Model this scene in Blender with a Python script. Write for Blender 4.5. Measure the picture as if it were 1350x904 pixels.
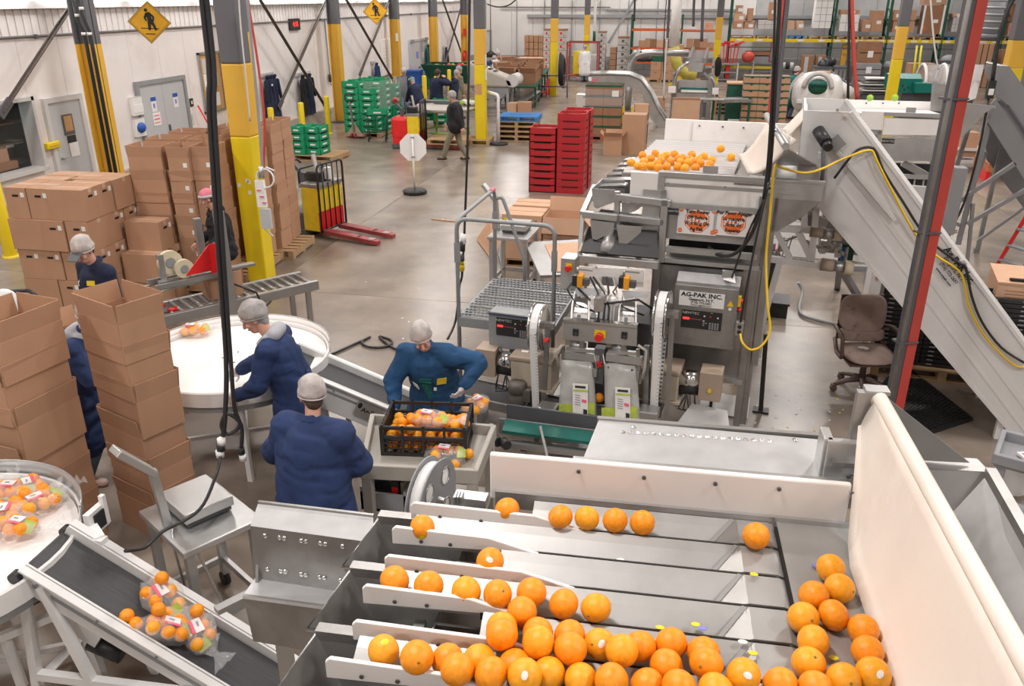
import bpy,math,random
from mathutils import Vector,Matrix,Quaternion
random.seed(7)
for o in list(bpy.data.objects):bpy.data.objects.remove(o)
SC=bpy.context.scene
COL=SC.collection
R=math.radians
# camera
F=1084.0;PITCH=R(22.79);YAW=R(11.5);CH=4.0
cam=bpy.data.cameras.new('camera');camo=bpy.data.objects.new('camera',cam);COL.objects.link(camo)
camo.location=(0,0,CH);camo.rotation_euler=(R(90)-PITCH,0,YAW)
cam.sensor_width=36.0;cam.lens=F/1350*36;cam.clip_start=.05;cam.clip_end=200
SC.camera=camo
# world, exposure
W=bpy.data.worlds.new('world');SC.world=W;W.use_nodes=True
W.node_tree.nodes['Background'].inputs[0].default_value=(.9,.93,1,1)
W.node_tree.nodes['Background'].inputs[1].default_value=.35
SC.view_settings.view_transform='Standard';SC.view_settings.look='None'
SC.view_settings.exposure=0.06;SC.view_settings.gamma=1.0;SC.view_settings.use_curve_mapping=False
try:
 SC.cycles.use_denoising=True;SC.cycles.max_bounces=7;SC.cycles.sample_clamp_indirect=6
 SC.cycles.caustics_reflective=False;SC.cycles.caustics_refractive=False
except Exception:pass
# pixel helpers (only used to find real positions)
cp,sp=math.cos(PITCH),math.sin(PITCH);cyw,syw=math.cos(YAW),math.sin(YAW)
def ray(px,py):
 a=(px-675)/F;b=-(py-452)/F
 x=a;y=cp+b*sp;z=-sp+b*cp
 return(x*cyw-y*syw,x*syw+y*cyw,z)
def at(px,py,z=0.0):
 r=ray(px,py);t=(z-CH)/r[2];return Vector((r[0]*t,r[1]*t,z))
def atX(px,py,x):
 r=ray(px,py);t=x/r[0];return Vector((x,r[1]*t,CH+r[2]*t))
def atY(px,py,y):
 r=ray(px,py);t=y/r[1];return Vector((r[0]*t,y,CH+r[2]*t))
 # materials
def mat(name,col,rough=.6,metal=0.0,var=.12,scale=6.0,bump=0.0,bscale=None,stretch=None,emit=None,alpha=1.0,spec=.5,dirt=None,trans=0.0,coat=0.0):
 m=bpy.data.materials.new(name);m.use_nodes=True
 nt=m.node_tree;n=nt.nodes;l=nt.links;bs=n['Principled BSDF']
 bs.inputs['Roughness'].default_value=rough;bs.inputs['Metallic'].default_value=metal
 bs.inputs['Specular IOR Level'].default_value=spec
 if coat:bs.inputs['Coat Weight'].default_value=coat
 c=tuple(col)+(1,)
 tc=n.new('ShaderNodeTexCoord');mp=n.new('ShaderNodeMapping');l.new(tc.outputs['Object'],mp.inputs[0])
 if stretch:mp.inputs['Scale'].default_value=stretch
 nz=n.new('ShaderNodeTexNoise');nz.inputs['Scale'].default_value=scale;nz.inputs['Detail'].default_value=5
 l.new(mp.outputs[0],nz.inputs[0])
 rp=n.new('ShaderNodeValToRGB');l.new(nz.outputs[0],rp.inputs[0])
 e=rp.color_ramp.elements
 e[0].position=.3;e[1].position=.7
 e[0].color=tuple(max(0,v*(1-var)) for v in col)+(1,);e[1].color=tuple(min(1,v*(1+var*.6)) for v in col)+(1,)
 out=rp.outputs[0]
 if dirt:
  n2=n.new('ShaderNodeTexNoise');n2.inputs['Scale'].default_value=dirt[1];n2.inputs['Detail'].default_value=8;n2.inputs['Roughness'].default_value=.65
  l.new(tc.outputs['Object'],n2.inputs[0])
  r2=n.new('ShaderNodeValToRGB');r2.color_ramp.elements[0].position=dirt[2];r2.color_ramp.elements[1].position=dirt[3]
  l.new(n2.outputs[0],r2.inputs[0])
  mx=n.new('ShaderNodeMix');mx.data_type='RGBA';l.new(r2.outputs[0],mx.inputs[0]);l.new(out,mx.inputs[6]);mx.inputs[7].default_value=tuple(dirt[0])+(1,)
  out=mx.outputs[2]
 l.new(out,bs.inputs['Base Color'])
 if bump:
  b=n.new('ShaderNodeBump');b.inputs['Strength'].default_value=bump;b.inputs['Distance'].default_value=.02
  if bscale:
   n3=n.new('ShaderNodeTexNoise');n3.inputs['Scale'].default_value=bscale;n3.inputs['Detail'].default_value=4
   l.new(mp.outputs[0],n3.inputs[0]);l.new(n3.outputs[0],b.inputs['Height'])
  else:l.new(nz.outputs[0],b.inputs['Height'])
  l.new(b.outputs[0],bs.inputs['Normal'])
 if emit:
  bs.inputs['Emission Color'].default_value=tuple(emit[0])+(1,);bs.inputs['Emission Strength'].default_value=emit[1]
 if alpha<1:bs.inputs['Alpha'].default_value=alpha
 if trans:bs.inputs['Transmission Weight'].default_value=trans
 return m
MATS=dict(concrete=mat('concrete floor',(.265,.218,.178),.27,0,.30,1.1,.04,30,dirt=((.12,.095,.074),.45,.48,.76),spec=.5),joint=mat('joint filler',(.10,.085,.07),.8),curb=mat('concrete curb',(.42,.36,.31),.8,0,.2,3),block=mat('grey concrete block',(.33,.32,.31),.85,0,.15,2),wall=mat('white wall panel',(.80,.75,.735),.5,0,.04,1.5,dirt=((.62,.55,.52),.8,.55,.85)),wallback=mat('off white back panel',(.66,.645,.63),.55,0,.05,1),wallgrey=mat('grey insulated panel',(.40,.405,.41),.6,0,.1,2),ceil=mat('white ceiling',(.8,.8,.8),.8,0,.03),white=mat('white paint',(.80,.79,.78),.4,0,.05,3,dirt=((.55,.53,.5),5,.62,.9)),poly=mat('white polyethylene',(.85,.82,.80),.35,0,.04,3,dirt=((.72,.60,.48),2.5,.58,.95)),cream=mat('cream rubber apron',(.82,.74,.66),.55,0,.06,3,.03,40,dirt=((.66,.53,.42),2.2,.5,.9)),steel=mat('brushed stainless',(.50,.50,.495),.36,.72,.10,4,.015,60,(1,1,1),dirt=((.36,.35,.33),3,.5,.95)),lane=mat('lane stainless',(.42,.415,.405),.45,.5,.12,4,.015,60,dirt=((.30,.285,.27),3,.5,.95)),steeld=mat('worn stainless and lane shade',(.36,.35,.34),.42,.75,.18,5,.02,40,dirt=((.20,.18,.16),3,.5,.9)),swirl=mat('swirled stainless',(.64,.64,.65),.34,.5,.10,12,.04,9),chrome=mat('polished metal',(.68,.68,.68),.15,1.0,.03),alu=mat('aluminium',(.46,.46,.46),.35,.85,.06,8),galv=mat('grey painted steel',(.29,.30,.31),.5,.1,.08,5),conveyg=mat('slate grey paint',(.26,.26,.27),.45,.1,.05,2,dirt=((.33,.32,.31),4,.6,.9)),rampw=mat('white enamel',(.70,.69,.68),.35,0,.03,2,dirt=((.5,.48,.46),2.5,.6,.95)),darkg=mat('dark grey paint',(.10,.10,.11),.5,0,.08,5),colgrey=mat('column grey',(.125,.125,.135),.55,0,.06,3),gold=mat('golden yellow paint',(.74,.43,.05),.45,0,.06,2.5),yellow=mat('bright yellow paint',(.78,.58,.01),.4,0,.06,2.5,dirt=((.55,.40,.03),4,.62,.85)),brace=mat('brown grey brace',(.10,.08,.07),.55,0,.1,5),black=mat('black rubber',(.018,.018,.02),.55,0,.2,5),blackp=mat('black plastic',(.022,.022,.024),.4,0,.2,5),belt=mat('ribbed dark belt',(.055,.055,.058),.6,0,.25,5,.15,60,(1,25,1)),beltg=mat('green belt',(.01,.12,.10),.5,0,.3,3),card=mat('cardboard',(.46,.262,.158),.85,0,.07,3,.03,120),cardl=mat('light cardboard',(.60,.37,.24),.85,0,.06,3,.02,120),cardd=mat('printed brown cardboard',(.30,.15,.08),.8,0,.12,4),cardedge=mat('cardboard rim',(.60,.40,.26),.9),tape=mat('clear tape',(.62,.44,.32),.12,0,.04,3),paper=mat('white paper',(.80,.79,.78),.7,0,.03),ink=mat('black ink',(.02,.02,.02),.6,0,.05),slot=mat('dark slot',(.012,.01,.008),.9,0,.05),duct=mat('dusty yellow hose',(.46,.40,.07),.6,0,.2,5),wood=mat('pallet wood',(.43,.28,.15),.85,0,.2,4,.05,20,(1,6,1)),bluew=mat('blue painted wood',(.03,.20,.52),.7,0,.15,5),redw=mat('red brown wood',(.45,.14,.07),.8,0,.2,5),navy=mat('navy coat cloth',(.016,.036,.118),.85,0,.25,5,.6,7),navyd=mat('dark navy cloth',(.012,.018,.05),.9,0,.2,6,.2,12),blue=mat('royal blue cloth',(.012,.066,.165),.85,0,.25,6,.6,7),blackc=mat('black cloth',(.012,.012,.014),.9,0,.25,10,.2,20),jeans=mat('denim',(.13,.19,.30),.9,0,.25,9,.2,40),khaki=mat('khaki cloth',(.22,.20,.14),.9,0,.15,6,.1,20),greyc=mat('grey fleece',(.45,.46,.50),.95,0,.1,8,.2,30),whitec=mat('white lab cloth',(.75,.75,.76),.85,0,.05,6,.1,12),teal=mat('teal cloth',(.01,.13,.12),.9,0,.15,6),redc=mat('red cloth',(.4,.02,.03),.9,0,.15,6),pink=mat('pink knit',(.72,.22,.28),.95,0,.1,20,.2,60),skin=mat('skin',(.62,.33,.24),.55,0,.08,6),net=mat('grey hairnet',(.48,.45,.44),.8,0,.25,16,.6,26,alpha=.72),netw=mat('white hairnet',(.66,.60,.58),.75,0,.22,13,.6,22,alpha=.74),hair=mat('brown hair',(.07,.04,.025),.7,0,.3,20),hairg=mat('grey hair',(.36,.35,.34),.75,0,.3,20),eyew=mat('eye',(.75,.72,.7),.2),lip=mat('lips',(.42,.15,.13),.5),shoe=mat('brown shoe',(.06,.035,.025),.6,0,.2,8),shoew=mat('pale sneaker',(.55,.40,.36),.7,0,.2,8),orange=mat('orange peel',(.93,.31,.010),.36,0,.18,3.2,.12,70,spec=.45),orange2=mat('pale orange peel',(.94,.38,.014),.36,0,.15,3.2,.12,70,spec=.45),stem=mat('stem scar',(.26,.17,.03),.8),sticker=mat('fruit sticker',(.85,.78,.74),.4),stickery=mat('yellow sticker',(.70,.62,.03),.5),stickerb=mat('violet sticker',(.22,.22,.62),.5),film=mat('clear bag film',(.9,.9,.9),.14,0,.1,8,.6,14,alpha=.20,spec=.8),filmw=mat('stretch wrap',(.9,.9,.92),.15,0,.1,8,.4,10,alpha=.20,spec=.8),filmg=mat('cloudy bag film',(.60,.60,.57),.2,0,.15,6,.5,10,alpha=.66),bagw=mat('white bag label',(.80,.76,.75),.5),bagg=mat('leaf green print',(.42,.52,.06),.5,0,.2,20),bagr=mat('pink red print',(.80,.12,.20),.5),green=mat('green fibreboard',(.005,.30,.135),.6,0,.12,4),greend=mat('dark green print',(.01,.085,.05),.7,0,.15,5),red=mat('red crate plastic',(.42,.016,.022),.45,0,.10,4),redp=mat('red paint',(.56,.022,.022),.4,0,.12,4),redf=mat('scuffed red paint',(.33,.05,.05),.45,0,.2,6,dirt=((.16,.10,.09),5,.5,.8)),redhose=mat('red hose',(.50,.06,.045),.5,0,.1,4),redglow=mat('red led',(.6,.01,.01),.4,emit=((1,.03,.02),2.5)),redk=mat('red knob',(.75,.02,.02),.35),orangep=mat('orange paint',(.62,.10,.015),.45,0,.1,4),ylab=mat('yellow label',(.80,.58,.02),.5),amber=mat('amber sensor',(.85,.36,.02),.4),beige=mat('beige enamel',(.50,.43,.34),.45,0,.06,4),tan=mat('tan lid',(.40,.31,.24),.5,0,.06,4),brownc=mat('mauve brown upholstery',(.42,.315,.275),.95,0,.16,7,.1,60,dirt=((.13,.09,.08),6,.58,.8)),brownp=mat('brown plastic',(.11,.065,.055),.4,0,.1,4),stopor=mat('orange sign print',(.86,.17,.03),.55),signy=mat('sign yellow',(.80,.42,.02),.35),cork=mat('cork board',(.55,.32,.14),.9,0,.2,30),glass=mat('window glass',(.3,.34,.34),.05,0,.02,alpha=.06,spec=.9),screen=mat('lit monitor',(.1,.4,.5),.4,emit=((.25,.75,.85),1.6)),genteal=mat('teal enamel',(.0,.17,.14),.4,0,.06,3),bin=mat('dark grey bin',(.10,.105,.115),.5,0,.08,4),binb=mat('blue bin',(.015,.09,.40),.5,0,.1,4),doorg=mat('grey door',(.50,.51,.53),.45,0,.03,2),frame=mat('pale grey frame',(.58,.56,.55),.45,0,.03,2),tube=mat('fluorescent tube',(1,1,1),.4,emit=((1,1,.96),9)),lime=mat('green citrus',(.30,.50,.05),.4,0,.15,8),sand=mat('pale plastic tray',(.43,.40,.355),.5,0,.06,4,dirt=((.30,.27,.24),4,.55,.85)),yhose=mat('yellow cable',(.80,.52,.02),.45),sand2=mat('tape rolls',(.66,.58,.42),.35,0,.05,8),trash=mat('grey tub',(.28,.285,.30),.6,0,.08,4),pebble=mat('cast iron motor',(.13,.115,.10),.6,.2,.25,8),)
# mesh builder
class B:
 def __init__(s):s.v=[];s.f=[];s.sm=[]
 def add(s,vs,fs,sm=False):
  o=len(s.v);s.v+=[tuple(v) for v in vs]
  for f in fs:s.f.append(tuple(i+o for i in f));s.sm.append(sm)
  return s
 def box(s,c,d,rz=0,Q=None):
  hx,hy,hz=d[0]/2,d[1]/2,d[2]/2
  M=Q or Matrix.Rotation(rz,3,'Z');c=Vector(c)
  vs=[c+M@Vector((x*hx,y*hy,z*hz)) for z in(-1,1) for x,y in((-1,-1),(1,-1),(1,1),(-1,1))]
  return s.hexa(vs)
 def hexa(s,p):
  return s.add(p,[(3,2,1,0),(4,5,6,7),(0,1,5,4),(1,2,6,5),(2,3,7,6),(3,0,4,7)])
 def bar(s,a,b,w,h=None,up=(0,0,1)):
  a=Vector(a);b=Vector(b);h=h or w;d=(b-a).normalized();u=Vector(up)
  if abs(d.dot(u))>.97:u=Vector((0,1,0))
  x=d.cross(u).normalized()*w/2;y=x.cross(d).normalized()*h/2
  return s.hexa([a-x-y,a+x-y,a+x+y,a-x+y,b-x-y,b+x-y,b+x+y,b-x+y])
 def slab(s,q,t):
  q=[Vector(p) for p in q];n=(q[1]-q[0]).cross(q[3]-q[0]).normalized()*t
  return s.hexa([p-n for p in q]+q)
 def plate(s,pts,t):
  p=[Vector(a) for a in pts];k=len(p);nn=Vector((0,0,0))
  for i in range(k):nn+=(p[i]-p[0]).cross(p[(i+1)%k]-p[0])
  n=nn.normalized()*t
  return s.add(p+[a-n for a in p],[tuple(range(k)),tuple(range(2*k-1,k-1,-1))]+[(i,i+k,(i+1)%k+k,(i+1)%k) for i in range(k)])
 def prism(s,pts,ax,a,b):
  m={'x':lambda u,w,t:(t,u,w),'y':lambda u,w,t:(u,t,w),'z':lambda u,w,t:(u,w,t)}[ax]
  k=len(pts)
  return s.add([m(u,w,a) for u,w in pts]+[m(u,w,b) for u,w in pts],[tuple(range(k)),tuple(range(2*k-1,k-1,-1))]+[(i,i+k,(i+1)%k+k,(i+1)%k) for i in range(k)])
 def tube(s,pts,r,n=8,closed=False):
  P=[Vector(p) for p in pts];k=len(P);vs=[];fs=[];prev=None
  for i in range(k):
   if closed:d=P[(i+1)%k]-P[i-1]
   else:d=P[min(i+1,k-1)]-P[max(i-1,0)]
   if d.length<1e-9:d=Vector((0,0,1))
   d.normalize()
   if prev is None:
    u=Vector((0,0,1)) if abs(d.z)<.9 else Vector((1,0,0));x=d.cross(u).normalized()
   else:x=(prev-d*prev.dot(d)).normalized()
   prev=x;y=d.cross(x);rr=r[i] if isinstance(r,(list,tuple)) else r
   vs+=[P[i]+x*math.cos(2*math.pi*j/n)*rr+y*math.sin(2*math.pi*j/n)*rr for j in range(n)]
  for i in range(k if closed else k-1):
   a=i*n;b=((i+1)%k)*n
   fs+=[(a+j,a+(j+1)%n,b+(j+1)%n,b+j) for j in range(n)]
  s.add(vs,fs,True)
  if not closed:
   o=len(s.v)-len(vs);s.f+=[tuple(o+j for j in range(n-1,-1,-1)),tuple(o+(k-1)*n+j for j in range(n))];s.sm+=[False,False]
  return s
 def cyl(s,a,b,r,r1=None,n=14):
  return s.tube([a,b],[r,r if r1 is None else r1],n)
 def lathe(s,prof,c=(0,0,0),n=20,Q=None,sm=True):
  c=Vector(c);vs=[];fs=[];k=len(prof)
  for r,z in prof:
   for j in range(n):
    p=Vector((r*math.cos(2*math.pi*j/n),r*math.sin(2*math.pi*j/n),z));vs.append(c+(Q@p if Q else p))
  for i in range(k-1):fs+=[(i*n+j,i*n+(j+1)%n,(i+1)*n+(j+1)%n,(i+1)*n+j) for j in range(n)]
  s.add(vs,fs,sm)
  return s
 def ball(s,c,r,n=12,m=8,Q=None):
  if not isinstance(r,(tuple,list)):r=(r,r,r)
  c=Vector(c);vs=[Vector((0,0,-r[2]))]
  for i in range(1,m):
   a=-math.pi/2+math.pi*i/m
   vs+=[Vector((r[0]*math.cos(a)*math.cos(2*math.pi*j/n),r[1]*math.cos(a)*math.sin(2*math.pi*j/n),r[2]*math.sin(a))) for j in range(n)]
  vs.append(Vector((0,0,r[2])));top=len(vs)-1
  if Q:vs=[Q@v for v in vs]
  fs=[(0,1+(j+1)%n,1+j) for j in range(n)]
  for i in range(m-2):fs+=[(1+i*n+j,1+i*n+(j+1)%n,1+(i+1)*n+(j+1)%n,1+(i+1)*n+j) for j in range(n)]
  fs+=[(top,1+(m-2)*n+j,1+(m-2)*n+(j+1)%n) for j in range(n)]
  return s.add([c+v for v in vs],fs,True)
 def cap(s,a,b,ra,rb,n=12,flat=None):
  a=Vector(a);b=Vector(b);d=b-a;L=d.length;d=d.normalized() if L>1e-6 else Vector((0,0,1))
  q=d.to_track_quat('Z','Y').to_matrix();ring=[];K=3
  for i in range(K+1):t=-math.pi/2+math.pi/2*i/K;ring.append((ra*math.cos(t),ra*math.sin(t)))
  for i in range(K+1):t=math.pi/2*i/K;ring.append((rb*math.cos(t),L+rb*math.sin(t)))
  vs=[]
  for r,z in ring:
   for j in range(n):
    x=r*math.cos(2*math.pi*j/n);y=r*math.sin(2*math.pi*j/n)
    v=q@Vector((x,y,z));vs.append(a+v)
  fs=[]
  for i in range(len(ring)-1):fs+=[(i*n+j,i*n+(j+1)%n,(i+1)*n+(j+1)%n,(i+1)*n+j) for j in range(n)]
  return s.add(vs,fs,True)
 def grid(s,P,sm=True,t=0):
  R_=len(P);C_=len(P[0]);vs=[Vector(p) for row in P for p in row]
  fs=[(i*C_+j,i*C_+j+1,(i+1)*C_+j+1,(i+1)*C_+j) for i in range(R_-1) for j in range(C_-1)]
  return s.add(vs,fs,sm)
 def mesh(s,name,m):
  me=bpy.data.meshes.new(name);me.from_pydata(s.v,[],s.f)
  me.polygons.foreach_set('use_smooth',s.sm)
  me.materials.append(MATS[m] if isinstance(m,str) else m);me.update();return me
 def ob(s,name,m,par=None,loc=None,rot=None,bev=0,solid=0,lab=None):
  return link(name,s.mesh(name,m),par,loc,rot,bev,solid,lab)
def link(name,me,par=None,loc=None,rot=None,bev=0,solid=0,lab=None):
 o=bpy.data.objects.new(name,me);COL.objects.link(o)
 if par is not None:o.parent=par
 if loc is not None:o.location=loc
 if rot is not None:o.rotation_euler=rot if isinstance(rot,(tuple,list)) else(0,0,rot)
 if solid:
  k=o.modifiers.new('s','SOLIDIFY');k.thickness=solid;k.offset=-1
 if bev:
  k=o.modifiers.new('b','BEVEL');k.width=bev;k.segments=2;k.limit_method='ANGLE';k.angle_limit=R(40)
 if lab:o['label']=lab
 return o
def tag(o,label,cat,group=None,kind=None):
 o['label']=label;o['category']=cat
 if group:o['group']=group
 if kind:o['kind']=kind
 return o
def struct(o):o['kind']='structure';return o
def T(name,label,cat,loc=(0,0,0),rz=0,group=None):
 o=bpy.data.objects.new(name,None);COL.objects.link(o);o.location=loc
 o.rotation_euler=rz if isinstance(rz,(tuple,list)) else(0,0,rz);o.empty_display_size=.1
 return tag(o,label,cat,group)
def dup(o,par=None,loc=None,rz=None,label=None,group=None):
 c=o.copy();COL.objects.link(c)
 if par is not None:c.parent=par
 if loc is not None:c.location=loc
 if rz is not None:c.rotation_euler=rz if isinstance(rz,(tuple,list)) else(0,0,rz)
 if label:c['label']=label
 if group:c['group']=group
 for k in KIDS.get(o.name,[]) or o.children:
  dup(k,c)
 return c
KIDS={}
def word(t,size,loc,rot,m,par,name='lettering',ext=.0008,align='CENTER',bold=0,sx=1.0):
 c=bpy.data.curves.new(name,'FONT');c.body=t;c.size=size;c.extrude=ext;c.align_x=align;c.align_y='CENTER';c.offset=bold;c.space_line=.9
 c.resolution_u=2
 c.materials.append(MATS[m]);o=bpy.data.objects.new(name,c);COL.objects.link(o);o.parent=par;o.location=loc
 o.rotation_euler=rot;o.scale=(sx,1,1);return o
FRONT=(R(90),0,0)
ORD=['first','second','third','fourth','fifth','sixth','seventh','eighth','ninth','tenth','eleventh','twelfth','thirteenth','fourteenth','fifteenth']
def arc(c,r,a0,a1,n,pl='xz'):
 out=[]
 for i in range(n+1):
  a=R(a0+(a1-a0)*i/n);u,w=r*math.cos(a),r*math.sin(a)
  out.append(Vector(c)+Vector({'xz':(u,0,w),'xy':(u,w,0),'yz':(0,u,w)}[pl]))
 return out
 # lights (highbay lamps of the hall, above the frame)
def highbay(x,y,p):
 t=T('high_bay_lamp','hanging high bay lamp under the ceiling','lamp',(x,y,7.2),0,'high bay lamps under the ceiling')
 B().lathe([(.06,.5),(.09,.4),(.10,.22),(.32,.0),(.33,-.02),(.31,-.01),(.08,.2)],n=16).ob('shade','alu',t)
 l=bpy.data.lights.new('bulb','AREA');l.shape='DISK';l.size=.75;l.energy=p;l.color=(1,.955,.92)
 o=bpy.data.objects.new('bulb',l);COL.objects.link(o);o.parent=t;o.location=(0,0,-.03)
for iy,y in enumerate((-4.5,1.6,7.7,13.8,20,27,34,41,46.5)):
 for x in(-9.2,-2.7,3.4,10.5):highbay(x+(.8 if iy%2 else 0),y,190 if y>0 else 140)
 # setting
XW=-12.3;YB=48.6;XR=16.0;YF=-9.0;ZC=8.0
fl=struct(B().box(((XW+XR)/2,(YF+YB)/2,-.06),(XR-XW+.6,YB-YF+.6,.09)).ob('floor','joint'))
sm=B().box((0,0,-.015),(6.192,6.642,.03)).mesh('floor_slab','concrete')
for i in range(-2,4):
 for j in range(-4,7):
  o=link('floor_slab',sm,fl,(-5.9+6.2*(i+.5),4.0+6.65*(j+.5),0))
ce=struct(B().box(((XW+XR)/2,(YF+YB)/2,ZC+.1),(XR-XW+.6,YB-YF+.6,.2)).ob('ceiling','ceil'))
wl=struct(B().box((XW-.3,(YF+YB)/2,(3.34+ZC)/2),(.1,YB-YF,ZC-3.34)).ob('wall_left','wall'))
WY0,WY1=12.7,14.05
def panel(y0,y1,z0,z1):B().box((XW-.10,(y0+y1)/2,(z0+z1)/2),(.20,y1-y0-.008,z1-z0)).ob('wall_panel','wall',wl)
y=YF
while y<YB-.01:
 y1=min(y+1.1,YB)
 if y<WY1 and y1>WY0:
  panel(y,y1,0,.95);panel(y,y1,2.2,3.32)
  if y<WY0:panel(y,WY0,.95,2.2)
  if y1>WY1:panel(WY1,y1,.95,2.2)
 else:panel(y,y1,0,3.32)
 y=y1
g=B()
y=YF
while y<YB:g.prism([(XW-.2,y),(XW,y+.02),(XW,y+.10),(XW-.010,y+.13),(XW-.010,y+.20),(XW-.2,y+.20)],'z',3.34,ZC);y+=.2
g.ob('ribbed_cladding','wall',wl)['kind']='stuff'
def pieces_y(name,m,par,x,dx,z0,z1,segs):
 for a,b in segs:B().box((x,(a+b)/2,(z0+z1)/2),(dx,b-a,z1-z0)).ob(name,m,par)
bb=struct(B().box((XW+.07,(YF+12.4)/2,.21),(.14,12.4-YF,.42)).ob('baseboard_left','curb'))
pieces_y('curb_section','curb',bb,XW+.07,.14,0,.42,[(12.4,14.35),(15.75,17.35),(19.75,33.9),(35.4,YB)])
tr=struct(B().box((XW+.06,(YF+YB)/2,3.87),(.12,YB-YF,.13)).ob('trim_1','frame'))
t2=struct(B().cyl((XW+.04,YF,3.31),(XW+.04,YB,3.31),.022,n=6).ob('trim_2','brace'))
for i in range(12):B().box((XW+.05,8+3.3*i,3.31),(.06,.05,.08)).ob('pipe_clip','darkg',t2)
for i,y in enumerate([10.5+2.75*k for k in range(13)]):
 if y>45:break
 t=T('strip_light','white fluorescent strip light on top of the left wall beam','strip light',(XW+.16,y,3.99),0,'strip lights along the left wall beam')
 B().box((0,0,.10),(.22,2.55,.08)).ob('housing','white',t)
 for dx in(-.05,.05):B().cyl((dx,-1.22,.0),(dx,1.22,.0),.034,n=8).ob('tube','tube',t)
wb=struct(B().box(((XW+XR)/2,YB+.25,ZC/2),(XR-XW,.1,ZC)).ob('wall_back','wallback'))
x=XW
while x<XR:
 x1=min(x+1.2,XR);wm='wallback' if x<2.5 else 'wallgrey'
 B().box(((x+x1)/2,YB+.1,(.95+ZC)/2),(x1-x-.012,.2,ZC-.95)).ob('wall_panel',wm,wb);x=x1
for i in range(24):
 for k in range(3):B().box((XW+.6+1.2*i+(.3 if k%2 else 0),YB+.02,.16+.31*k),(1.185,.3,.30)).ob('concrete_block','block',wb)
for z,x0,x1,s in((3.05,-9.0,16,.16),(3.5,-10.5,-4.4,.05),(2.55,-4.6,2.5,.10)):
 n={3.05:'trim_3',3.5:'trim_4',2.55:'trim_5'}[z]
 struct(B().box(((x0+x1)/2,YB-.08,z if z!=2.55 else 3.38),(x1-x0,s,s)).ob(n,'galv' if s>.06 else 'brace'))
for k in range(6):
 o=B().box((-9.6+1.55*k,YB-.06,2.4),(.05,.05,2.9)).ob('conduit','galv',wb)
wr=struct(B().box((XR+.1,(YF+YB)/2,ZC/2),(.2,YB-YF,ZC)).ob('wall_right','wallgrey'))
wf=struct(B().box(((XW+XR)/2,YF-.1,ZC/2),(XR-XW,.2,ZC)).ob('wall_front','wallback'))
# columns
def column(x,y,w,label,group=None,zb=3.18):
 t=T('support_column',label,'column',(x,y,0),0,group);h=w/2
 def sect(z0,z1,nm,m):B().box((0,0,(z0+z1)/2),(w,w,z1-z0)).ob(nm,m,t,bev=.02)
 sect(0,2.22,'lower_section','yellow');sect(2.22,zb,'middle_section','gold');sect(zb,ZC,'upper_section','colgrey')
 return t
CM=column(-6.0,10.75,.30,'nearest big yellow column, beside the carton stacks and the tape machine')
for dz,dx in((1.62,.03),(1.60,.06),(1.45,.05),(1.55,-.1)):B().box((dx,-.153,dz),(.045,.004,.055)).ob('paper_tag','paper',CM)
CC=column(-5.85,24.2,.30,'yellow column in the middle aisle beside the pallet pile')
for z in(1.95,2.35):B().box((.155,.02,z),(.006,.16,.30)).ob('white_notice','paper',CC)
B().box((-.03,-.155,1.55),(.2,.006,.30)).ob('tan_notice','cork',CC)
column(-5.73,37.3,.30,'yellow column behind the table of brown cartons')
C7=column(-5.25,45.2,.28,'thin yellow column near the back wall beside a white pipe')
column(1.25,41.2,.30,'yellow column standing behind the conveyor dump, beside the orange rack')
column(6.35,28.8,.30,'yellow column rising behind the teal generator')
column(8.74,26.0,.42,'yellow column at the right edge behind the slate grey conveyor',None,2.93)
LC=[(-11.15,14.75),(-11.2,20.7),(-11.55,27.6),(-11.75,34.3),(-11.6,39.3),(-11.3,43.9)]
LN=['first yellow wall column, with black pipes, beside the grey office door','second yellow wall column, half hidden behind the nearest big column','third yellow wall column, beyond the crossed brown braces','fourth yellow wall column, beside the white notice board','fifth yellow wall column, beside the hanging coats','sixth yellow wall column, by the fire extinguisher signs']
for(x,y),l in zip(LC,LN):
 w=.36
 t=T('wall_column',l,'column',(x-.12,y,0))
 for z0,z1,m,nm in((0,3.18,'gold','lower_section'),(3.18,ZC,'colgrey','upper_section')):
  B().box((w/2-.012,0,(z0+z1)/2),(.024,w*.8,z1-z0)).box((-w/2+.012,0,(z0+z1)/2),(.024,w*.8,z1-z0)).box((0,0,(z0+z1)/2),(w,.02,z1-z0)).ob(nm,m,t)
 B().box((0,0,.02),(.5,.5,.04)).ob('base_plate','darkg',t)
 if y<15:
  for dx in(.05,.17):
   B().tube([(dx+.05,-.3,4.2),(dx+.05,-.3,3.55+dx),(dx+.13,-.28,3.4),(dx+.13,-.28,.1)],.035,8).ob('black_pipe','blackp',t)
   for z in(3.62+dx,3.35):B().cyl((dx+.06+(z<3.4)*.07,-.3,z),(dx+.06+(z<3.4)*.07,-.3,z+.05),.042).ob('white_coupling','white',t)
 if y>43:
  for z in(2.35,1.3):B().box((.02,-.155,z),(.14,.01,.34)).ob('red_sign','redk',t)
  B().cyl((.0,-.22,.95),(.0,-.22,1.35),.07).ob('extinguisher','redk',t)
 if y in(20.7,34.3):B().box((.12,-.155,2.5),(.1,.01,.3)).ob('notice','paper',t)
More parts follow.
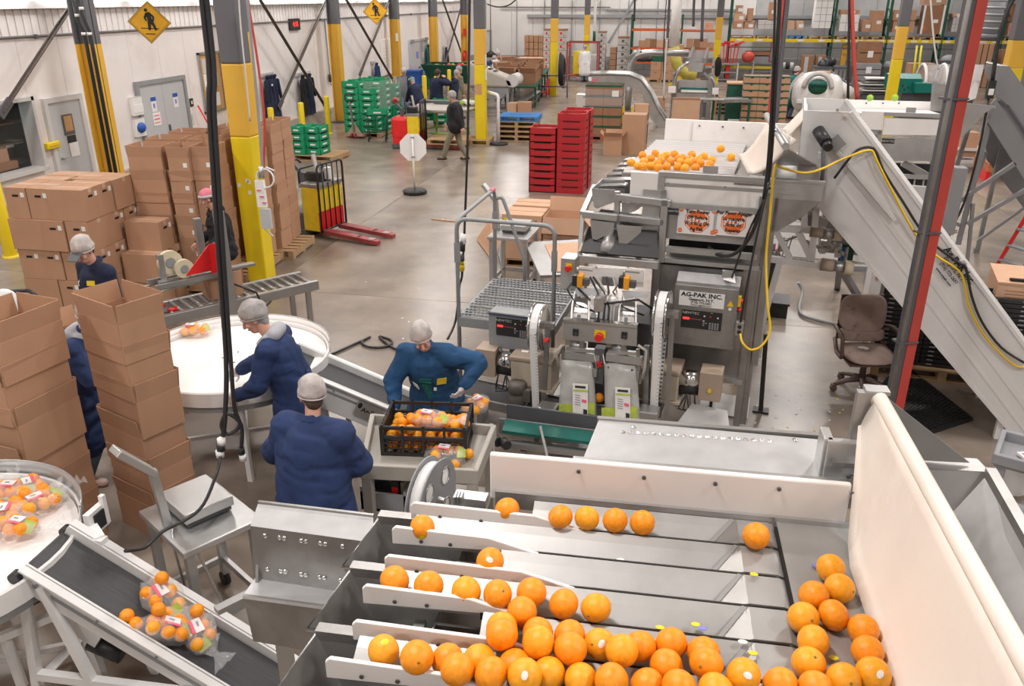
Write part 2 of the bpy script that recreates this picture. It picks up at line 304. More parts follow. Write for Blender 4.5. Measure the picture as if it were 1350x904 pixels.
 # crossed braces, angle bars from wall column to wall column
def brace(a,b,x,label,w=.09):
 A=atX(*a,x);Z_=atX(*b,x);d=(A-Z_);A=A+d*.06
 t=T('wall_brace',label,'brace',(0,0,0))
 B().bar(A,Z_,w,.02,up=(1,0,0)).ob('flange','brace',t);B().bar(A+Vector((.03,0,0)),Z_+Vector((.03,0,0)),.02,.07,up=(1,0,0)).ob('web','brace',t)
 g_=d.normalized()*.3
 B().bar(Z_-g_*.3+Vector((.02,0,0)),Z_+g_+Vector((.02,0,0)),.17,.03,up=(1,0,0)).ob('gusset','darkg',t)
brace((92,10),(2,148),-11.9,'brown brace running down past the office window')
brace((345,4),(433,148),-11.9,'dark brace sloping down to the green tray stack')
brace((428,4),(368,140),-12.05,'lighter brace crossing behind the dark one over the hanging coats')
brace((458,3),(519,108),-11.9,'dark brace crossing above the big green tray stack')
brace((512,3),(474,98),-12.05,'lighter brace crossing above the big green tray stack')
brace((583,0),(611,78),-11.9,'dark brace of the last bay, near the yellow sign column',.08)
brace((609,4),(585,88),-12.05,'lighter brace of the last bay, behind the hanging coats',.08)
p=atY(836,0,47.8);q=atY(802,57,47.8)
t=T('wall_brace','grey brace on the back wall, above the white drums','brace');B().bar(p+(p-q)*.1,q,.12,.05,up=(0,1,0)).ob('flange','galv',t);B().bar(p+Vector((0,-.04,0)),p+(p-q)*.1+Vector((0,-.04,0)),.3,.03,up=(0,1,0)).ob('gusset','galv',t)
# bollards
def bollard(px,py,label,h=1.15,r=.085,x=None):
 v=at(px,py);t=T('bollard',label,'bollard',v)
 B().lathe([(r,0),(r,h-.04),(r*.85,h-.01),(r*.4,h),(0,h)],n=16).ob('post','yellow',t);B().lathe([(r+.035,0),(r+.03,.03),(r,.035)],n=16).ob('foot_collar','yellow',t)
bollard(434,176,'yellow bollard just left of the big green tray stack')
bollard(401,187,'yellow bollard behind the small green tray pile')
bollard(362,196,'yellow bollard below the hanging navy coats, right of its twin')
bollard(336,203,'yellow bollard half hidden by the nearest big column')
bollard(516,152,'yellow bollard between the big green tray stack and the blue bin')
bollard(561,152,'yellow bollard behind the man in the green cap',1.4)
bollard(576,140,'yellow bollard in front of the fifth wall column')
bollard(593,128,'short yellow bollard behind the green produce tub')
bollard(610,118,'yellow bollard at the foot of the last dark brace')
v=at(15,338);t=T('bollard','thick yellow bollard at the left edge beside the closed carton pallet','bollard',v);B().lathe([(.10,0),(.10,1.25),(.07,1.29),(0,1.3)],n=16).ob('post','yellow',t);B().lathe([(.14,0),(.13,.03),(.1,.035)],n=16).ob('foot_collar','yellow',t)
v=atX(96,240,-10.6);t=T('bollard','yellow bollard in front of the grey office door','bollard',(v.x,v.y,0));B().lathe([(.10,0),(.10,1.0),(.07,1.04),(0,1.05)],n=16).ob('post','yellow',t);B().lathe([(.14,0),(.13,.03),(.1,.035)],n=16).ob('foot_collar','yellow',t)
# things on the left wall (all in the plane x  XW, facing +x)
def wy(px,py,d=0.0):return atX(px,py,XW+d)
ROTW=(R(90),0,R(90))
wi=struct(bpy.data.objects.new('window_1',None));COL.objects.link(wi)
B().box((XW,WY0-.03,1.57),(.24,.07,1.4)).box((XW,WY1+.03,1.57),(.24,.07,1.4)).box((XW,(WY0+WY1)/2,.92),(.30,1.5,.07)).box((XW,(WY0+WY1)/2,2.23),(.24,1.5,.07)).ob('window_frame','frame',wi)
B().box((XW-.12,(WY0+WY1)/2,1.57),(.008,WY1-WY0,1.27)).ob('pane','glass',wi)
ro=struct(B().box((XW-1.6,13.4,1.6),(.05,4,3.2)).box((XW-1,11.5,1.6),(1.3,.05,3.2)).box((XW-1,15.2,1.6),(1.3,.05,3.2)).box((XW-1,13.4,0),(1.3,3.7,.05)).box((XW-1,13.4,2.7),(1.3,3.7,.05)).ob('wall_office','brace'))
t=T('office_shelf','wooden office shelf with papers seen through the window','shelf',(XW-.9,13.4,0))
for z in(.95,1.35,1.72):B().box((0,0,z),(.5,2.6,.03)).ob('shelf_board','cardd',t)
B().box((-.26,0,1.3),(.02,2.6,1.2)).ob('back_panel','brace',t)
for i in range(9):B().box((.12,-1.1+.26*i,1.30+.02*(i%3)),(.25,.2,.06+.03*(i%2))).ob('paper_pile','paper' if i%3 else 'tan',t)
t=T('computer_monitor','small lit monitor behind the office window','monitor',(XW-.5,13.6,1.75));B().box((0,0,.14),(.05,.40,.30)).ob('housing','blackp',t);B().box((.028,0,.14),(.004,.34,.24)).ob('screen','screen',t);B().box((0,0,-.01),(.2,.2,.02)).ob('stand','blackp',t)
t=T('storage_bin','brown box on the office sill behind the window','box',(XW-.45,13.55,1.10));B().box((0,0,.12),(.2,.3,.24)).ob('body','card',t)
t=T('office_bottle','white bottle on the office sill behind the window','bottle',(XW-.42,13.30,1.10));B().lathe([(.05,0),(.05,.18),(.02,.22),(.02,.26),(0,.26)]).ob('body','paper',t);B().box((0,0,-.07),(.3,1.0,.14)).ob('sill_board','cardd',t)
D1=(14.50,15.42)
do=struct(bpy.data.objects.new('door_1',None));COL.objects.link(do)
def doorframe(par,y0,y1,h,m='frame'):
 B().box((XW+.03,y0-.05,h/2),(.10,.10,h)).box((XW+.03,y1+.05,h/2),(.10,.10,h)).box((XW+.03,(y0+y1)/2,h+.05),(.10,y1-y0+.2,.10)).ob('door_frame',m,par)
doorframe(do,*D1,2.08)
B().box((XW+.02,sum(D1)/2,1.04),(.05,D1[1]-D1[0],2.06)).ob('door_leaf','doorg',do)
B().box((XW+.05,14.98,1.62),(.02,.30,.40)).ob('vision_panel_frame','darkg',do);B().box((XW+.062,14.98,1.64),(.006,.22,.30)).ob('vision_panel','cork',do)
B().box((XW+.055,15.0,1.33),(.012,.24,.14)).ob('black_plate','ink',do);B().box((XW+.055,15.02,1.12),(.006,.26,.28)).ob('white_notice','paper',do)
B().cyl((XW+.05,14.62,1.0),(XW+.11,14.62,1.0),.02).bar((XW+.10,14.62,1.0),(XW+.10,14.76,1.0),.02).ob('door_handle','steel',do)
v=wy(62,190);t=T('yellow_wall_box','small yellow box on the white wall left of the grey door','box',(XW+.06,14.40,1.30));B().box((0,0,0),(.12,.36,.13)).ob('body','yellow',t,bev=.02);B().box((.065,0,.0),(.01,.3,.02)).ob('seam','gold',t)
D2=(17.45,19.25)
do2=struct(bpy.data.objects.new('door_2',None));COL.objects.link(do2)
doorframe(do2,*D2,2.13,'galv')
for k in(0,1):
 y0=D2[0]+.9*k;B().box((XW+.02,y0+.45,1.06),(.05,.893,2.12)).ob('door_leaf','doorg',do2)
 B().box((XW+.05,y0+.48,1.68),(.006,.2,.34)).ob('white_notice','paper',do2);B().box((XW+.055,y0+.48,1.80),(.006,.2,.09)).ob('blue_header','binb',do2);B().box((XW+.055,y0+.48,1.65),(.006,.06,.10)).ob('purple_mark','stickerb',do2)
B().box((XW+.05,17.97,1.34),(.006,.30,.30)).ob('white_notice','paper',do2);B().box((XW+.055,17.97,1.34),(.004,.22,.03)).box((XW+.055,17.97,1.26),(.004,.22,.02)).box((XW+.055,17.97,1.42),(.004,.2,.02)).ob('notice_print','bagr',do2)
B().cyl((XW+.05,18.42,1.0),(XW+.12,18.42,1.0),.025).bar((XW+.11,18.42,1.0),(XW+.11,18.6,1.0),.025).box((XW+.06,18.42,1.05),(.03,.05,.2)).ob('door_handle','darkg',do2)
def wallbox(name,label,cat,px,py,w,h,d,m,extra=None):
 v=wy(px,py);t=T(name,label,cat,(XW,v.y,v.z));B().box((d/2,0,0),(d,w,h)).ob('body',m,t,bev=.012)
 if extra:extra(t,d)
 return t
def e1(t,d):
 B().box((d+.002,.1,.14),(.004,.24,.14)).ob('blue_label','binb',t);B().box((d+.005,.1,.15),(.003,.14,.02)).ob('label_print','paper',t);B().box((d+.01,0,-.1),(.03,.4,.03)).ob('lip','white',t)
wallbox('towel_dispenser','white dispenser with a blue label beside the grey door','dispenser',130,157,.5,.5,.16,'white',e1)
def e2(t,d):B().box((d+.002,0,0),(.004,.02,.32)).ob('divider','frame',t);B().box((d/2,0,.17),(d,.5,.01)).ob('rim','frame',t)
wallbox('wall_rack','clear plastic holder under the white dispenser','holder',138,189,.46,.32,.1,'white',e2)
def e3(t,d):B().box((d/2,0,-.05),(d+.02,.34,.18)).ob('white_rolls','paper',t);B().box((d/2,.0,.2),(d,.36,.02)).ob('rim','frame',t)
wallbox('glove_holder','upper clear glove holder left of the double door','holder',177,140,.36,.4,.1,'white',e3)
def e4(t,d):B().ball((d,0,0),(.09,.15,.12)).ob('blue_gloves','binb',t);B().box((d/2,.0,.2),(d,.36,.02)).ob('rim','frame',t)
wallbox('glove_holder','lower clear glove holder with blue gloves, left of the double door','holder',181,168,.36,.4,.1,'white',e4)
def e5(t,d):B().box((d+.003,0,0),(.004,.06,.08)).ob('symbol','paper',t)
wallbox('restroom_sign','small black square sign right of the double door','sign',252,135,.16,.2,.02,'ink',e5)
def e6(t,d):B().box((d+.005,0,.02),(.01,.03,.07)).ob('toggle','frame',t)
wallbox('light_switch','pale switch plate right of the double door','switch',253.5,157,.09,.28,.015,'frame',e6)
v=wy(261,139,.12);w2=Vector((XW+.45,v.y+.5,.04));t=T('red_squeegee','red handled squeegee leaning on the wall by the notice board','squeegee');B().cyl(v,w2,.022).ob('handle','redk',t);B().box((w2.x,w2.y+.05,w2.z-.02),(.06,.4,.05)).ob('head','darkg',t)
def e7(t,d):
 rnd=random.Random(3)
 for i,(yy,zz,ww,hh,m) in enumerate(((-.25,.42,.26,.36,'frame'),(.12,.42,.34,.36,'doorg'),(-.28,.02,.22,.40,'paper'),(.12,.06,.34,.34,'doorg'),(-.26,-.42,.2,.28,'paper'),(-.3,-.20,.12,.2,'ink'),(.14,-.44,.26,.34,'paper'))):
  B().box((d+.004,yy,zz),(.006,ww,hh)).ob('pinned_paper',m,t)
 B().box((.02,-.52,0),(.06,.06,1.5)).box((.02,.52,0),(.06,.06,1.5)).box((.02,0,.73),(.06,1.1,.06)).box((.02,0,-.73),(.06,1.1,.06)).ob('frame','alu',t)
wallbox('notice_board','framed cork notice board with pinned papers, behind the nearest big column','board',279,108,1.0,1.42,.02,'cork',e7)
def e8(t,d):
 word('4:18',.22,(d+.003,0,0),ROTW,'redglow',t)
wallbox('led_clock','black wall clock with red digits high on the left wall','clock',386.5,32,.70,.34,.08,'ink',e8)
def e9(t,d):
 for k in range(6):B().box((d+.002,-.25+.02*(k%2),.35-.13*k),(.003,.6,.012)).ob('writing_line','doorg',t)
 B().box((.03,0,-.72),(.07,1.3,.04)).ob('pen_tray','alu',t)
wallbox('whiteboard','large white board on the left wall before the fourth column','board',510,75,1.5,1.4,.03,'paper',e9)
d3=struct(bpy.data.objects.new('door_3',None));COL.objects.link(d3)
a,b=wy(541,100).y,wy(563,100).y
doorframe(d3,a,b,2.15,'doorg');B().box((XW+.02,(a+b)/2,1.07),(.05,b-a,2.13)).ob('door_leaf','doorg',d3)
for z in(2.2,):B().box((XW+.1,a+.2,z),(.12,.3,.12)).box((XW+.1,b-.2,z),(.12,.3,.12)).ob('door_closer','galv',d3)
B().box((XW+.05,a+.4*(b-a),1.55),(.006,.35,.3)).ob('flag_picture','stickerb',d3);B().box((XW+.05,a+.75*(b-a),1.5),(.006,.25,.28)).ob('white_notice','paper',d3);B().cyl((XW+.06,(a+b)/2-.1,1.0),(XW+.14,(a+b)/2-.1,1.0),.04).ob('door_handle','darkg',d3)
t=T('wall_conduit','grey conduit running down the left wall to a hanging plug','conduit')
A=[wy(393,27,.05),wy(425,25,.05),wy(428,28,.05),wy(433,80,.05),wy(435,100,.06)]
B().tube(A,.025,6).ob('pipe','galv',t);c=wy(435,104,.08);B().cyl((c.x,c.y,c.z+.15),(c.x,c.y,c.z-.1),.05).ob('plug','ink',t);B().tube(arc((c.x,c.y+.12,c.z-.1),.12,0,300,10,'yz'),.012,5).ob('loose_cable','ink',t)
def coats(px,py,n,m,label,h=1.15,dy=.16,group=None):
 v=wy(px,py);
 t0=T('coat_hook_rail','hook rail above the '+' '.join(label.split()[:12]),'rail',(XW,v.y,v.z));B().box((.03,0,0),(.04,.25+dy*n,.10)).ob('board','frame',t0)
 for i in range(n):B().tube([(.05,dy*(i-(n-1)/2),0),(.12,dy*(i-(n-1)/2),-.02),(.13,dy*(i-(n-1)/2),.04)],.012,6).ob('hook','steel',t0)
 for i in range(n):
  mm=m[i%len(m)]
  t=T('hanging_coat',(ORD[i]+' ' if n>1 else '')+label,'coat',(XW+.13,v.y+dy*(i-(n-1)/2),v.z-.03))
  rnd=random.Random(i+int(px));P=[]
  for k in range(9):
   z=-h*k/8;w=(.05,.13,.17,.19,.20,.21,.23,.25,.26)[k];row=[]
   for j in range(17):
    a=2*math.pi*j/16;rr=1+.16*math.sin(3*a+i)+.08*math.sin(5*a+k)
    row.append((.09*rr*math.cos(a)*(.5+.5*k/8)+.02,w*rr*math.sin(a),z))
   P.append(row)
  B().grid(P).ob('body',mm,t)
  for s in(-1,1):B().cap((.05,s*.15,-.16),(.07,s*.24,-.68),.055,.045).ob('sleeve',mm,t)
  B().ball((.05,0,-.02),(.05,.09,.05)).ob('collar',mm,t)
  if i==0 and px<380:B().box((.14,.04,-.25),(.01,.09,.05)).ob('white_patch','paper',t)
coats(350,98,3,['navyd'],'navy coat in the row hanging beside the second wall column',1.45,.22)
coats(397,97,2,['blackc','navyd'],'dark coat hanging under the crossed braces',1.25,.5)
coats(562,58,3,['teal','navy','blue'],'teal and blue coat hanging beside the far grey door',1.9,.3)
coats(584,62,1,['navyd'],'navy coat hanging alone behind the fifth wall column',1.6)
coats(491,82,1,['navy'],'small blue coat hanging above the big green tray stack',1.0)
# hanging pedestrian crossing signs
def disc(c,r,n=14):return[(c[0]+r*math.cos(2*math.pi*i/n),c[1]+r*math.sin(2*math.pi*i/n)) for i in range(n)]
def strip2(a,b,w0,w1):
 a=Vector(a).to_2d();b=Vector(b).to_2d();d=(b-a).normalized();n=Vector((-d.y,d.x))
 return[tuple(a+n*w0),tuple(a-n*w0),tuple(b-n*w1),tuple(b+n*w1)]
def ped(px,py,dist,size,label,rz,tilt):
 r=Vector(ray(px,py));r=r/math.hypot(r.x,r.y)*dist;v=Vector((r.x,r.y,CH+r.z))
 t=T('crossing_sign',label,'sign',v,(0,tilt,rz));h=size/2
 B().prism([(0,-h),(h,0),(0,h),(-h,0)],'y',0,.012).ob('border','ink',t)
 k=h*.965;B().prism([(0,-k),(k,0),(0,k),(-k,0)],'y',-.004,0).ob('face','signy',t)
 k=h*.90;q=h*.88
 g=B()
 for a in range(4):
  pts=[(0,-k),(k,0),(0,k),(-k,0)];p2=[(0,-q),(q,0),(0,q),(-q,0)]
  g.prism([pts[a],pts[(a+1)%4],p2[(a+1)%4],p2[a]],'y',-.006,-.003)
 g.ob('inner_line','ink',t)
 s=size;g=B();Y=(-.008,-.003)
 g.prism([(x*s,z*s) for x,z in disc((-.06,.28),.042)],'y',*Y)
 for A_ in(strip2((-.035,.23),(.03,.03),.055,.05),strip2((-.05,.2),(-.10,.10),.028,.024),strip2((-.10,.11),(-.06,.03),.024,.018),strip2((.0,.22),(.10,.13),.026,.024),strip2((.10,.14),(.09,.03),.024,.018),strip2((.0,.04),(-.01,-.18),.045,.028),strip2((.03,.05),(.09,-.06),.045,.034),strip2((.09,-.05),(.14,-.18),.034,.024)):
  g.prism([(x*s,z*s) for x,z in A_],'y',*Y)
 g.ob('walking_figure','ink',t)
 B().box((0,-.006,-.14*s),(.42*s,.004,.02*s)).box((0,-.006,-.27*s),(.22*s,.004,.02*s)).ob('crosswalk_line','ink',t)
 B().cyl((0,.006,h),(0,.006,3.5),.006,n=5).ob('hanging_wire','galv',t)
ped(197,29.5,15.6,.66,'yellow pedestrian crossing sign hanging at upper left before the white wall',R(30),R(3))
ped(495,15,23.5,.66,'yellow pedestrian crossing sign hanging over the aisle, farther of the two',R(18),R(-2))
# back wall door, fan, drums
db=struct(bpy.data.objects.new('door_4',None));COL.objects.link(db)
a,b=atY(636,40,YB).x,atY(646,40,YB).x;B().box(((a+b)/2,YB-.03,1.1),(b-a,.06,2.2)).ob('door_leaf','doorg',db);B().box((a-.05,YB-.04,1.1),(.1,.1,2.3)).box((b+.05,YB-.04,1.1),(.1,.1,2.3)).box(((a+b)/2,YB-.04,2.25),(b-a+.2,.1,.1)).ob('door_frame','galv',db)
# cartons, pallets, racks of the back area
_c={}
def cached(key,fn):
 if key not in _c:_c[key]=fn()
 return _c[key]
def carton(label,c,d,rz=0,m='card',group=None,parts=('tape',),name='carton',cat='box'):
 """closed carton standing on c, d = (wx, dy, h)"""
 t=T(name,label,cat,c,rz,group);w,dd,h=d
 link('body',cached(('cb',d,m),lambda:B().box((0,0,h/2),(w,dd,h)).mesh('body',m)),t)
 if 'tape' in parts:link('tape',cached(('ct',d),lambda:B().box((0,0,h+.001),(w,.06,.003)).box((w/2+.001,0,h-.03),(.003,.06,.06)).box((-w/2-.001,0,h-.03),(.003,.06,.06)).mesh('tape','tape')),t)
 if 'seam' in parts:link('seam',cached(('cs',d),lambda:B().box((0,0,h+.0015),(w,.006,.002)).mesh('seam','slot')),t)
 if 'slotx' in parts:link('handle_slot',cached(('hx',d),lambda:B().box((w/2+.001,0,h*.75),(.004,.085,.028)).mesh('handle_slot','slot')),t)
 if 'sloty' in parts:link('handle_slot',cached(('hy',d),lambda:B().box((0,-dd/2-.001,h*.75),(.085,.004,.028)).mesh('handle_slot','slot')),t)
 if 'labx' in parts:link('white_label',cached(('lx',d),lambda:B().box((w/2+.001,dd*.36,h*.78),(.004,.05,.06)).mesh('white_label','paper')),t)
 if 'laby' in parts:link('white_label',cached(('ly',d),lambda:B().box((w*.33,-dd/2-.001,h*.78),(.05,.004,.06)).mesh('white_label','paper')),t)
 if 'band' in parts:link('green_band',cached(('gb',d),lambda:B().box((0,0,h*.90),(w+.006,dd+.006,h*.2)).mesh('green_band','greend')),t)
 return t
def pallet(label,c,w=1.2,d=1.0,rz=0,m='wood',group=None,name='pallet'):
 t=T(name,label,'pallet',c,rz,group)
 bm=cached(('pt',w,d,m),lambda:B().box((0,0,.135),(w,.11,.02)).mesh('deck_board',m))
 n=6
 for i in range(n):link('deck_board',bm,t,(0,-d/2+.055+(d-.11)*i/(n-1),0))
 sm_=cached(('ps',w,d,m),lambda:B().box((0,0,.075),(.09,d,.10)).mesh('stringer',m))
 for x in(-w/2+.045,0,w/2-.045):link('stringer',sm_,t,(x,0,0))
 b2=cached(('pb',w,d,m),lambda:B().box((0,0,.0125),(w,.10,.025)).mesh('bottom_board',m))
 for i in range(3):link('bottom_board',b2,t,(0,-d/2+.05+(d-.10)*i/2,0))
 return t
 # big pallet of closed cartons at the left (rotated)
PA=R(31);e1=Vector((math.cos(PA),math.sin(PA),0));e2=Vector((-math.sin(PA),math.cos(PA),0))
near=at(116,254,1.93);near.z=0
# nested opencarton columns
def opencarton(label,c,d,rz=0,fl=.15,fan=.02,group=None,lab=False,m='card'):
 """open carton: four walls, bottom, four raised flaps with gaps at the corners"""
 w,dd,h=d;t=T('open_carton',label,'box',c,rz,group);k=.007
 def body():
  return B().box((0,-dd/2,h/2),(w,k,h)).box((0,dd/2,h/2),(w,k,h)).box((-w/2,0,h/2),(k,dd,h)).box((w/2,0,h/2),(k,dd,h)).box((0,0,.004),(w,dd,.008)).mesh('body',m)
 link('body',cached(('ob',d,m),body),t)
 f=fan
 for s in(-1,1):
  link('flap',cached(('fy',d,fl,f,s,m),lambda:B().slab([(-w/2+.004,s*dd/2,h),(w/2-.004,s*dd/2,h),(w/2-.004,s*(dd/2+f),h+fl),(-w/2+.004,s*(dd/2+f),h+fl)],k).mesh('flap',m)),t)
  link('flap',cached(('fx',d,fl,f,s,m),lambda:B().slab([(s*w/2,-dd/2+.004,h),(s*w/2,dd/2-.004,h),(s*(w/2+f),dd/2-.004,h+fl),(s*(w/2+f),-dd/2+.004,h+fl)],k).mesh('flap',m)),t)
 if lab:link('white_label',cached(('ol',d),lambda:B().box((w*.3,-dd/2-.005,h*.7),(.055,.003,.06)).mesh('white_label','paper')),t)
 return t
 # left: carton pallet, towers, round tables, belts, scale
t=None
PR=R(2)
def loc_(o,x,y,z=0,rz=0):c,s=math.cos(rz),math.sin(rz);return Vector((o[0]+x*c-y*s,o[1]+x*s+y*c,z))
PO=Vector((-8.46,8.93,0))
pallet('wooden pallet under the closed brown cartons at the left edge',loc_(PO,.56,.6,0,PR),1.12,1.2,PR)
LAY=[[(0,0,.31,.5),(.31,0,.31,.5),(.62,0,.5,.31),(.62,.31,.5,.31),(0,.5,.5,.31),(0,.81,.5,.31),(.5,.62,.31,.5),(.81,.62,.31,.5)],[(0,0,.5,.31),(.5,0,.31,.5),(.81,0,.31,.5),(0,.31,.5,.31),(0,.62,.31,.5),(.31,.62,.31,.5),(.62,.5,.5,.31),(.62,.81,.5,.31)]]
TN=['bottom','second','third','top']
for tier in range(4):
 for k,(x,y,w,d) in enumerate(LAY[(tier+1)%2]):
  j=random.uniform(-.012,.012)-(.02 if tier==2 else 0)
  carton('closed carton with hand slots, '+TN[tier]+' tier of the left pallet, '+(('front left','front middle','front right','right middle','left middle','left rear','centre rear','right rear') if tier%2 else('front left','front middle','front right','left middle','left rear','centre rear','right middle','right rear'))[k],loc_(PO,x+w/2+j,y+d/2+j,.15+.405*tier,PR),(w-.006,d-.006,.40),PR+random.uniform(-.01,.01),'card','closed cartons on the left pallet',('tape','slotx','labx') if d<.4 else('tape','sloty','laby'))
for k,(x,y,z) in enumerate(((1.20,.62,.15),(1.22,.95,.15),(1.2,.62,.56),(1.22,.98,.56),(1.2,.8,.96))):
 carton('closed carton in the side stack right of the left pallet, '+ORD[k]+' from below',loc_(PO,x+.22,y,z-.15 if z<.2 else z-.15,PR),(.5,.31,.40),PR+.06*(k%2),'card','cartons right of the left pallet',('tape','slotx','labx'))
def tower(label,c,rz,n,d,z0=0.0,pitch=.31,fl=.15,grp=None,lab=False,fan=.018):
 for i in range(n):
  j=random.uniform(-.012,.012)
  opencarton('open carton, '+('topmost' if i==n-1 else ORD[i]+' up')+', in '+label,(c[0]+j,c[1]+random.uniform(-.012,.012),z0+i*pitch),(d[0],d[1],pitch-.004),rz+random.uniform(-.02,.02),fl,fan,grp,lab=lab)
tower('the near leaning tower behind the scale',(-3.98,5.02),R(-22),6,(.52,.36),grp='cartons nested in the tower behind the scale')
tower('the tower at the left edge behind the near round table',(-4.56,4.55),R(81),6,(.53,.42),grp='cartons nested in the left edge tower')
for i,(bx,by,lab_) in enumerate(((-7.13,10.22,'the wide column at the left of the carton stacks'),(-6.66,10.28,'the middle front column of the carton stacks'),(-6.36,10.38,'the front column right beside the nearest big yellow column'),(-7.25,10.85,'the second row left column of the carton stacks'),(-6.75,10.92,'the second row column right behind the middle front one'),(-7.3,11.5,'the third row left column of the carton stacks'),(-7.0,12.1,'the third row column left of the nearest big column'),(-6.53,11.85,'the near column right of the nearest big yellow column'),(-6.53,12.40,'the middle column right of the nearest big yellow column'),(-6.62,12.95,'the far column right of the nearest big yellow column'),(-7.0,11.75,'the column hidden behind the nearest big yellow column'))):
 d=(.48,.40) if i in(0,3,5) else(.29,.44)
 tower(lab_,(bx,by),R(4)+(R(2) if i%2 else 0),6,d,.145,lab=(i in(1,2)),grp='cartons of '+lab_)
for c,l in(((-6.85,10.5),'front left'),((-6.85,11.6),'middle'),((-6.75,12.55),'right hand')):
 pallet('wooden pallet under the '+l+' nested carton stacks',(c[0],c[1],0),1.15,1.0,R(4))
opencarton('open brown carton between the two near towers, in front of the man in the cap',(-5.28,6.02,.92),(.42,.30,.28),R(-22),.16,.05)
opencarton('open brown carton standing low, left behind the edge tower',(-5.2,5.35,1.0),(.4,.3,.3),R(20),.12,.04)
t=T('work_stand','grey stand under the open cartons between the towers','stand',(-5.25,5.7,0),R(-20));B().box((0,0,.90),(.5,1.0,.03)).ob('top','galv',t)
for x in(-.2,.2):
 for y in(-.45,.45):B().box((x,y,.44),(.04,.04,.89)).ob('leg','galv',t)
v=at(18,385,1.35);t=T('hand_truck','black hand truck handle with a white plastic bag at the left edge','hand truck',(v.x,v.y,0),R(20))
B().tube([(-.2,0,.05),(-.2,0,1.28),(-.14,0,1.36),(.14,0,1.36),(.2,0,1.30),(.2,0,1.16)],.02,8).ob('handle_bar','blackp',t);B().box((0,.1,.03),(.45,.25,.02)).ob('toe_plate','darkg',t)
B().tube([(.2,0,.05),(.2,0,1.2)],.018,8).ob('side_rail','blackp',t)
B().ball((-.08,-.03,1.2),(.16,.07,.2),14,10).ob('white_bag','paper',t)
# oranges
def orange_mesh(i):
 b=B().ball((0,0,0),1.0,22,15);rn=random.Random(i);k=[rn.uniform(-1,1) for _ in range(6)]
 for n_,v in enumerate(b.v):
  x,y,z=v;s=1+.022*k[0]*x+.02*k[1]*y*z+.018*k[2]*x*x-.03*abs(z)**6+.02*k[3]*y
  b.v[n_]=(x*s,y*s,z*s*(.95+.03*k[4]))
 return b.mesh('orange','orange' if i%3 else 'orange2')
OM=[orange_mesh(i) for i in range(6)]
SCAR=B().ball((0,0,.985),(.09,.09,.03),8,4).mesh('stem_scar','stem')
STK=[B().ball((0,0,0),1.012,22,15) for _ in range(1)]
def stick_mesh(m):
 P=[]
 for i in range(6):
  row=[]
  for j in range(9):
   a=.27*i/5;q=2*math.pi*j/8;row.append((1.012*math.sin(a)*math.cos(q)*.75,1.012*math.sin(a)*math.sin(q),1.012*math.cos(a)))
  P.append(row)
 return B().grid(P).mesh('sticker',m)
SM={'sticker':stick_mesh('sticker'),'stickery':stick_mesh('stickery')}
def orient(v):return Vector(v).to_track_quat('Z','Y').to_euler()
def orange(c,r,label,group,stk=None,stem=None,par=None,m=None):
 o=link('orange',m or random.choice(OM),par,c,(random.uniform(0,6),random.uniform(0,6),random.uniform(0,6)));o.scale=(r,r,r)
 if par is None:tag(o,label,'orange',group)
 if stem or(stem is None and random.random()<.22):
  s=link('stem_scar',SCAR,o);d=Vector(stem) if stem else Vector((random.uniform(-.6,.6),random.uniform(-1,-.2),random.uniform(-.2,.9)))
  q=o.rotation_euler.to_matrix().inverted();s.rotation_euler=orient(q@d)
 if stk:
  s=link('sticker',SM[stk[0]],o);q=o.rotation_euler.to_matrix().inverted();s.rotation_euler=orient(q@Vector(stk[1]))
 return o
def filmblob(par,c,r,seed,m='film',name='film',tail=None):
 b=B().ball((0,0,0),1.0,18,12);rn=random.Random(seed);k=[rn.uniform(1,4) for _ in range(6)]
 for i,(x,y,z) in enumerate(b.v):
  s=1+.09*math.sin(k[0]*3*x+k[1])+.09*math.sin(k[2]*3*y+k[3]*2)+.06*math.sin(k[4]*4*z)
  b.v[i]=(c[0]+x*s*r[0],c[1]+y*s*r[1],c[2]+z*s*r[2])
 if tail:
  T0=Vector(tail[0]);T1=Vector(tail[1]);d=T1-T0;P=[]
  s_=d.cross(Vector((0,0,1))).normalized() if abs(d.normalized().z)<.9 else Vector((1,0,0))
  for i in range(6):
   w=(.03,.025,.02,.045,.07,.09)[i];row=[]
   for j in range(9):row.append(T0+d*i/5+s_*w*(j/4-1)+Vector((0,0,1))*w*.35*math.sin(j*2.2+i))
   P.append(row)
  b.grid(P)
 return b.ob(name,m,par)
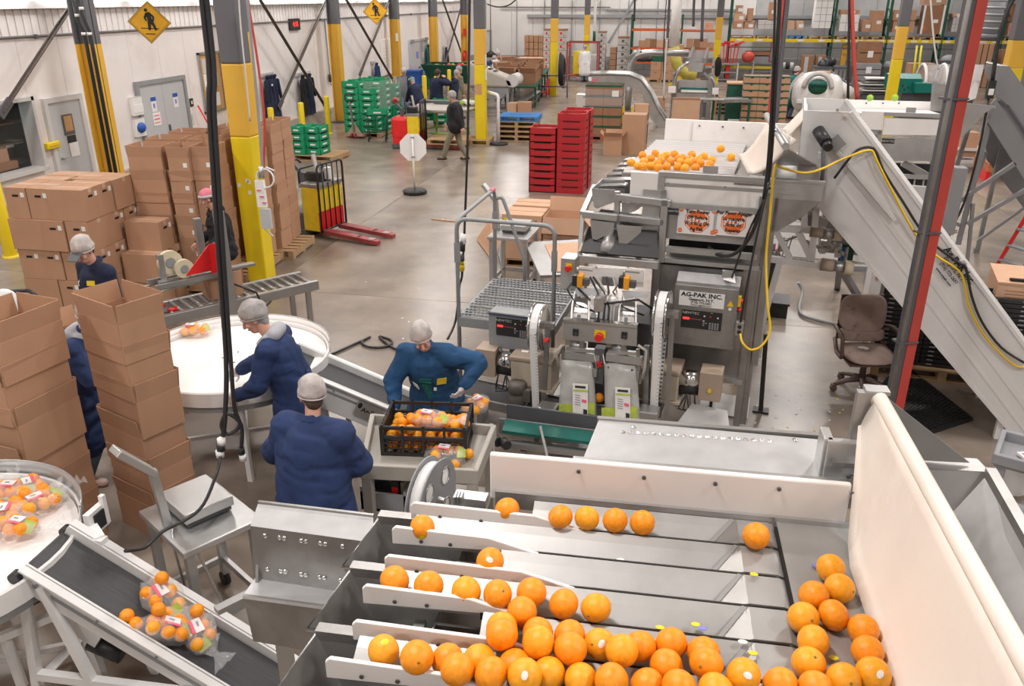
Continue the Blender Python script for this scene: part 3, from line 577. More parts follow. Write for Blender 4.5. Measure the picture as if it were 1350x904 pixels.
def bag(label,c,rz=0,n=6,seed=0,L=.26,group='bagged oranges',tail=True,flat=1.0):
 t=T('bag_of_oranges',label,'bag',c,rz,group);rn=random.Random(seed)
 for i in range(n):
  x=(i%3-1)*.082+rn.uniform(-.012,.012);y=(-.048 if(i//3)%2 else .042)+rn.uniform(-.01,.01);z=.05+rn.uniform(0,.02)+.062*(i//6)*1.0+rn.uniform(0,.012)
  orange((x,y,z*flat),.041,'','',par=t,stem=None)
 filmblob(t,(0,0,.05*flat),(.165,.115,.068),seed,tail=((.15,0,.05),(.15+.13,.03,.08)) if tail else None)
 o_=rn.uniform(-.05,.05)
 B().slab([(-.05+o_,-.03,.118),(.035+o_,-.045,.119),(.045+o_,.02,.122),(-.04+o_,.03,.121)],.002).ob('paper_label','bagw',t)
 B().slab([(-.05+o_,-.035,.120),(.034+o_,-.05,.121),(.036+o_,-.032,.122),(-.047+o_,-.017,.122)],.002).ob('red_print','bagr',t)
 B().slab([(.085,-.085,.075),(.145,-.05,.06),(.14,.02,.085),(.085,.01,.112)],.002).ob('green_print','bagg',t)
 B().slab([(-.025+o_,.0,.1235),(.005+o_,-.006,.1235),(.007+o_,.004,.1235),(-.023+o_,.010,.1235)],.002).ob('print_mark','galv',t)
 return t
 # round tables
def round_table(label,c,r,z,ring=None):
 t=T('round_sorting_table',label,'table',(c[0],c[1],0));
 B().lathe([(0,z-.02),(r-.03,z-.02),(r-.03,z),(0,z)],n=48,sm=False).ob('turntable','poly',t)
 B().lathe([(r-.022,z-.09),(r,z-.09),(r,z+.035),(r-.012,z+.045),(r-.022,z+.035),(r-.022,z-.09)],n=48,sm=False).ob('rim','white',t)
 B().lathe([(r-.05,z-.15),(r-.02,z-.15),(r-.02,z-.09),(r-.05,z-.09)],n=48,sm=False).ob('under_ring','galv',t)
 for a in(30,120,210,300):
  x,y=(r-.12)*math.cos(R(a)),(r-.12)*math.sin(R(a));B().box((x,y,(z-.1)/2),(.045,.045,z-.1)).ob('leg','white',t)
 for a in(30,120):B().bar(((r-.12)*math.cos(R(a)),(r-.12)*math.sin(R(a)),.12),(-(r-.12)*math.cos(R(a)),-(r-.12)*math.sin(R(a)),.12),.035).ob('stretcher','white',t)
 for a in range(0,360,90):B().cyl((.12*math.cos(R(a+20)),.12*math.sin(R(a+20)),z),(.12*math.cos(R(a+20)),.12*math.sin(R(a+20)),z+.004),.01,n=8).ob('bolt','brace',t)
 if ring:
  P=[[(c_*rr,s_*rr,zz) for a in range(ring[0],ring[1]+1,6) for c_,s_ in((math.cos(R(a)),math.sin(R(a))),)] for rr,zz in((r+.004,z+.0),(r+.008,z+ring[2]))]
  B().grid(P).ob('guard_band',ring[3],t,solid=.006)
  B().tube([(math.cos(R(a))*(r+.008),math.sin(R(a))*(r+.008),z+ring[2]) for a in range(ring[0],ring[1]+1,6)],.008,6).ob('band_edge','steel',t)
 return t
round_table('white round turntable at the lower left corner with a metal guard band',(-4.13,3.24),.79,1.0,(30,200,.13,'steel'))
round_table('white round turntable where the leaning woman sorts bags',(-3.93,6.38),.86,.9,(20,190,.10,'poly'))
for i,(px,py,rz,s) in enumerate(((22,652,.3,1),(52,668,1.2,2),(8,682,2.2,3),(20,700,.1,4),(40,650,2.6,5))):
 v=at(px,py,1.03);bag(('upper left','right hand','left hand','lowest, green labelled','back')[i]+' bag of oranges on the near round turntable',(v.x,v.y,1.005),rz,6,s)
v=at(258,436,.95);bag('bag of oranges lying at the back of the far round turntable',(v.x,v.y,.905),.3,6,8)
v=at(362,447,.95);bag('bag of oranges on the far round turntable right of the leaning woman',(v.x,v.y,.905),-.8,6,9)
v=at(246,540,0);orange((v.x,v.y,.04),.04,'orange lying on the floor under the far round turntable',None)
# inclined belt conveyors (local x runs down the slope, z across thickness)
def belt_conveyor(label,top,bot,w,legs,wall=.07,sign=None,motor=True,hh=.16):
 A=Vector(top);Bv=Vector(bot);d=Bv-A;L=d.length;rz=math.atan2(d.y,d.x);ry=-math.asin(d.z/L)
 t=T('belt_conveyor',label,'conveyor',A,(0,ry,rz))
 B().box((L/2,0,-.03),(L,w,.012)).cyl((0,-w/2,-.055),(0,w/2,-.055),.031,n=14).cyl((L,-w/2,-.055),(L,w/2,-.055),.031,n=14).box((L/2,0,-.09),(L,w,.01)).ob('belt','belt',t)
 for s in(-1,1):
  y=s*(w/2+.02)
  B().box((L/2,y,.02-hh/2),(L+.03,.03,hh)).ob('side_rail','rampw',t,bev=.006)
  B().box((L/2,s*(w/2+.05),.03),(L+.03,.05,.012)).box((L/2,s*(w/2+.01),.01),(L+.02,.012,.05)).ob('top_flange','rampw',t)
  B().box((L/2,s*(w/2+.037),-.06),(L,.006,.02)).ob('rail_groove','galv',t)
  for k in range(5):B().cyl((.1+k*(L-.2)/4,s*(w/2+.036),-.03),(.1+k*(L-.2)/4,s*(w/2+.044),-.03),.009,n=8).ob('bolt','galv',t)
  B().cyl((-.02,s*(w/2+.02),-.055),(-.02,s*(w/2+.07),-.055),.035).ob('bearing','blackp',t)
 if motor:
  B().box((.38,-w/2+.1,-.24),(.30,.12,.2)).ob('motor_guard','white',t);B().cyl((.48,-w/2+.10,-.38),(.68,-w/2+.10,-.34),.06).ob('motor','blackp',t)
 if sign:
  B().box((L*sign[1],-w/2-.06,-.08),(.24,.006,.15)).ob('name_plate','steel',t);word(sign[0],.06,(L*sign[1]+.02,-w/2-.0635,-.08),FRONT,'ink',t,bold=.002)
  B().prism([(L*sign[1]-.09+.02*math.cos(a*.5),-.05+.03*math.sin(a*.5)) for a in range(12)],'y',-w/2-.0640,-w/2-.0630).ob('leaf_emblem','ink',t)
 inv=Matrix.Translation(A)@Matrix.Rotation(rz,4,'Z')@Matrix.Rotation(ry,4,'Y');inv.invert()
 for a,b in legs:B().bar(inv@Vector(a),inv@Vector(b),.05).ob('leg','white',t)
 return t,inv
nt_,ninv=belt_conveyor('inclined dark belt conveyor in the lower left corner, loaded with orange bags',(-3.40,3.30,1.07),(-1.95,3.36,.12),.34,[((-3.42,3.10,1.0),(-3.55,3.10,.0)),((-3.42,3.52,1.0),(-3.55,3.52,.0)),((-3.30,3.10,.98),(-3.05,3.10,.0)),((-3.30,3.52,.98),(-3.05,3.52,.0)),((-3.5,3.10,.25),(-3.5,3.52,.25)),((-3.5,3.10,.3),(-2.4,3.10,.36))])
def onbelt(px,py):
 r=Vector(ray(px,py));A=Vector((-3.40,3.30,1.07));d=(Vector((-1.95,3.36,.12))-A).normalized();s=d.cross(Vector((0,0,1))).normalized();n=s.cross(d).normalized()
 return Vector((0,0,CH))+r*((A-Vector((0,0,CH))).dot(n)/r.dot(n)),n
for i,(px,py) in enumerate(((165,815),(177,826))):
 p_,n_=onbelt(px,py);orange(p_+n_*.025,.041,('upper','lower')[i]+' of the two loose oranges on the lower left belt',None,stk=None)
for i,(px,py,rz,s) in enumerate(((215,792,-.3,21),(215,836,.6,22),(258,832,-.5,23))):
 p_,n_=onbelt(px,py);t=bag(('bag of oranges lying highest on the lower left belt','bag of oranges nearest the two loose oranges on the lower left belt','bag of oranges lying lowest on the lower left belt')[i],p_-n_*.02,(0,R(30),rz),7,s)
t=T('white_stand','white welded steel stand at the lower left corner beside the belt','stand')
a,b,c,d=at(92,775,.85),at(140,904,.1),at(5,835,.6),at(30,904,.2)
for p,q in((a,b),(c,d),(at(45,775,.9),at(92,775,.85)),(at(0,800,.75),at(90,772,.85)),(at(0,840,.6),at(98,800,.7))):B().bar(p,q,.045).ob('frame_bar','white',t)
B().box(at(92,768,.9),(.055,.055,.03)).ob('end_cap','blackp',t)
B().bar(at(0,815,.72),at(60,785,.82),.03).ob('dark_roller','blackp',t)
t=T('bracket_arm','white and black bracket at the rim of the near turntable','bracket',at(128,688,1.0))
B().box((0,0,.02),(.04,.16,.16)).box((.02,.06,.06),(.03,.03,.2)).bar((.0,-.05,.0),(.14,-.16,.0),.06,.05).box((.12,-.16,-.02),(.10,.06,.07)).ob('bracket','white',t);B().box((.025,.0,.02),(.012,.09,.11)).ob('black_pad','blackp',t)
belt_conveyor('inclined dark belt conveyor rising to the round turntable behind the crate worker',at(386,470,1.0),at(600,560,.28),.42,[((-3.0,6.2,.75),(-3.0,6.2,0)),((-3.0,6.7,.75),(-3.0,6.7,0)),((-2.2,6.15,.42),(-2.2,6.15,0)),((-2.2,6.6,.42),(-2.2,6.6,0))],sign=('Ag-Pak',.50),motor=False,hh=.26)
# stainless scale on a wheeled table
def scale_table(label,c,rz,tw,td,h,kind):
 t=T('bench_scale',label,'scale',c,rz)
 B().box((0,0,h-.02),(tw,td,.045)).ob('table_top','steel',t,bev=.006)
 for x in(-tw/2+.05,tw/2-.05):
  for y in(-td/2+.05,td/2-.05):
   B().box((x,y,(h-.04)/2+.03),(.055,.055,h-.10)).ob('leg','steel',t)
   if x>0 or kind==2:B().cyl((x-.03,y,.05),(x+.01,y,.05),.055).ob('caster','black',t)
 for y in(-td/2+.05,td/2-.05):B().box((0,y,.22),(tw-.1,.03,.05)).ob('stretcher','steel',t)
 for x in(-tw/2+.05,tw/2-.05):B().box((x,0,.22),(.03,td-.1,.05)).ob('stretcher','steel',t)
 B().bar((-tw/2+.1,-td/2+.03,h-.05),(-.05,-td/2+.03,.22),.015).ob('brace_rod','steel',t)
 px_=.02;pw,pd=tw*.62,td*.58
 B().box((px_,td*.10,h+.035),(pw*.9,pd*.9,.04)).ob('scale_base','darkg',t);B().box((px_,td*.10,h+.085),(pw,pd,.075)).ob('weighing_platter','steel',t,bev=.008)
 x=-tw/2+.06
 B().bar((x,td*.02,h),(x-.03,td*.02,h+.44),.05,.045).ob('display_post','steel',t)
 B().bar((x-.03,td*.02,h+.43),(x-.22,td*.02,h+.66),.13,.045,up=(1,0,.8)).ob('display_head','steel',t,bev=.006)
 for k in range(4):B().box((x-.09-.035*k,td*.02+.05,h+.465+.045*k),(.02,.02,.02)).ob('button','darkg',t)
 B().tube([(x+.03,-.02,h+.02),(x-.02,-.1,h+.04),(x-.05,-.16,h-.05),(x-.03,-.18,h-.4)],.008,6).ob('thin_cable','alu',t)
 return t
scale_table('stainless bench scale on a wheeled table, near the lower left belt',(-2.94,4.08,0),R(57),.54,.66,.84,1)
scale_table('stainless bench scale on a table behind the rolling stair',(-2.28,11.35,0),R(-4),.60,.72,.88,2)
# black cable from the ceiling with plugs above the scale
def cable(name,label,pts,r,m='blackp',cat='cable',extra=None):
 P=[Vector(p) for p in pts];P=[P[0]]+P+[P[-1]];S=[]
 for a,b_,c,d in zip(P,P[1:],P[2:],P[3:]):
  for i in range(4):k=i/4;S.append(.5*(2*b_+(c-a)*k+(2*a-5*b_+4*c-d)*k*k+(3*b_-a-3*c+d)*k**3))
 S.append(P[-1])
 t=T(name,label,cat,(0,0,0));B().tube(S,r,7).ob('cord',m,t)
 if extra:extra(t)
 return t
ZT=4.35
def drop(px,py,d):
 r=Vector(ray(px,py));k=d/math.hypot(r.x,r.y);return Vector((r.x*k,r.y*k,CH+r.z*k))
def ec(t):
 for px,py,m in((292,582,'paper'),(291,590,'black'),(290,598,'paper'),(318,594,'black'),(320,603,'paper')):
  p_=drop(px,py,5.2);B().cyl(p_+Vector((0,0,.025)),p_-Vector((0,0,.022)),.028 if px<310 else .024,n=10).ob('plug_body',m,t)
dd_=5.2
a0=drop(266,0,dd_);a1=drop(296,430,dd_)
P=[a0+Vector((0,0,3)),a0,drop(276,150,dd_),drop(288,330,dd_),drop(298,470,dd_),drop(297,545,dd_),drop(294,575,dd_)]
cable('power_drop','black cable drop with round plugs hanging from the ceiling in front of the leaning woman',P,.016,extra=ec)
P2=[p_+Vector((.032,.0,0)) for p_ in P[:5]]+[drop(309,535,dd_),drop(316,560,dd_),drop(300,572,dd_),drop(292,560,dd_),drop(300,545,dd_),drop(318,560,dd_),drop(318,592,dd_)]
cable('power_drop','second black cord beside the cable drop, looped into a knot above the scale',P2,.014)
cable('scale_cable','thin black cord sagging from the plugs across the bench scale to the belt',[drop(291,600,5.2),drop(285,625,5.0),drop(268,665,4.8),drop(245,685,4.7),drop(215,700,4.6),drop(190,722,4.5),drop(165,726,4.4)],.011)
# carton taping machine with roller track
t=T('carton_taper','carton taping machine with a red side plate, in front of the woman in pink cap','machine',(-5.43,8.45,0),R(52))
L_=2.6
for s in(-.24,.24):B().box((0,s,.60),(L_,.06,.12)).ob('side_channel','alu',t,bev=.006)
rm=B().cyl((0,-.21,.63),(0,.21,.63),.024,n=10).mesh('roller','steeld')
for i in range(22):link('roller',rm,t,(-1.22+.116*i,0,0))
for x in(-1.15,1.15):
 for s in(-.24,.24):B().box((x,s,.28),(.06,.05,.56)).ob('leg','alu',t)
B().box((.10,-.36,1.10),(.10,.10,1.35)).ob('mast','alu',t);B().box((.10,.36,1.05),(.08,.08,1.0)).ob('rear_mast','alu',t)
B().box((0,-.03,.98),(1.15,.10,.03)).box((-.25,.12,.97),(.8,.05,.05)).box((-.25,-.15,.97),(.8,.05,.05)).box((-.30,0,.93),(.4,.16,.08)).ob('tape_head','alu',t)
for s in(-.12,.12):B().cyl((-.3,s,.96),(-1.0,s*1.7,.86),.016).ob('guide_rod','steel',t)
B().plate([(-.28,-.10,1.02),(.12,-.10,1.02),(.12,-.10,1.32),(.02,-.10,1.32)],.02).plate([(.02,-.12,.93),(.14,-.12,.93),(.14,-.12,1.34),(.02,-.12,1.34)],.02).ob('red_plate','redk',t)
B().box((.16,-.05,1.14),(.08,.16,.36)).ob('black_housing','blackp',t)
for x,z,r in((-.40,1.18,.14),(-.28,1.10,.11)):
 b=B().lathe([(r*.42,-.03),(r,-.03),(r,.03),(r*.42,.03),(r*.42,-.03)],(x,.02+(x>-.35)*-.08,z),24,Matrix.Rotation(R(90),3,'X'),sm=False);b.ob('tape_roll','sand2',t)
 B().cyl((x,-.02+(x>-.35)*-.08,z),(x,.06+(x>-.35)*-.08,z),r*.4,n=12).ob('roll_hub','galv',t)
B().box((-.5,.03,1.12),(.06,.09,.34)).ob('roll_post','alu',t)
for x,y in((-.72,-.1),(-.62,.08),(-.55,-.12)):B().cyl((x,y,.66),(x+.1,y,.66),.028,n=10).ob('orange_guide','redk',t)
B().box((-.62,0,.645),(.22,.26,.02)).ob('guide_bar','darkg',t)
B().tube([(.15,-.36,.9),(.4,-.42,.75),(.5,-.35,.5),(.62,-.3,.55)],.013,6).ob('air_hose','blackp',t)
carton('brown carton standing on the rollers under the tape head',(-5.36,8.62,.655),(.40,.30,.30),R(52),'card',None,('tape','sloty'))
# people
REM=[]
def remesh(o,vox,sm=2):
 k=o.modifiers.new('r','REMESH');k.mode='VOXEL';k.voxel_size=vox;k.use_smooth_shade=True
 if sm:
  k=o.modifiers.new('m','SMOOTH');k.iterations=sm;k.factor=.5
 REM.append(o)
def ik(a,b,l1,l2,pole):
 a=Vector(a);b=Vector(b);d=b-a;L=min(d.length,(l1+l2)*.999);u=d.normalized();b=a+u*L
 x=(l1*l1-l2*l2+L*L)/(2*L);h=math.sqrt(max(l1*l1-x*x,0));p=Vector(pole);p=(p-u*p.dot(u)).normalized()
 return a+u*x+p*h,b
def hand(b,w,d,palm_n,side,s=1.0,curl=.5):
 """palm and five fingers added to builder b; w wrist, d direction, palm_n palm normal"""
 d=Vector(d).normalized();n=Vector(palm_n);n=(n-d*n.dot(d)).normalized();x=d.cross(n)*side
 c=w+d*.045*s
 b.cap(w-d*.02,c+x*.018*s,.026*s,.026*s,8);b.cap(w,c-x*.018*s,.026*s,.024*s,8);b.cap(c-x*.02*s,c+x*.02*s+d*.025*s,.02*s,.022*s,8)
 for i,l in enumerate((.066,.075,.070,.055)):
  k=w+d*(.088-.006*abs(i-1.3))*s+x*(.030-.0205*i)*s
  a1=curl*1.0;d1=d*math.cos(a1)+n*math.sin(a1);m=k+d1*l*.5*s;a2=curl*2.2;d2=d*math.cos(a2)+n*math.sin(a2)
  b.cap(k-d*.02*s,m,.0095*s,.009*s,7);b.cap(m,m+d2*l*.5*s,.009*s,.0075*s,7)
 k=w+d*.02*s+x*.03*s;d1=(d*.6+x*.8+n*.2).normalized();m=k+d1*.038*s;d2=(d*.85+x*.35+n*.45).normalized()
 b.cap(k-x*.012*s,m,.013*s,.011*s,7);b.cap(m,m+d2*.032*s,.0105*s,.009*s,7)
def person(label,c,rz,s=1.0,lean=0,side=0,head=(0,0),hl=None,hr=None,fl=(-.11,0),fr=(.11,0),coat='navy',coatlen=.45,pants='jeans',shoes='shoe',hat='net',hair='hair',collar=None,bulk=1.0,vox=.014,fine=True,hood=None,cap=False,gloves=None,sleeves=True,crouch=0.0,elbow=((0,-.6,-.8),(0,-.6,-.8))):
 """faces local +y, feet at local z = 0; lean degrees forward, head = (pitch down, turn left)"""
 t=T('person',label,'person',c,rz)
 V=Vector;bl=Matrix.Rotation(-R(lean),3,'X')@Matrix.Rotation(R(side),3,'Y')
 P=V((0,-.10*math.sin(R(lean)),.93-crouch));C_=P+bl@V((0,0,.36));N=P+bl@V((0,0,.53));SH={k:P+bl@V((k*.185*(.6+.4*bulk),0,.465)) for k in(-1,1)}
 hm=bl@Matrix.Rotation(R(head[1]),3,'Z')@Matrix.Rotation(-R(head[0]),3,'X');Hc=N+(bl@V((0,.02,.06)))+hm@V((0,.025,.125))
 hl=V(hl) if hl else P+V((-.27,.06,-.10));hr=V(hr) if hr else P+V((.27,.06,-.10))
 arms={}
 for k,h in((-1,hl),(1,hr)):q=elbow[(k+1)//2];e,w=ik(SH[k],h,.29,.26,(k*q[0]+k*.5,q[1],q[2]));arms[k]=(SH[k],e,w)
 legs={}
 for k,f in((-1,fl),(1,fr)):
  hip=P+V((k*.09,0,-.03));kn,an=ik(hip,(f[0],f[1],f[2] if len(f)>2 else .085),.43,.42,(0,1,.1));legs[k]=(hip,kn,an)
 b=B()
 b.cap(P-V((.05,0,0)),P+V((.05,0,0)),.12,.12);b.cap(P,C_,.115,.13);b.cap(SH[-1],SH[1],.07,.07);b.cap(C_,N,.11,.06)
 b.cap(N-bl@V((0,0,.04)),Hc-hm@V((0,.02,.03)),.055,.055)
 b.ball(Hc+hm@V((0,-.005,.03)),(.074,.094,.10),16,12,hm);b.cap(Hc+hm@V((0,.02,-.02)),Hc+hm@V((0,.045,-.075)),.062,.040)
 if fine:
  b.cap(Hc+hm@V((0,.088,.015)),Hc+hm@V((0,.107,-.025)),.011,.017,8)
  for k in(-1,1):
   b.ball(Hc+hm@V((k*.077,-.01,-.005)),(.012,.022,.033),8,6,hm);b.cap(Hc+hm@V((k*.015,.084,.036)),Hc+hm@V((k*.048,.074,.036)),.012,.011,6);b.ball(Hc+hm@V((k*.04,.068,-.022)),.022,8,6)
  b.cap(Hc+hm@V((-.02,.078,-.058)),Hc+hm@V((.02,.078,-.058)),.012,.012,6)
 for k in(-1,1):
  sh,e,w=arms[k];b.cap(sh,e,.052,.042);b.cap(e,w,.042,.028)
  d=(w-e).normalized();gb=B() if gloves else b;hand(gb,w,d,V((-k*.8,.2,-.3)),-k,1.06 if gloves else 1.0 if fine else 1.25,.55)
  if gloves:b.cap(w,w+d*.05,.026,.024);remesh(gb.ob('glove',gloves,t),.0065,1)
  hip,kn,an=legs[k];b.cap(hip,kn,.085,.055);b.cap(kn,an,.055,.04);b.cap(an,an+V((0,.12,-.05)),.04,.03)
 o=b.ob('body','skin',t);remesh(o,.0075 if fine else .012,3 if fine else 1)
 if fine:
  for k in(-1,1):B().ball(Hc+hm@V((k*.031,.081,.018)),(.013,.008,.009),8,6,hm).ob('eye','eyew',t);B().ball(Hc+hm@V((k*.031,.087,.017)),.0052,6,5).ob('pupil','ink',t)
  B().cap(Hc+hm@V((-.017,.089,-.056)),Hc+hm@V((.017,.089,-.056)),.006,.006,6).ob('lips','lip',t)
 b=B()
 for k in(-1,1):
  hip,kn,an=legs[k];b.cap(hip+V((0,0,.03)),kn,.112,.082);b.cap(kn,an+V((0,0,.03)),.082,.070)
 b.cap(P-V((.06,0,.02)),P+V((.06,0,.02)),.13,.13)
 remesh(b.ob('trousers',pants,t),vox,2)
 for k in(-1,1):
  an=legs[k][2];sb=B();z=an.z-.085
  sb.cap(V((an.x,an.y-.04,z+.045)),V((an.x+k*.012,an.y+.15,z+.035)),.047,.040,10);sb.cap(V((an.x,an.y-.02,z+.05)),V((an.x,an.y,z+.09)),.045,.045,10);so=sb.ob('shoe',shoes,t);remesh(so,.012,1)
 b=B();q=bulk
 b.cap(P-V((.05,0,0)),P+V((.05,0,0)),.165*q,.165*q);b.cap(P,C_,.165*q,.165*q);b.cap(P-V((.06*q,0,-.04)),C_-bl@V((.07*q,0,0)),.14*q,.13*q);b.cap(P+V((.06*q,0,.04)),C_+bl@V((.07*q,0,0)),.14*q,.13*q)
 b.cap(SH[-1],SH[1],.085*q,.085*q);b.cap(C_+bl@V((0,0,.02)),N,.125*q,.075)
 if coatlen<.9:
  zb=coatlen;bx=(fl[0]+fr[0])/2;by=(fl[1]+fr[1])/2;low=V((bx*(.9-zb),by*(.93-zb)*.8,zb+.10))
  for dx in(-.10,0,.10):
   b.cap(P+V((dx*.8,0,-.02)),low+V((dx*1.3,-.02,0)),.15*q,.155*q)
 for k in(-1,1):
  sh,e,w=arms[k];b.cap(sh+V((-k*.03,0,-.01)),e,.092*q,.074*q);b.cap(e,w-(w-e).normalized()*.02,.076*q,.054)
 o=b.ob('coat',coat,t);remesh(o,vox,3)
 if collar:
  b=B()
  for k in(-1,1):b.cap(N+bl@V((k*.02,-.07,.035)),N+bl@V((k*.085,.0,.0)),.024,.024,8);b.cap(N+bl@V((k*.085,0,.0)),N+bl@V((k*.055,.115,-.10)),.024,.014,8)
  remesh(b.ob('collar',collar,t),.010,1)
 if hood:
  b=B();b.cap(N+bl@V((-.07,-.06,.02)),N+bl@V((.07,-.06,.02)),.062,.062);b.cap(N+bl@V((-.09,0,.0)),N+bl@V((-.03,.10,-.04)),.05,.035);b.cap(N+bl@V((.09,0,.0)),N+bl@V((.03,.10,-.04)),.05,.035)
  remesh(b.ob('hood',hood,t),.012,2)
 if hair:
  b=B();b.ball(Hc+hm@V((0,-.022,.034)),(.083,.092,.108),14,10,hm);b.ball(Hc+hm@V((0,-.06,-.03)),(.066,.045,.07),10,8,hm)
  o=b.ob('hair',hair,t);remesh(o,.010,1)
 if hat in('net','netw'):
  b=B().ball((0,0,0),(1,1,1),26,16);rn=random.Random(int(c[0]*100))
  for i,(x,y,z) in enumerate(b.v):
   a=math.atan2(y,x);w_=1+.035*math.sin(7*a+z*5)+.03*math.sin(13*a-z*3)*(1-abs(z))+.05*math.sin(3*x+5*z+2*y)
   if z<-.35:z=-.35-(z+.35)*.1;w_*=.93
   b.v[i]=tuple(Hc+hm@(Matrix.Rotation(R(20),3,'X')@V((x*.098*w_,y*.118*w_,z*.118))+V((0,-.026,.046))))
  b.ob('hairnet',hat,t)
  b=B().tube([Hc+hm@(Matrix.Rotation(R(20),3,'X')@V((.094*math.cos(a*math.pi/10),.112*math.sin(a*math.pi/10),-.042))+V((0,-.026,.046))) for a in range(20)],.006,6,True);b.ob('net_band',hat,t)
 elif hat:
  b=B().ball(Hc+hm@V((0,-.012,.052)),(.088,.106,.096),18,12,hm);b.ob('cap',hat[0],t)
  B().tube([Hc+hm@(Matrix.Rotation(R(10),3,'X')@V((.088*math.cos(a*math.pi/10),.105*math.sin(a*math.pi/10),.0))+V((0,-.012,.045))) for a in range(20)],.020,7,True).ob('cap_band',hat[1],t)
 if cap:B().slab([Hc+hm@V((-.07,.075,.055)),Hc+hm@V((.07,.075,.055)),Hc+hm@V((.055,.185,.035)),Hc+hm@V((-.055,.185,.035))],.012).ob('cap_visor','darkg',t,bev=.005)
 t.scale=(s,s,s)
 return t,dict(P=P,C=C_,N=N,bl=bl,Hc=Hc,hm=hm,arms=arms,q=q)
PATCH=[]
def patch(t,info,x,z,w,h,m,name='name_patch',dy=0):
 PATCH.append((B().box((0,0,0),(w,.008,h)).ob(name,m,t,info['P']+info['bl']@Vector((x,.4,z))),t))
def aim(c,px,py,z=1.5):
 v=at(px,py,z)-Vector((c[0],c[1],z));return math.atan2(v.y,v.x)-math.pi/2
c=(-3.07,5.76,0)
t,I=person('woman in a long navy coat and grey hairnet leaning over the far round turntable',c,R(98),1.0,lean=17,head=(12,14),gloves='netw',elbow=((.2,-.9,-.6),(.3,-.6,-.8)),hl=(-.20,.40,.97),hr=(.16,.50,1.04),fl=(-.11,-.02),fr=(.11,.06),coat='navy',coatlen=.42,pants='blackc',hat='net',hair='hairg',hood='greyc',bulk=1.06)
for z,y in((1.15,.21),(1.0,.2)):pass
c=(-2.27,4.42,0)
t,I=person('broad woman in a navy coat seen from behind, white hairnet, standing before the tray cart',c,R(-6),.955,lean=8,head=(20,42),hl=(-.20,.30,1.10),hr=(.12,.34,1.06),fl=(-.13,0),fr=(.13,0),coat='navy',coatlen=.5,pants='blackc',hat='netw',hair='hair',collar='navy',bulk=1.36,elbow=((.6,-.4,-.9),(.6,-.4,-.9)))
c=(-1.93,6.16,0)
t,I=person('woman in a royal blue coat and pale hairnet bending over the black crate',c,R(184),.925,lean=22,side=4,head=(6,16),gloves='netw',hl=(-.33,.30,1.13),hr=(.30,.34,.90),fl=(-.12,-.05),fr=(.12,-.02),coat='blue',coatlen=.5,pants='blackc',hat='netw',hair='hair',collar='blue',bulk=1.16,elbow=((1.2,-.2,-.1),(.5,-.5,-.6)))
patch(t,I,.12,.30,.10,.045,'paper');patch(t,I,-.13,.36,.09,.07,'ylab','company_patch');patch(t,I,-.06,.27,.025,.03,'paper','badge')
for k in range(7):patch(t,I,.0,.40-.038*k,.11-.012*k,.042,'teal','dark_shirt')
e,w=I['arms'][-1][1],I['arms'][-1][2]
c=(-5.80,7.10,0)
t,I=person('man in a dark navy shirt and netted cap standing behind the open cartons',c,R(158),1.02,lean=4,head=(24,22),coat='navyd',coatlen=.95,pants='jeans',hat='netw',hair='hair',collar='navyd',bulk=1.08,cap=True)
patch(t,I,.10,.37,.10,.04,'paper');patch(t,I,-.10,.40,.08,.05,'ylab','company_patch')
c=(-4.84,5.50,0)
t,I=person('person in a navy coat and grey hood squeezed between the two carton towers',c,R(-78),.97,lean=8,head=(20,0),hl=(-.2,.34,1.0),hr=(.15,.38,1.0),fl=(-.10,.10),fr=(.10,-.12),coat='navy',coatlen=.38,pants='jeans',shoes='shoew',hat='netw',hair='hairg',hood='greyc',bulk=1.0)
c=(-5.95,9.72,0)
t,I=person('woman in a black hooded jacket and pink knit cap behind the tape machine',c,R(128),.96,lean=4,head=(12,-4),hl=(-.25,.26,1.0),hr=(.20,.30,.98),coat='blackc',coatlen=.82,pants='jeans',hat=('pink','greyc'),hair='hair',hood='blackc',bulk=1.05)
patch(t,I,.08,.30,.05,.08,'tan','jacket_emblem')
v=at(602,212)
person('man in a black jacket and khaki trousers walking across the aisle by the sign stand',(v.x,v.y,0),R(96),1.0,lean=3,head=(8,0),hl=(-.24,-.2,.86),hr=(.26,.25,.9),fl=(-.1,.32,.12),fr=(.1,-.26,.10),coat='blackc',coatlen=.82,pants='khaki',hat='net',hair='hairg',bulk=1.35,vox=.02,fine=False)
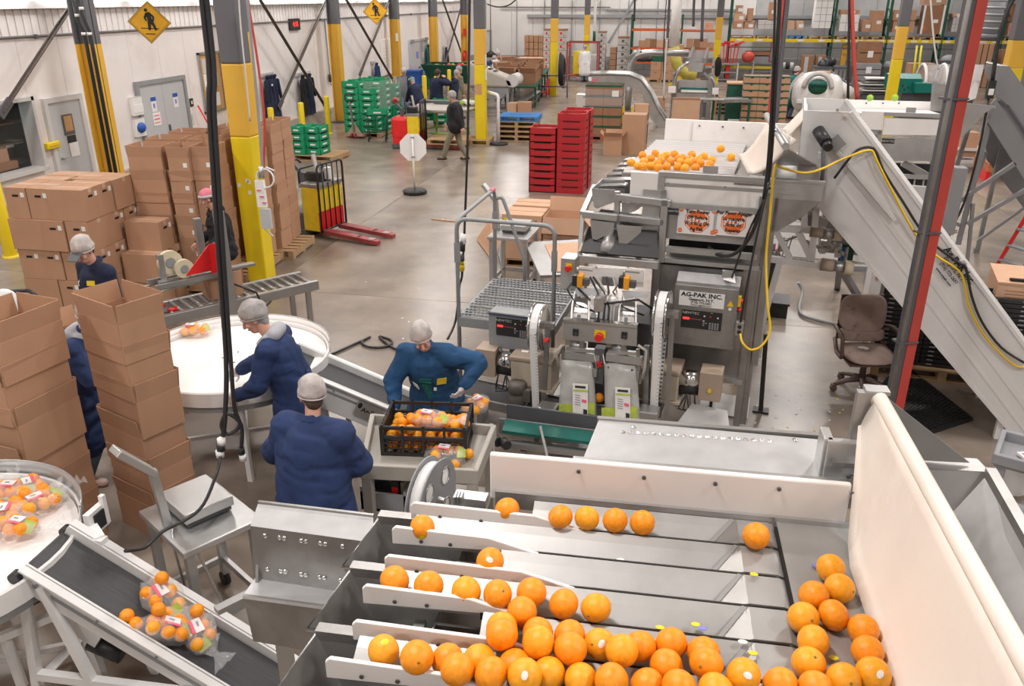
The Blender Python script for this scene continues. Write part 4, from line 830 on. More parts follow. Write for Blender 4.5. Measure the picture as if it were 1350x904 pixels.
far=[((535,157),R(200),'man with grey hair net and red shirt front, working over the green trays',dict(coat='navyd',hat='netw',hair='hairg',collar='redc',lean=10,head=(20,0),hl=(-.2,.4,.95),hr=(.2,.4,.95))),((553,172),R(48),'man in a dark jacket and green knit cap reaching over the green trays',dict(coat='navyd',hat=('teal','greyc'),hair='hairg',lean=28,head=(10,0),hl=(-.15,.5,.85),hr=(.2,.5,.85))),((577,163),R(-30),'person in a dark coat and brown knit cap with a hand at the head',dict(coat='navyd',hat=('hair','hair'),hair='hair',lean=4,bulk=1.2,hr=(.2,.22,1.5))),((599,163),R(-70),'grey haired person in a dark hooded jacket beside the vegetable table',dict(coat='navyd',hat=None,hair='hairg',hood='navyd',lean=8)),((606,156),R(-50),'person half hidden behind the grey haired person at the vegetable table',dict(coat='khaki',hat='net',hair='hairg')),((640,128),R(150),'woman with a white hairnet behind the pale vegetable machine',dict(coat='navy',hat='netw',hair='hairg',head=(15,0))),((633,132),R(120),'person in an olive jacket just behind the middle aisle column',dict(coat='khaki',hat='net',hair='hairg')),((662,122),R(-80),'person with a hairnet bending over the brown cartons in a blue top',dict(coat='navy',hat='netw',hair='hairg',lean=40,head=(5,0),hl=(-.1,.5,.9),hr=(.1,.5,.9))),((680,125),R(200),'young man in a white shirt behind the table of brown cartons',dict(coat='whitec',hat='net',hair='hair',coatlen=.95,pants='navyd')),((770,108),R(12),'person in a long white coat facing the brown rack at the back',dict(coat='whitec',hat='net',hair='hairg',coatlen=.35,lean=6,bulk=1.15)),((1038,156),R(-60),'worker in a teal smock and hairnet behind the white round machine',dict(coat='teal',hat='netw',hair='hair',lean=12,bulk=1.1)),]
for(px,py),rz,l,k in far:
 v=at(px,py);v.x-=.8 if px in(662,680) else 0;person(l,(v.x,v.y,0),rz,1.0,vox=.024,fine=False,**k)
from mathutils import noise
def apply_remesh():
 deps=bpy.context.evaluated_depsgraph_get();out=[]
 for o in REM:out.append((o,bpy.data.meshes.new_from_object(o.evaluated_get(deps))))
 for o,me in out:
  o.modifiers.clear();o.data=me
  me.polygons.foreach_set('use_smooth',[True]*len(me.polygons))
  n=o.name.split('.')[0]
  if n in('coat','trousers','hood') and len(me.vertices)>9000:
   off=Vector((o.parent.location.x*3,0,0));N_=[v.normal.copy() for v in me.vertices]
   for v,nn in zip(me.vertices,N_):
    p=v.co;a=noise.noise(Vector((p.x*7,p.y*7,p.z*4))+off);b=noise.noise(Vector((p.x*5+a*1.5,p.y*5,p.z*15+3*p.x))+off)
    v.co=p+nn*(.013*a-.030*max(0,b)**1.3+.006)
 for o,t in PATCH:
  c=[k for k in t.children if k.name.startswith('coat')][0];r=c.closest_point_on_mesh(o.location)
  r=c.ray_cast(o.location+Vector((0,.3,0)),Vector((0,-1,0)))
  if r[0]:o.location=r[1]+r[2]*.003;o.rotation_euler=r[2].to_track_quat('Y','Z').to_euler()
  # grading and bagging machine in the middle
MA=R(-6.8);MO=Matrix.Rotation(MA,3,'Z')@Vector((-.6,7.4,0))
def mv(px,py,v):
 r=Matrix.Rotation(-MA,3,'Z')@Vector(ray(px,py));t=v/r.y;return Vector((r.x*t+.6,v-7.4,CH+r.z*t))
def mz(px,py,z):
 r=Matrix.Rotation(-MA,3,'Z')@Vector(ray(px,py));t=(z-CH)/r.z;return Vector((r.x*t+.6,r.y*t-7.4,z))
def MT(name,label,cat,u=0,v=0,z=0,rz=0,group=None):
 return T(name,label,cat,MO+Matrix.Rotation(MA,3,'Z')@Vector((u,v,z)),MA+rz,group)
GM=MT('grading_machine','stainless fruit grading machine with white guards and stop notices in the middle of the hall','machine')
BED=2.50;VB=2.05
UR,UL=.47,-.45
for u in(UL+.03,UR-.02):
 for v in(.03,VB-.03):B().box((u,v,1.2),(.06,.06,2.4)).ob('leg','steeld',GM)
for z in(.62,1.86,2.27):
 B().box((0,.02,z),(UR-UL,.05,.05)).ob('cross_rail','steel',GM)
B().box((.02,.05,1.18),(UR-UL+.06,.03,1.10)).ob('cabinet_panel','steeld',GM,bev=.006);B().box((.02,.55,1.18),(UR-UL-.1,.9,1.08)).ob('cabinet_body','steeld',GM)
B().box((.02,.025,1.755),(UR-UL+.02,.06,.04)).ob('cabinet_top_rail','steel',GM);B().box((-.02,.018,1.715),(.75,.006,.012)).ob('slot','slot',GM)
B().box((.02,.06,2.12),(UR-UL+.02,.03,.34)).ob('sign_panel','steel',GM)
B().box((.02,.50,1.86),(UR-UL-.1,.03,.22)).ob('recess_shade','black',GM)  # black sheet standing in for the shade inside the opening
B().box((.03,.045,2.41),(UR-UL-.02,.03,.25)).ob('front_guard','poly',GM,bev=.006)
B().box((.03,.04,2.545),(UR-UL+.08,.07,.05)).ob('front_rim','steel',GM,bev=.006);B().box((UL+.01,.04,2.40),(.06,.06,.28)).ob('rim_post','steel',GM)
B().box((-.02,.04,2.60),(.13,.02,.07)).cyl((-.02,.028,2.60),(-.02,.02,2.60),.012).ob('hinge_tab','steel',GM)
for u in(-.38,.12):B().cyl((u,.03,2.46),(u,.024,2.46),.010).ob('bolt','galv',GM)
B().box((-.58,.03,2.40),(.28,.03,.30)).ob('left_guard','poly',GM,bev=.006)
B().box((.0,VB/2,BED-.05),(UR-UL+.5,VB-.05,.03)).ob('bed_plate','steel',GM)
lane=B().prism([(-.065,.03),(-.03,-.012),(.03,-.012),(.065,.03),(.065,.02),(.03,-.022),(-.03,-.022),(-.065,.02)],'x',-.80,.18)
lm=lane.mesh('lane','frame')
for i in range(14):link('lane',lm,GM,(-.02,.14+.14*i,BED))
B().box((.36,VB/2,BED-.005),(.34,VB-.06,.02)).ob('infeed_plate','steel',GM);B().box((.30,VB/2,BED+.008),(.02,VB-.1,.012)).ob('plate_joint','chrome',GM);B().box((.42,VB/2,BED+.007),(.006,VB-.1,.008)).ob('joint_line','slot',GM)
B().box((-.05,VB,2.62),(1.35,.03,.28)).ob('rear_guard','poly',GM,bev=.006)
B().box((-.43,VB-.018,2.61),(.006,.01,.25)).ob('guard_joint','frame',GM)
for u in(-.35,-.1,.12,.34):B().cyl((u,VB-.016,2.70),(u,VB-.026,2.70),.010,n=8).ob('bolt','darkg',GM)
B().box((.05,VB+.15,2.70),(1.1,.2,.04)).box((.0,VB+.09,2.74),(.12,.02,.06)).ob('rear_cover','steel',GM)
for i in range(6):
 v=.30+.29*i
 B().slab([(-1.12,v,2.33),(-.82,v,2.36),(-.82,v+.15,2.36),(-1.12,v+.15,2.33)],.015).ob('chute_tray','chrome',GM)
 B().box((-.97,v+.005,2.26),(.30,.01,.14)).ob('chute_wall','steeld',GM)
B().slab([(-1.12,.25,2.22),(-.82,.25,2.22),(-.82,2.0,2.22),(-1.12,2.0,2.22)],.02).ob('chute_floor','steeld',GM)
def rail(a,b,w=.06):B().bar(a,b,w).ob('frame_rail','steel',GM,bev=.004)
V0=7.38
rail(mv(812,259,V0),mv(884,268,V0));rail(mv(812,286,V0),mv(876,293,V0));rail(mv(768,282,V0-.1),mv(814,287,V0-.1));rail(mv(765,340,V0-.25),mv(868,349,V0-.25),.07)
rail(mv(814,252,V0),mv(812,345,V0),.05);rail(mv(877,262,V0),mv(871,345,V0),.06);rail(mv(768,282,V0-.1),mv(784,246,V0+.8),.05);rail(mv(768,284,V0-.1),mv(764,338,V0-.2),.04)
rail(mv(784,246,V0+.8),mv(812,252,V0+.8),.04)
def hopper(pts,v0,v1,nm='discharge_hopper'):
 P=[mv(px,py,v0) for px,py in pts]
 B().plate(P,.006).plate([p+Vector((0,v1-v0,0)) for p in P],.006).hexa([P[0],P[0]+Vector((.006,0,0)),P[0]+Vector((.006,v1-v0,0)),P[0]+Vector((0,v1-v0,0)),P[-1],P[-1]+Vector((.006,0,0)),P[-1]+Vector((.006,v1-v0,0)),P[-1]+Vector((0,v1-v0,0))]).ob(nm,'steel',GM)
hopper([(780,248),(811,250),(811,266),(787,275),(783,272)],V0+.05,V0+.5);hopper([(820,266),(848,268),(846,272),(838,278),(820,284)],V0+.06,V0+.5)
hopper([(778,290),(810,294),(808,306),(786,316),(781,314)],V0-.15,V0+.3);hopper([(813,296),(846,299),(845,306),(820,327),(817,326)],V0-.15,V0+.3)
B().box(mv(858,280,V0+.03),(.16,.03,.42)).ob('side_panel','steel',GM)
P=[mv(772,300,V0),mv(866,306,V0),mv(868,342,V0-.25),mv(763,333,V0-.25)]
B().slab(P,.02).ob('sloped_trough','black',GM);B().cyl(mv(808,308,V0-.02),mv(798,338,V0-.2),.085,n=16).ob('drum','steeld',GM)
B().slab([mv(774,300,V0+.01),mv(777,300,V0+.01),mv(766,334,V0-.25),mv(763,334,V0-.25)],.03).slab([mv(842,306,V0+.01),mv(848,306,V0+.01),mv(846,341,V0-.23),mv(838,341,V0-.23)],.03).ob('trough_side','tan',GM)
B().plate([mv(764,350,V0-.26),mv(849,357,V0-.26),mv(848,378,V0-.26),mv(763,372,V0-.26)],.02).ob('white_board','poly',GM);B().box(mv(802,370,V0-.28),(.11,.05,.08)).ob('bracket','steeld',GM)
for px in(786,828):B().cyl(mv(px,352,V0-.30),mv(px,352,V0-.305),.012).ob('bolt','galv',GM)
p=mv(752,357,V0-.15);B().box(p,(.14,.2,.30)).ob('switch_box','steel',GM,bev=.006);q=mv(750,353,V0-.26);B().box(q,(.06,.01,.08)).ob('yellow_plate','ylab',GM);B().cyl(q,q+Vector((0,-.05,0)),.028).ob('stop_button','redk',GM)
VS=6.95
for px,py in((764,369),(825,372)):
 p=mv(px,py,VS);B().box(p+Vector((-.035,0,0)),(.045,.09,.10)).ob('sensor_body','blackp',GM);B().box(p+Vector((.012,0,0)),(.05,.10,.115)).ob('amber_sensor','amber',GM,bev=.006);B().box(p+Vector((.065,0,-.01)),(.05,.06,.06)).ob('sensor_lens','darkg',GM)
 B().cyl(p+Vector((-.02,0,.06)),p+Vector((-.02,0,.12)),.012).bar(p+Vector((-.02,0,.10)),p+Vector((.12,0,.10)),.012).ob('sensor_bracket','alu',GM)
 B().tube([p+Vector((-.06,-.03,-.02)),p+Vector((-.10,-.06,-.08)),p+Vector((.0,-.1,-.2)),p+Vector((.2,-.12,-.25))],.008,6).ob('sensor_cable','blackp',GM)
for dx in(0,62):
 B().plate([mv(758+dx,379+dx*.06,VS),mv(796+dx,381+dx*.06,VS),mv(788+dx,390+dx*.06,VS-.02),mv(776+dx,388+dx*.06,VS-.02),mv(762+dx,391+dx*.06,VS-.02)],.02).ob('funnel','doorg',GM)
 a,b_=mv(757+dx,393+dx*.08,6.95),mv(775+dx,394+dx*.08,6.95);c_,d_=mv(752+dx,429+dx*.06,6.62),mv(775+dx,431+dx*.06,6.62)
 B().slab([a,b_,mv(774+dx,413+dx*.07,6.80),mv(753+dx,412+dx*.07,6.80)],.012).ob('chute_plate','alu',GM);B().slab([mv(753+dx,414+dx*.07,6.80),mv(774+dx,415+dx*.07,6.80),d_,c_],.012).ob('chute_front','poly',GM)
 for P_ in((a,mv(753+dx,412+dx*.07,6.80),c_),(b_,mv(775+dx,413+dx*.07,6.80),d_)):
  for q0,q1 in zip(P_,P_[1:]):B().slab([q0+Vector((0,0,.07)),q0-Vector((0,0,.02)),q1-Vector((0,0,.02)),q1+Vector((0,0,.07))],.012).ob('chute_cheek','poly',GM)
 B().cyl(mv(752+dx,412+dx*.06,6.75),mv(776+dx,413+dx*.06,6.75),.010).ob('cross_rod','chrome',GM);B().box(mv(763+dx,423+dx*.06,6.62),(.03,.01,.12)).ob('strap','galv',GM)
B().cyl(mv(783,398,6.8),mv(795,390,7.0),.035).cyl(mv(803,392,7.0),mv(812,398,6.8),.035).ob('white_deflector','poly',GM)
p=mv(791,400,6.75);B().box(p,(.09,.10,.12)).cyl(p+Vector((-.02,-.02,-.05)),p+Vector((.0,-.02,-.28)),.02).box(p+Vector((.04,.0,.05)),(.05,.08,.05)).ob('valve_block','chrome',GM)
for i,(x0,x1) in enumerate(((782,803),(786,806),(800,797),(808,810),(778,790))):B().tube([mv(x0,365,7.0),mv((x0+x1)/2+4,385,6.9),mv(x1,405,6.75),mv(x1-2,430,6.65)],.007 if i%2 else .010,6).ob('air_line','sand' if i%2 else 'blackp',GM)
B().tube([mv(760,378,6.95),mv(785,402,6.8),mv(815,398,6.75),mv(842,395,6.75),mv(868,412,6.9),mv(884,416,7.1)],.011,6).ob('long_cable','blackp',GM)
VF=6.62
a,b_=mv(743,434,VF),mv(840,443,VF)
B().bar(a,b_,.03,.18,up=(0,0,1)).ob('control_bar','steel',GM);B().bar(a+Vector((0,0,.10)),b_+Vector((0,0,.10)),.07,.02).ob('bar_top','chrome',GM)
for px,py in((759,438),(823,442)):B().box(mv(px,py,VF-.02),(.05,.02,.06)).cyl(mv(px,py+2,VF-.03),mv(px,py+2,VF-.05),.017).ob('selector_knob','ink',GM)
p=mv(791,440,VF-.02);B().box(p,(.10,.01,.07)).ob('yellow_plate','ylab',GM);B().cyl(p+Vector((0,0,-.02)),p+Vector((0,-.06,-.02)),.035).ob('stop_button','redk',GM)
for dx in(0,55):
 B().box(mv(768+dx,469+dx*.06,VF),(.32,.06,.07)).ob('seal_bar','steel',GM);B().bar(mv(747+dx,460+dx*.06,VF),mv(785+dx,462+dx*.06,VF),.04,.03).ob('clamp_rail','steel',GM);B().cyl(mv(752+dx,455+dx*.06,VF+.05),mv(772+dx,456+dx*.06,VF+.05),.035).ob('roller','alu',GM)
 B().box(mv(767+dx,451+dx*.06,VF),(.04,.02,.34)).ob('hanger_strap','steeld',GM);B().box(mv(758+dx,447+dx*.06,VF+.1),(.16,.10,.09)).ob('brass_block','beige',GM)
 B().box(mv(768+dx,489+dx*.06,VF-.03),(.26,.02,.08)).ob('plate','steel',GM)
 B().tube(arc(mv(763+dx,480+dx*.08,VF-.04),.105,180,360,10),.012,8).ob('bag_handle','paper' if dx==0 else 'blackp',GM)
B().bar(mv(742,455,VF),mv(744,500,VF),.03).bar(mv(841,460,VF),mv(843,505,VF),.03).ob('side_post','steeld',GM)
B().tube([mv(783,465,VF-.02),mv(786,480,VF-.03),mv(788,500,VF-.03)],.008,5).tube([mv(795,466,VF-.02),mv(800,500,VF-.03),mv(815,505,VF-.06),mv(822,495,VF-.06)],.008,5).ob('bead_chain','alu',GM)
B().box(mv(791,480,VF+.03),(.09,.10,.34)).ob('centre_block','darkg',GM);B().bar(mv(786,477,VF-.04),mv(793,483,VF-.04),.015).bar(mv(793,477,VF-.04),mv(788,484,VF-.04),.015).ob('red_tag','redk',GM)
B().box((-.62,.0,.75),(.75,.5,.9)).ob('inner_frame','darkg',GM)
for px in(853,863):B().bar(mv(px,455,VF+.2),mv(px-2,555,VF+.1),.05).ob('guide_post','steeld',GM)
B().tube([mv(841,455,VF-.05),mv(852,462,VF-.06),mv(850,485,VF-.05),mv(846,500,VF-.05)],.014,6).tube([mv(741,455,VF-.05),mv(733,465,VF-.06),mv(737,485,VF-.05)],.014,6).ob('cream_hose','sand',GM)
def drive(px0,py0,px1,py1,v,r0,r1):
 a,b_=mv(px0,py0,v),mv(px1,py1,v);Q=Matrix.Rotation(R(90),3,'Y');X=Vector((1,0,0))
 B().lathe([(0,-.05),(r0*.9,-.05),(r0*1.1,-.058),(r0*1.1,-.045),(r0,-.04),(r0,.04),(r0*1.1,.045),(r0*1.1,.058),(r0*.9,.05),(0,.05)],a,24,Q).ob('pulley','chrome',GM)
 B().cyl(b_-X*.04,b_+X*.04,r1*.93).ob('lower_pulley','blackp',GM)
 d=b_-a;ang=math.atan2(d.z,d.y);P=[]
 pts=[(a.y+r0*math.cos(ang+math.pi/2+math.pi*i/12),a.z+r0*math.sin(ang+math.pi/2+math.pi*i/12)) for i in range(13)]+[(b_.y+r1*math.cos(ang-math.pi/2+math.pi*i/8),b_.z+r1*math.sin(ang-math.pi/2+math.pi*i/8)) for i in range(9)]
 pts.append(pts[0])
 B().grid([[(a.x+s,y,z) for s in(-.035,.035)] for y,z in pts],sm=False).ob('white_belt','paper',GM,solid=.006)
 n=0
 L_=(Vector(pts[13])-Vector(pts[12])).length
 g=B()
 for i in range(24):
  u0=i/24;y0,z0=(Vector(pts[12])*(1-u0)+Vector(pts[13])*u0);g.box((a.x+.025,y0-.003*0,z0),(.016,.012,.008))
 for i in range(24):
  u0=i/24;y0,z0=(Vector(pts[-2])*(1-u0)+Vector(pts[0])*u0);g.box((a.x+.022,y0,z0),(.016,.014,.010))
 g.ob('belt_tick','ink',GM)['kind']='stuff'
 B().bar(a+Vector((.09,-.02,.02)),b_+Vector((.09,0,-.05)),.045,.03).ob('drive_arm','steeld',GM);B().box(a+Vector((.08,0,.02)),(.12,.06,.06)).ob('shaft_block','alu',GM)
drive(711,430,704,530,6.75,.20,.075);drive(873,415,866,540,6.75,.20,.075)
B().cyl(mv(722,448,6.6),mv(719,448,6.55),.02).ob('red_knob','redk',GM)
def gearbox(px,py,v,s):
 p=mv(px,py,v);B().box(p,(.40,.30,.26)).ob('gear_case','beige',GM,bev=.01);B().box(p+Vector((0,0,.15)),(.43,.33,.05)).ob('case_lid','tan',GM,bev=.015);B().box(p+Vector((0,0,-.14)),(.46,.36,.02)).ob('case_foot','beige',GM)
 B().box(p+Vector((-.10,-.02,.178)),(.07,.05,.004)).ob('lid_label','paper',GM)
 m=p+Vector((s*.33,.02,.03));B().cyl(p+Vector((s*.2,0,.05)),m+Vector((s*.05,-.02,.02)),.085,n=16).ob('motor','chrome',GM);B().cyl(p+Vector((s*.2,0,-.04)),m+Vector((s*.05,-.02,-.06)),.07,n=16).ob('motor_black','blackp',GM)
 B().box(m+Vector((s*.15,0,.0)),(.20,.22,.28)).ob('junction_box','tan',GM,bev=.006);B().cyl(m+Vector((s*.15,-.11,-.03)),m+Vector((s*.15,-.13,-.03)),.018).ob('brass_gland','ylab',GM)
 for k in range(3):B().tube([m+Vector((s*.02,-.1,-.1)),m+Vector((s*.04,-.12,-.22-.03*k)),m+Vector((-s*(.02+.05*k),-.1,-.26)),m+Vector((-s*.05,-.08,-.1))],.008,5).ob('wire_loop','blackp',GM)
gearbox(706,486,6.9,-1);gearbox(868,500,7.05,1)
B().box(mv(838,496,7.1)+Vector((.0,.15,.1)),(.10,.1,.1)).ob('tan_cover','tan',GM)
p=mv(682,505,6.7);B().lathe([(0,0),(.075,0),(.085,.03),(.085,.1),(.07,.13),(.09,.14),(.09,.22),(.07,.24),(0,.24)],p-Vector((0,0,.22)),16).ob('round_motor','pebble',GM);B().box(p+Vector((.1,0,-.1)),(.08,.1,.12)).ob('motor_terminal','pebble',GM)
t=T('low_belt','low dark belt running across behind the gear boxes to the left','conveyor');a,b_=at(618,512,.32),at(812,555,.32);B().bar(a,b_,.34,.03).ob('belt','belt',t);B().bar(a+Vector((.05,.19,-.02)),b_+Vector((.05,.19,-.02)),.03,.09).bar(a-Vector((.05,.19,.02)),b_-Vector((.05,.19,.02)),.03,.09).ob('side_rail','steeld',t)
for k in(.1,.5,.9):c_=a.lerp(b_,k);B().box((c_.x,c_.y,.14),(.05,.3,.28)).ob('leg','steeld',t)
t=T('green_belt_conveyor','short conveyor with a green belt below the hanging bags','conveyor')
zg=.46;q=[at(668,556,zg),at(800,575,zg),at(780,582,zg),at(662,571,zg)]
B().slab([at(666,556,zg),at(815,577,zg),at(805,590,zg),at(662,571,zg)],.03).ob('belt','beltg',t)
B().slab([at(668,555,zg-.04),at(815,576,zg-.04),at(815,576,zg-.04)+Vector((0,0,.17)),at(668,555,zg-.04)+Vector((0,0,.17))],.02).ob('back_wall','darkg',t)
B().slab([at(658,571,zg-.12),at(806,590,zg-.12),at(806,590,zg-.12)+Vector((0,0,.15)),at(658,571,zg-.12)+Vector((0,0,.15))],.02).ob('front_wall','steel',t)
B().bar(at(672,585,zg-.08),at(806,601,zg-.08),.07,.05).ob('lower_rail','alu',t);B().bar(at(712,562,zg+.08),at(722,605,zg-.1),.022).ob('support_rod','steeld',t)
for px,py in((652,578),(663,582)):p=at(px,py,zg-.06);B().cyl(p,p+Vector((.05,-.06,0)),.045).ob('end_roller','blackp',t)
for px in(690,780):p=at(px,592,zg-.1);B().box((p.x,p.y,.17),(.05,.05,.34)).ob('leg','steeld',t)
def hangbag(dx,label):
 t=T('bag_stack',label,'bags',(0,0,0));W_=lambda px,py,v:MO+Matrix.Rotation(MA,3,'Z')@mv(px,py,v)
 v0,v1=VF-.02,VF-.16;n=8;P=[]
 for i in range(n+1):
  k=i/n;row=[]
  xl=741-5*k+dx+(6*k if dx else 0);xr=780+6*k+dx*(1.03);y=474+80*k+dx*.09
  for j in range(7):
   u_=j/6;row.append(W_(xl+(xr-xl)*u_,y+3*u_,v0+(v1-v0)*k-.02*math.sin(u_*math.pi)-.01*math.sin(i*1.7+j)))
  P.append(row)
 B().grid(P).ob('film_front','filmg',t,solid=.008);
 B().grid([[p_+Vector((.006,.03,.002)) for p_ in row] for row in P]).ob('film_back','filmg',t,solid=.006)
 def q(x0,y0,x1,y1,m,nm,d):
  k0,k1=(y0-474-dx*.09)/80,(y1-474-dx*.09)/80;vv=lambda k:v0+(v1-v0)*k-.035-d
  B().slab([W_(x0,y1,vv(k1)),W_(x1,y1+1.2,vv(k1)),W_(x1,y0+1.2,vv(k0)),W_(x0,y0,vv(k0))],.002).ob(nm,m,t)
 o=dx*1.0
 y0=505+dx*.09
 q(737+o,y0+27,758+o,y0+43,'bagg','green_band',0);q(774+o,y0+25,784+o,y0+40,'bagg','green_band',0)
 q(755+o,y0,775+o,y0+46,'bagw','paper_label',.008);q(756+o,y0+8,775+o,y0+10.5,'bagg','green_line',.012);q(767+o,y0+21,773+o,y0+25,'bagr','red_stamp',.012);q(769+o,y0+34,774+o,y0+42,'ink','bar_code',.012)
 for k in range(5):q(758+o,y0+15+3*k,765+o,y0+16+3*k,'galv','print_line',.012)
 q(758+o,y0+3,772+o,y0+6,'ink','script_logo',.012)
 q(739+o,y0+45,782+o,y0+49,'film','bottom_fold',.004)
hangbag(0,'stack of clear printed bags hanging at the left bagging head');hangbag(56,'stack of clear printed bags hanging at the right bagging head')
for px,py in((790,524),(846,541)):
 p=MO+Matrix.Rotation(MA,3,'Z')@mv(px,py,VF);orange(p,.045,('orange caught between the two hanging bag stacks','orange just right of the right hand bag stack')[px>800],None)
for px,py in((723,540),(855,545)):p=mv(px,py,VF-.05);B().box(p,(.18,.16,.10)).ob('outlet_scoop','alu',GM,bev=.01)
def keypad(t,x,y,z,w,h):
 B().box((x,y,z),(w,.008,h)).ob('panel_face','ink',t);word('NEWTEC',h*.19,(x-w*.27,y-.006,z+h*.36),FRONT,'frame',t,sx=1.15)
 B().box((x-w*.38,y-.006,z+h*.04),(w*.16,.004,h*.11)).ob('red_display','redglow',t);B().box((x-w*.14,y-.006,z+h*.03),(w*.30,.004,h*.07)).ob('dim_display','redf',t)
 km=cached(('key',w),lambda:B().box((0,0,0),(w*.045,.004,h*.075)).mesh('key','galv'))
 for i in range(4):
  for j in range(4):link('key',km,t,(x+w*(.22+.065*i),y-.006,z-h*(.12+.10*j)))
 for i,(dx_,dz_) in enumerate(((.06,-.02),(.06,-.14),(.12,-.14),(.06,-.26),(.07,.25),(.22,.25),(.40,.22))):B().box((x+w*dx_,y-.006,z+h*dz_),(w*.04,.004,h*.07)).ob('indicator',('frame','galv','galv','galv','paper','redk','paper')[i],t)
 B().box((x+w*.24,y-.006,z+h*.46),(w*.04,.005,h*.04)).ob('green_led','lime',t)
p=mv(928,418,7.15)
CB=MT('control_cabinet','stainless control cabinet with a lettered white plate and red display on the grading machine','cabinet',p.x,p.y,p.z)
w_,h_=.56,.58
B().box((0,.13,0),(w_,.26,h_)).ob('case','steeld',CB,bev=.006);B().plate([(-w_/2,.0,h_/2-.05),(w_/2,.0,h_/2-.05),(w_/2,.20,h_/2+.06),(-w_/2,.20,h_/2+.06)],.02).ob('sloped_top','swirl',CB)
B().box((-.035,-.004,.165),(.40,.008,.135)).ob('name_plate','paper',CB)
word('AG-PAK INC.',.056,(-.035,-.010,.205),FRONT,'ink',CB,sx=1.12,bold=.0018);word('Gasport, N.Y.',.036,(-.035,-.010,.163),FRONT,'ink',CB,sx=1.1,bold=.001);word('(716) 772-2651',.027,(-.035,-.010,.134),FRONT,'ink',CB,sx=1.1,bold=.0006);word('www.agpak.com',.025,(-.035,-.010,.112),FRONT,'ink',CB,sx=1.1)
keypad(CB,-.02,-.004,-.03,.36,.17)
B().prism([(.19,.13),(.25,.13),(.22,.185)],'y',-.008,0).ob('warning_triangle','ylab',CB);B().cyl((.22,-.0,.105),(.22,-.012,.105),.014).ob('key_lock','paper',CB)
B().box((w_/2+.01,.05,.17),(.03,.06,.09)).ob('yellow_switch_plate','ylab',CB);B().cyl((w_/2,.05,.17),(w_/2+.05,.05,.17),.025).ob('rotary_switch','redk',CB);B().cyl((w_/2,.05,.09),(w_/2+.04,.05,.09),.022).ob('red_button','redk',CB)
B().box((w_/2-.12,.15,h_/2+.09),(.09,.08,.05)).ob('top_bracket','steel',CB);B().slab([(.13,.1,h_/2+.05),(.24,.06,h_/2+.04),(.22,.14,h_/2+.10),(.11,.17,h_/2+.12)],.006).ob('white_rag','paper',CB)
p=mv(1003,446,7.2)
p=mv(975,432,7.1);t=MT('outlet_box','small grey outlet box with a yellow cord, hanging by the control cabinet','outlet',p.x,p.y,p.z);B().box((0,0,0),(.07,.06,.13)).ob('body','alu',t,bev=.005);B().cyl((0,-.03,.02),(0,-.036,.02),.018).cyl((0,-.03,-.03),(0,-.036,-.03),.018).ob('socket','ink',t)
W_=lambda px,py,v:MO+Matrix.Rotation(MA,3,'Z')@mv(px,py,v)
cable('yellow_cable','yellow cable drooping from the outlet box and climbing along the black cable bundle',[W_(976,440,7.05),W_(979,452,7.0),W_(990,461,7.0),W_(1005,455,7.0),W_(1015,435,7.05),W_(1012,400,7.1),W_(1010,340,7.2),W_(1015,285,7.2),W_(1021,222,7.2),W_(1030,221,7.3),W_(1060,228,7.5),W_(1085,222,7.8),W_(1110,210,8.0),W_(1146,198,8.1),W_(1155,210,8.1),W_(1170,240,8.1),W_(1215,320,8.12),W_(1262,355,8.14),W_(1272,375,8.14),W_(1278,405,8.14),W_(1300,445,8.14),W_(1335,480,8.14),W_(1352,484,8.14)],.011,'yhose')
cable('cable_bundle','thick black cable bundle falling from the ceiling to the grading machine',[W_(1033,-160,7.0),W_(1028,0,7.0),W_(1023,90,7.0),W_(1019,170,7.05),W_(1013,235,7.15),W_(1000,285,7.15),W_(985,318,7.2),W_(965,336,7.25),W_(945,335,7.4),W_(935,325,7.6)],.017)
cable('thin_cable','thin black cable from the bundle down to the outlet box',[W_(1014,240,7.1),W_(1000,300,7.08),W_(990,350,7.06),W_(982,390,7.05),W_(976,426,7.08)],.010)
cable('thin_cable','thin black cable from the bundle down to the top of the control cabinet',[W_(1008,262,7.1),W_(985,310,7.2),W_(965,366,7.25)],.009)
cable('long_black_cable','black cable hanging from the ceiling just left of the stop notices',[W_(1026,-160,6.95),W_(1022,0,6.95),W_(1018,120,7.0),W_(1012,215,7.05),W_(1006,262,7.1)],.010)
def notice(px,py,lines,label):
 p=mv(px,py,7.4);t=MT('stop_notice',label,'sign',p.x,-.0,p.z);w,h=.345,.25
 B().box((0,0,0),(w,.006,h)).ob('board','paper',t)
 o=[(.115*math.cos(R(22.5+45*i)),.115*math.sin(R(22.5+45*i))) for i in range(8)];o2=[(x*.93,z*.93) for x,z in o];o3=[(x*.85,z*.85) for x,z in o]
 B().prism(o,'y',-.0045,-.003).ob('orange_octagon_edge','stopor',t);B().prism(o2,'y',-.0055,-.003).ob('white_ring','paper',t);B().prism(o3,'y',-.0065,-.003).ob('orange_octagon','stopor',t)
 word('STOP',.075,(0,-.0075,-.005),FRONT,'paper',t,bold=.004,sx=.9)
 for x in(-.145,.145):
  for z in(-.095,.095):B().prism([(x+.022*math.cos(R(22.5+45*i)),z+.022*math.sin(R(22.5+45*i))) for i in range(8)],'y',-.0045,-.003).ob('small_octagon','stopor',t);word('STOP',.013,(x,-.0055,z),FRONT,'paper',t)
 for i,l in enumerate(lines):word(l,.046,(0,-.0095,.082-.052*i),FRONT,'ink',t,sx=.92,bold=.0012)
notice(919,291,['Turn Power','Off Before','Working On','Ag Pak'],'white stop notice in English on the grading machine, the left one')
notice(967,293,['Por Favor Apagar','La maquina','Ante de','Reparar'],'white stop notice in Spanish on the grading machine, the right one')
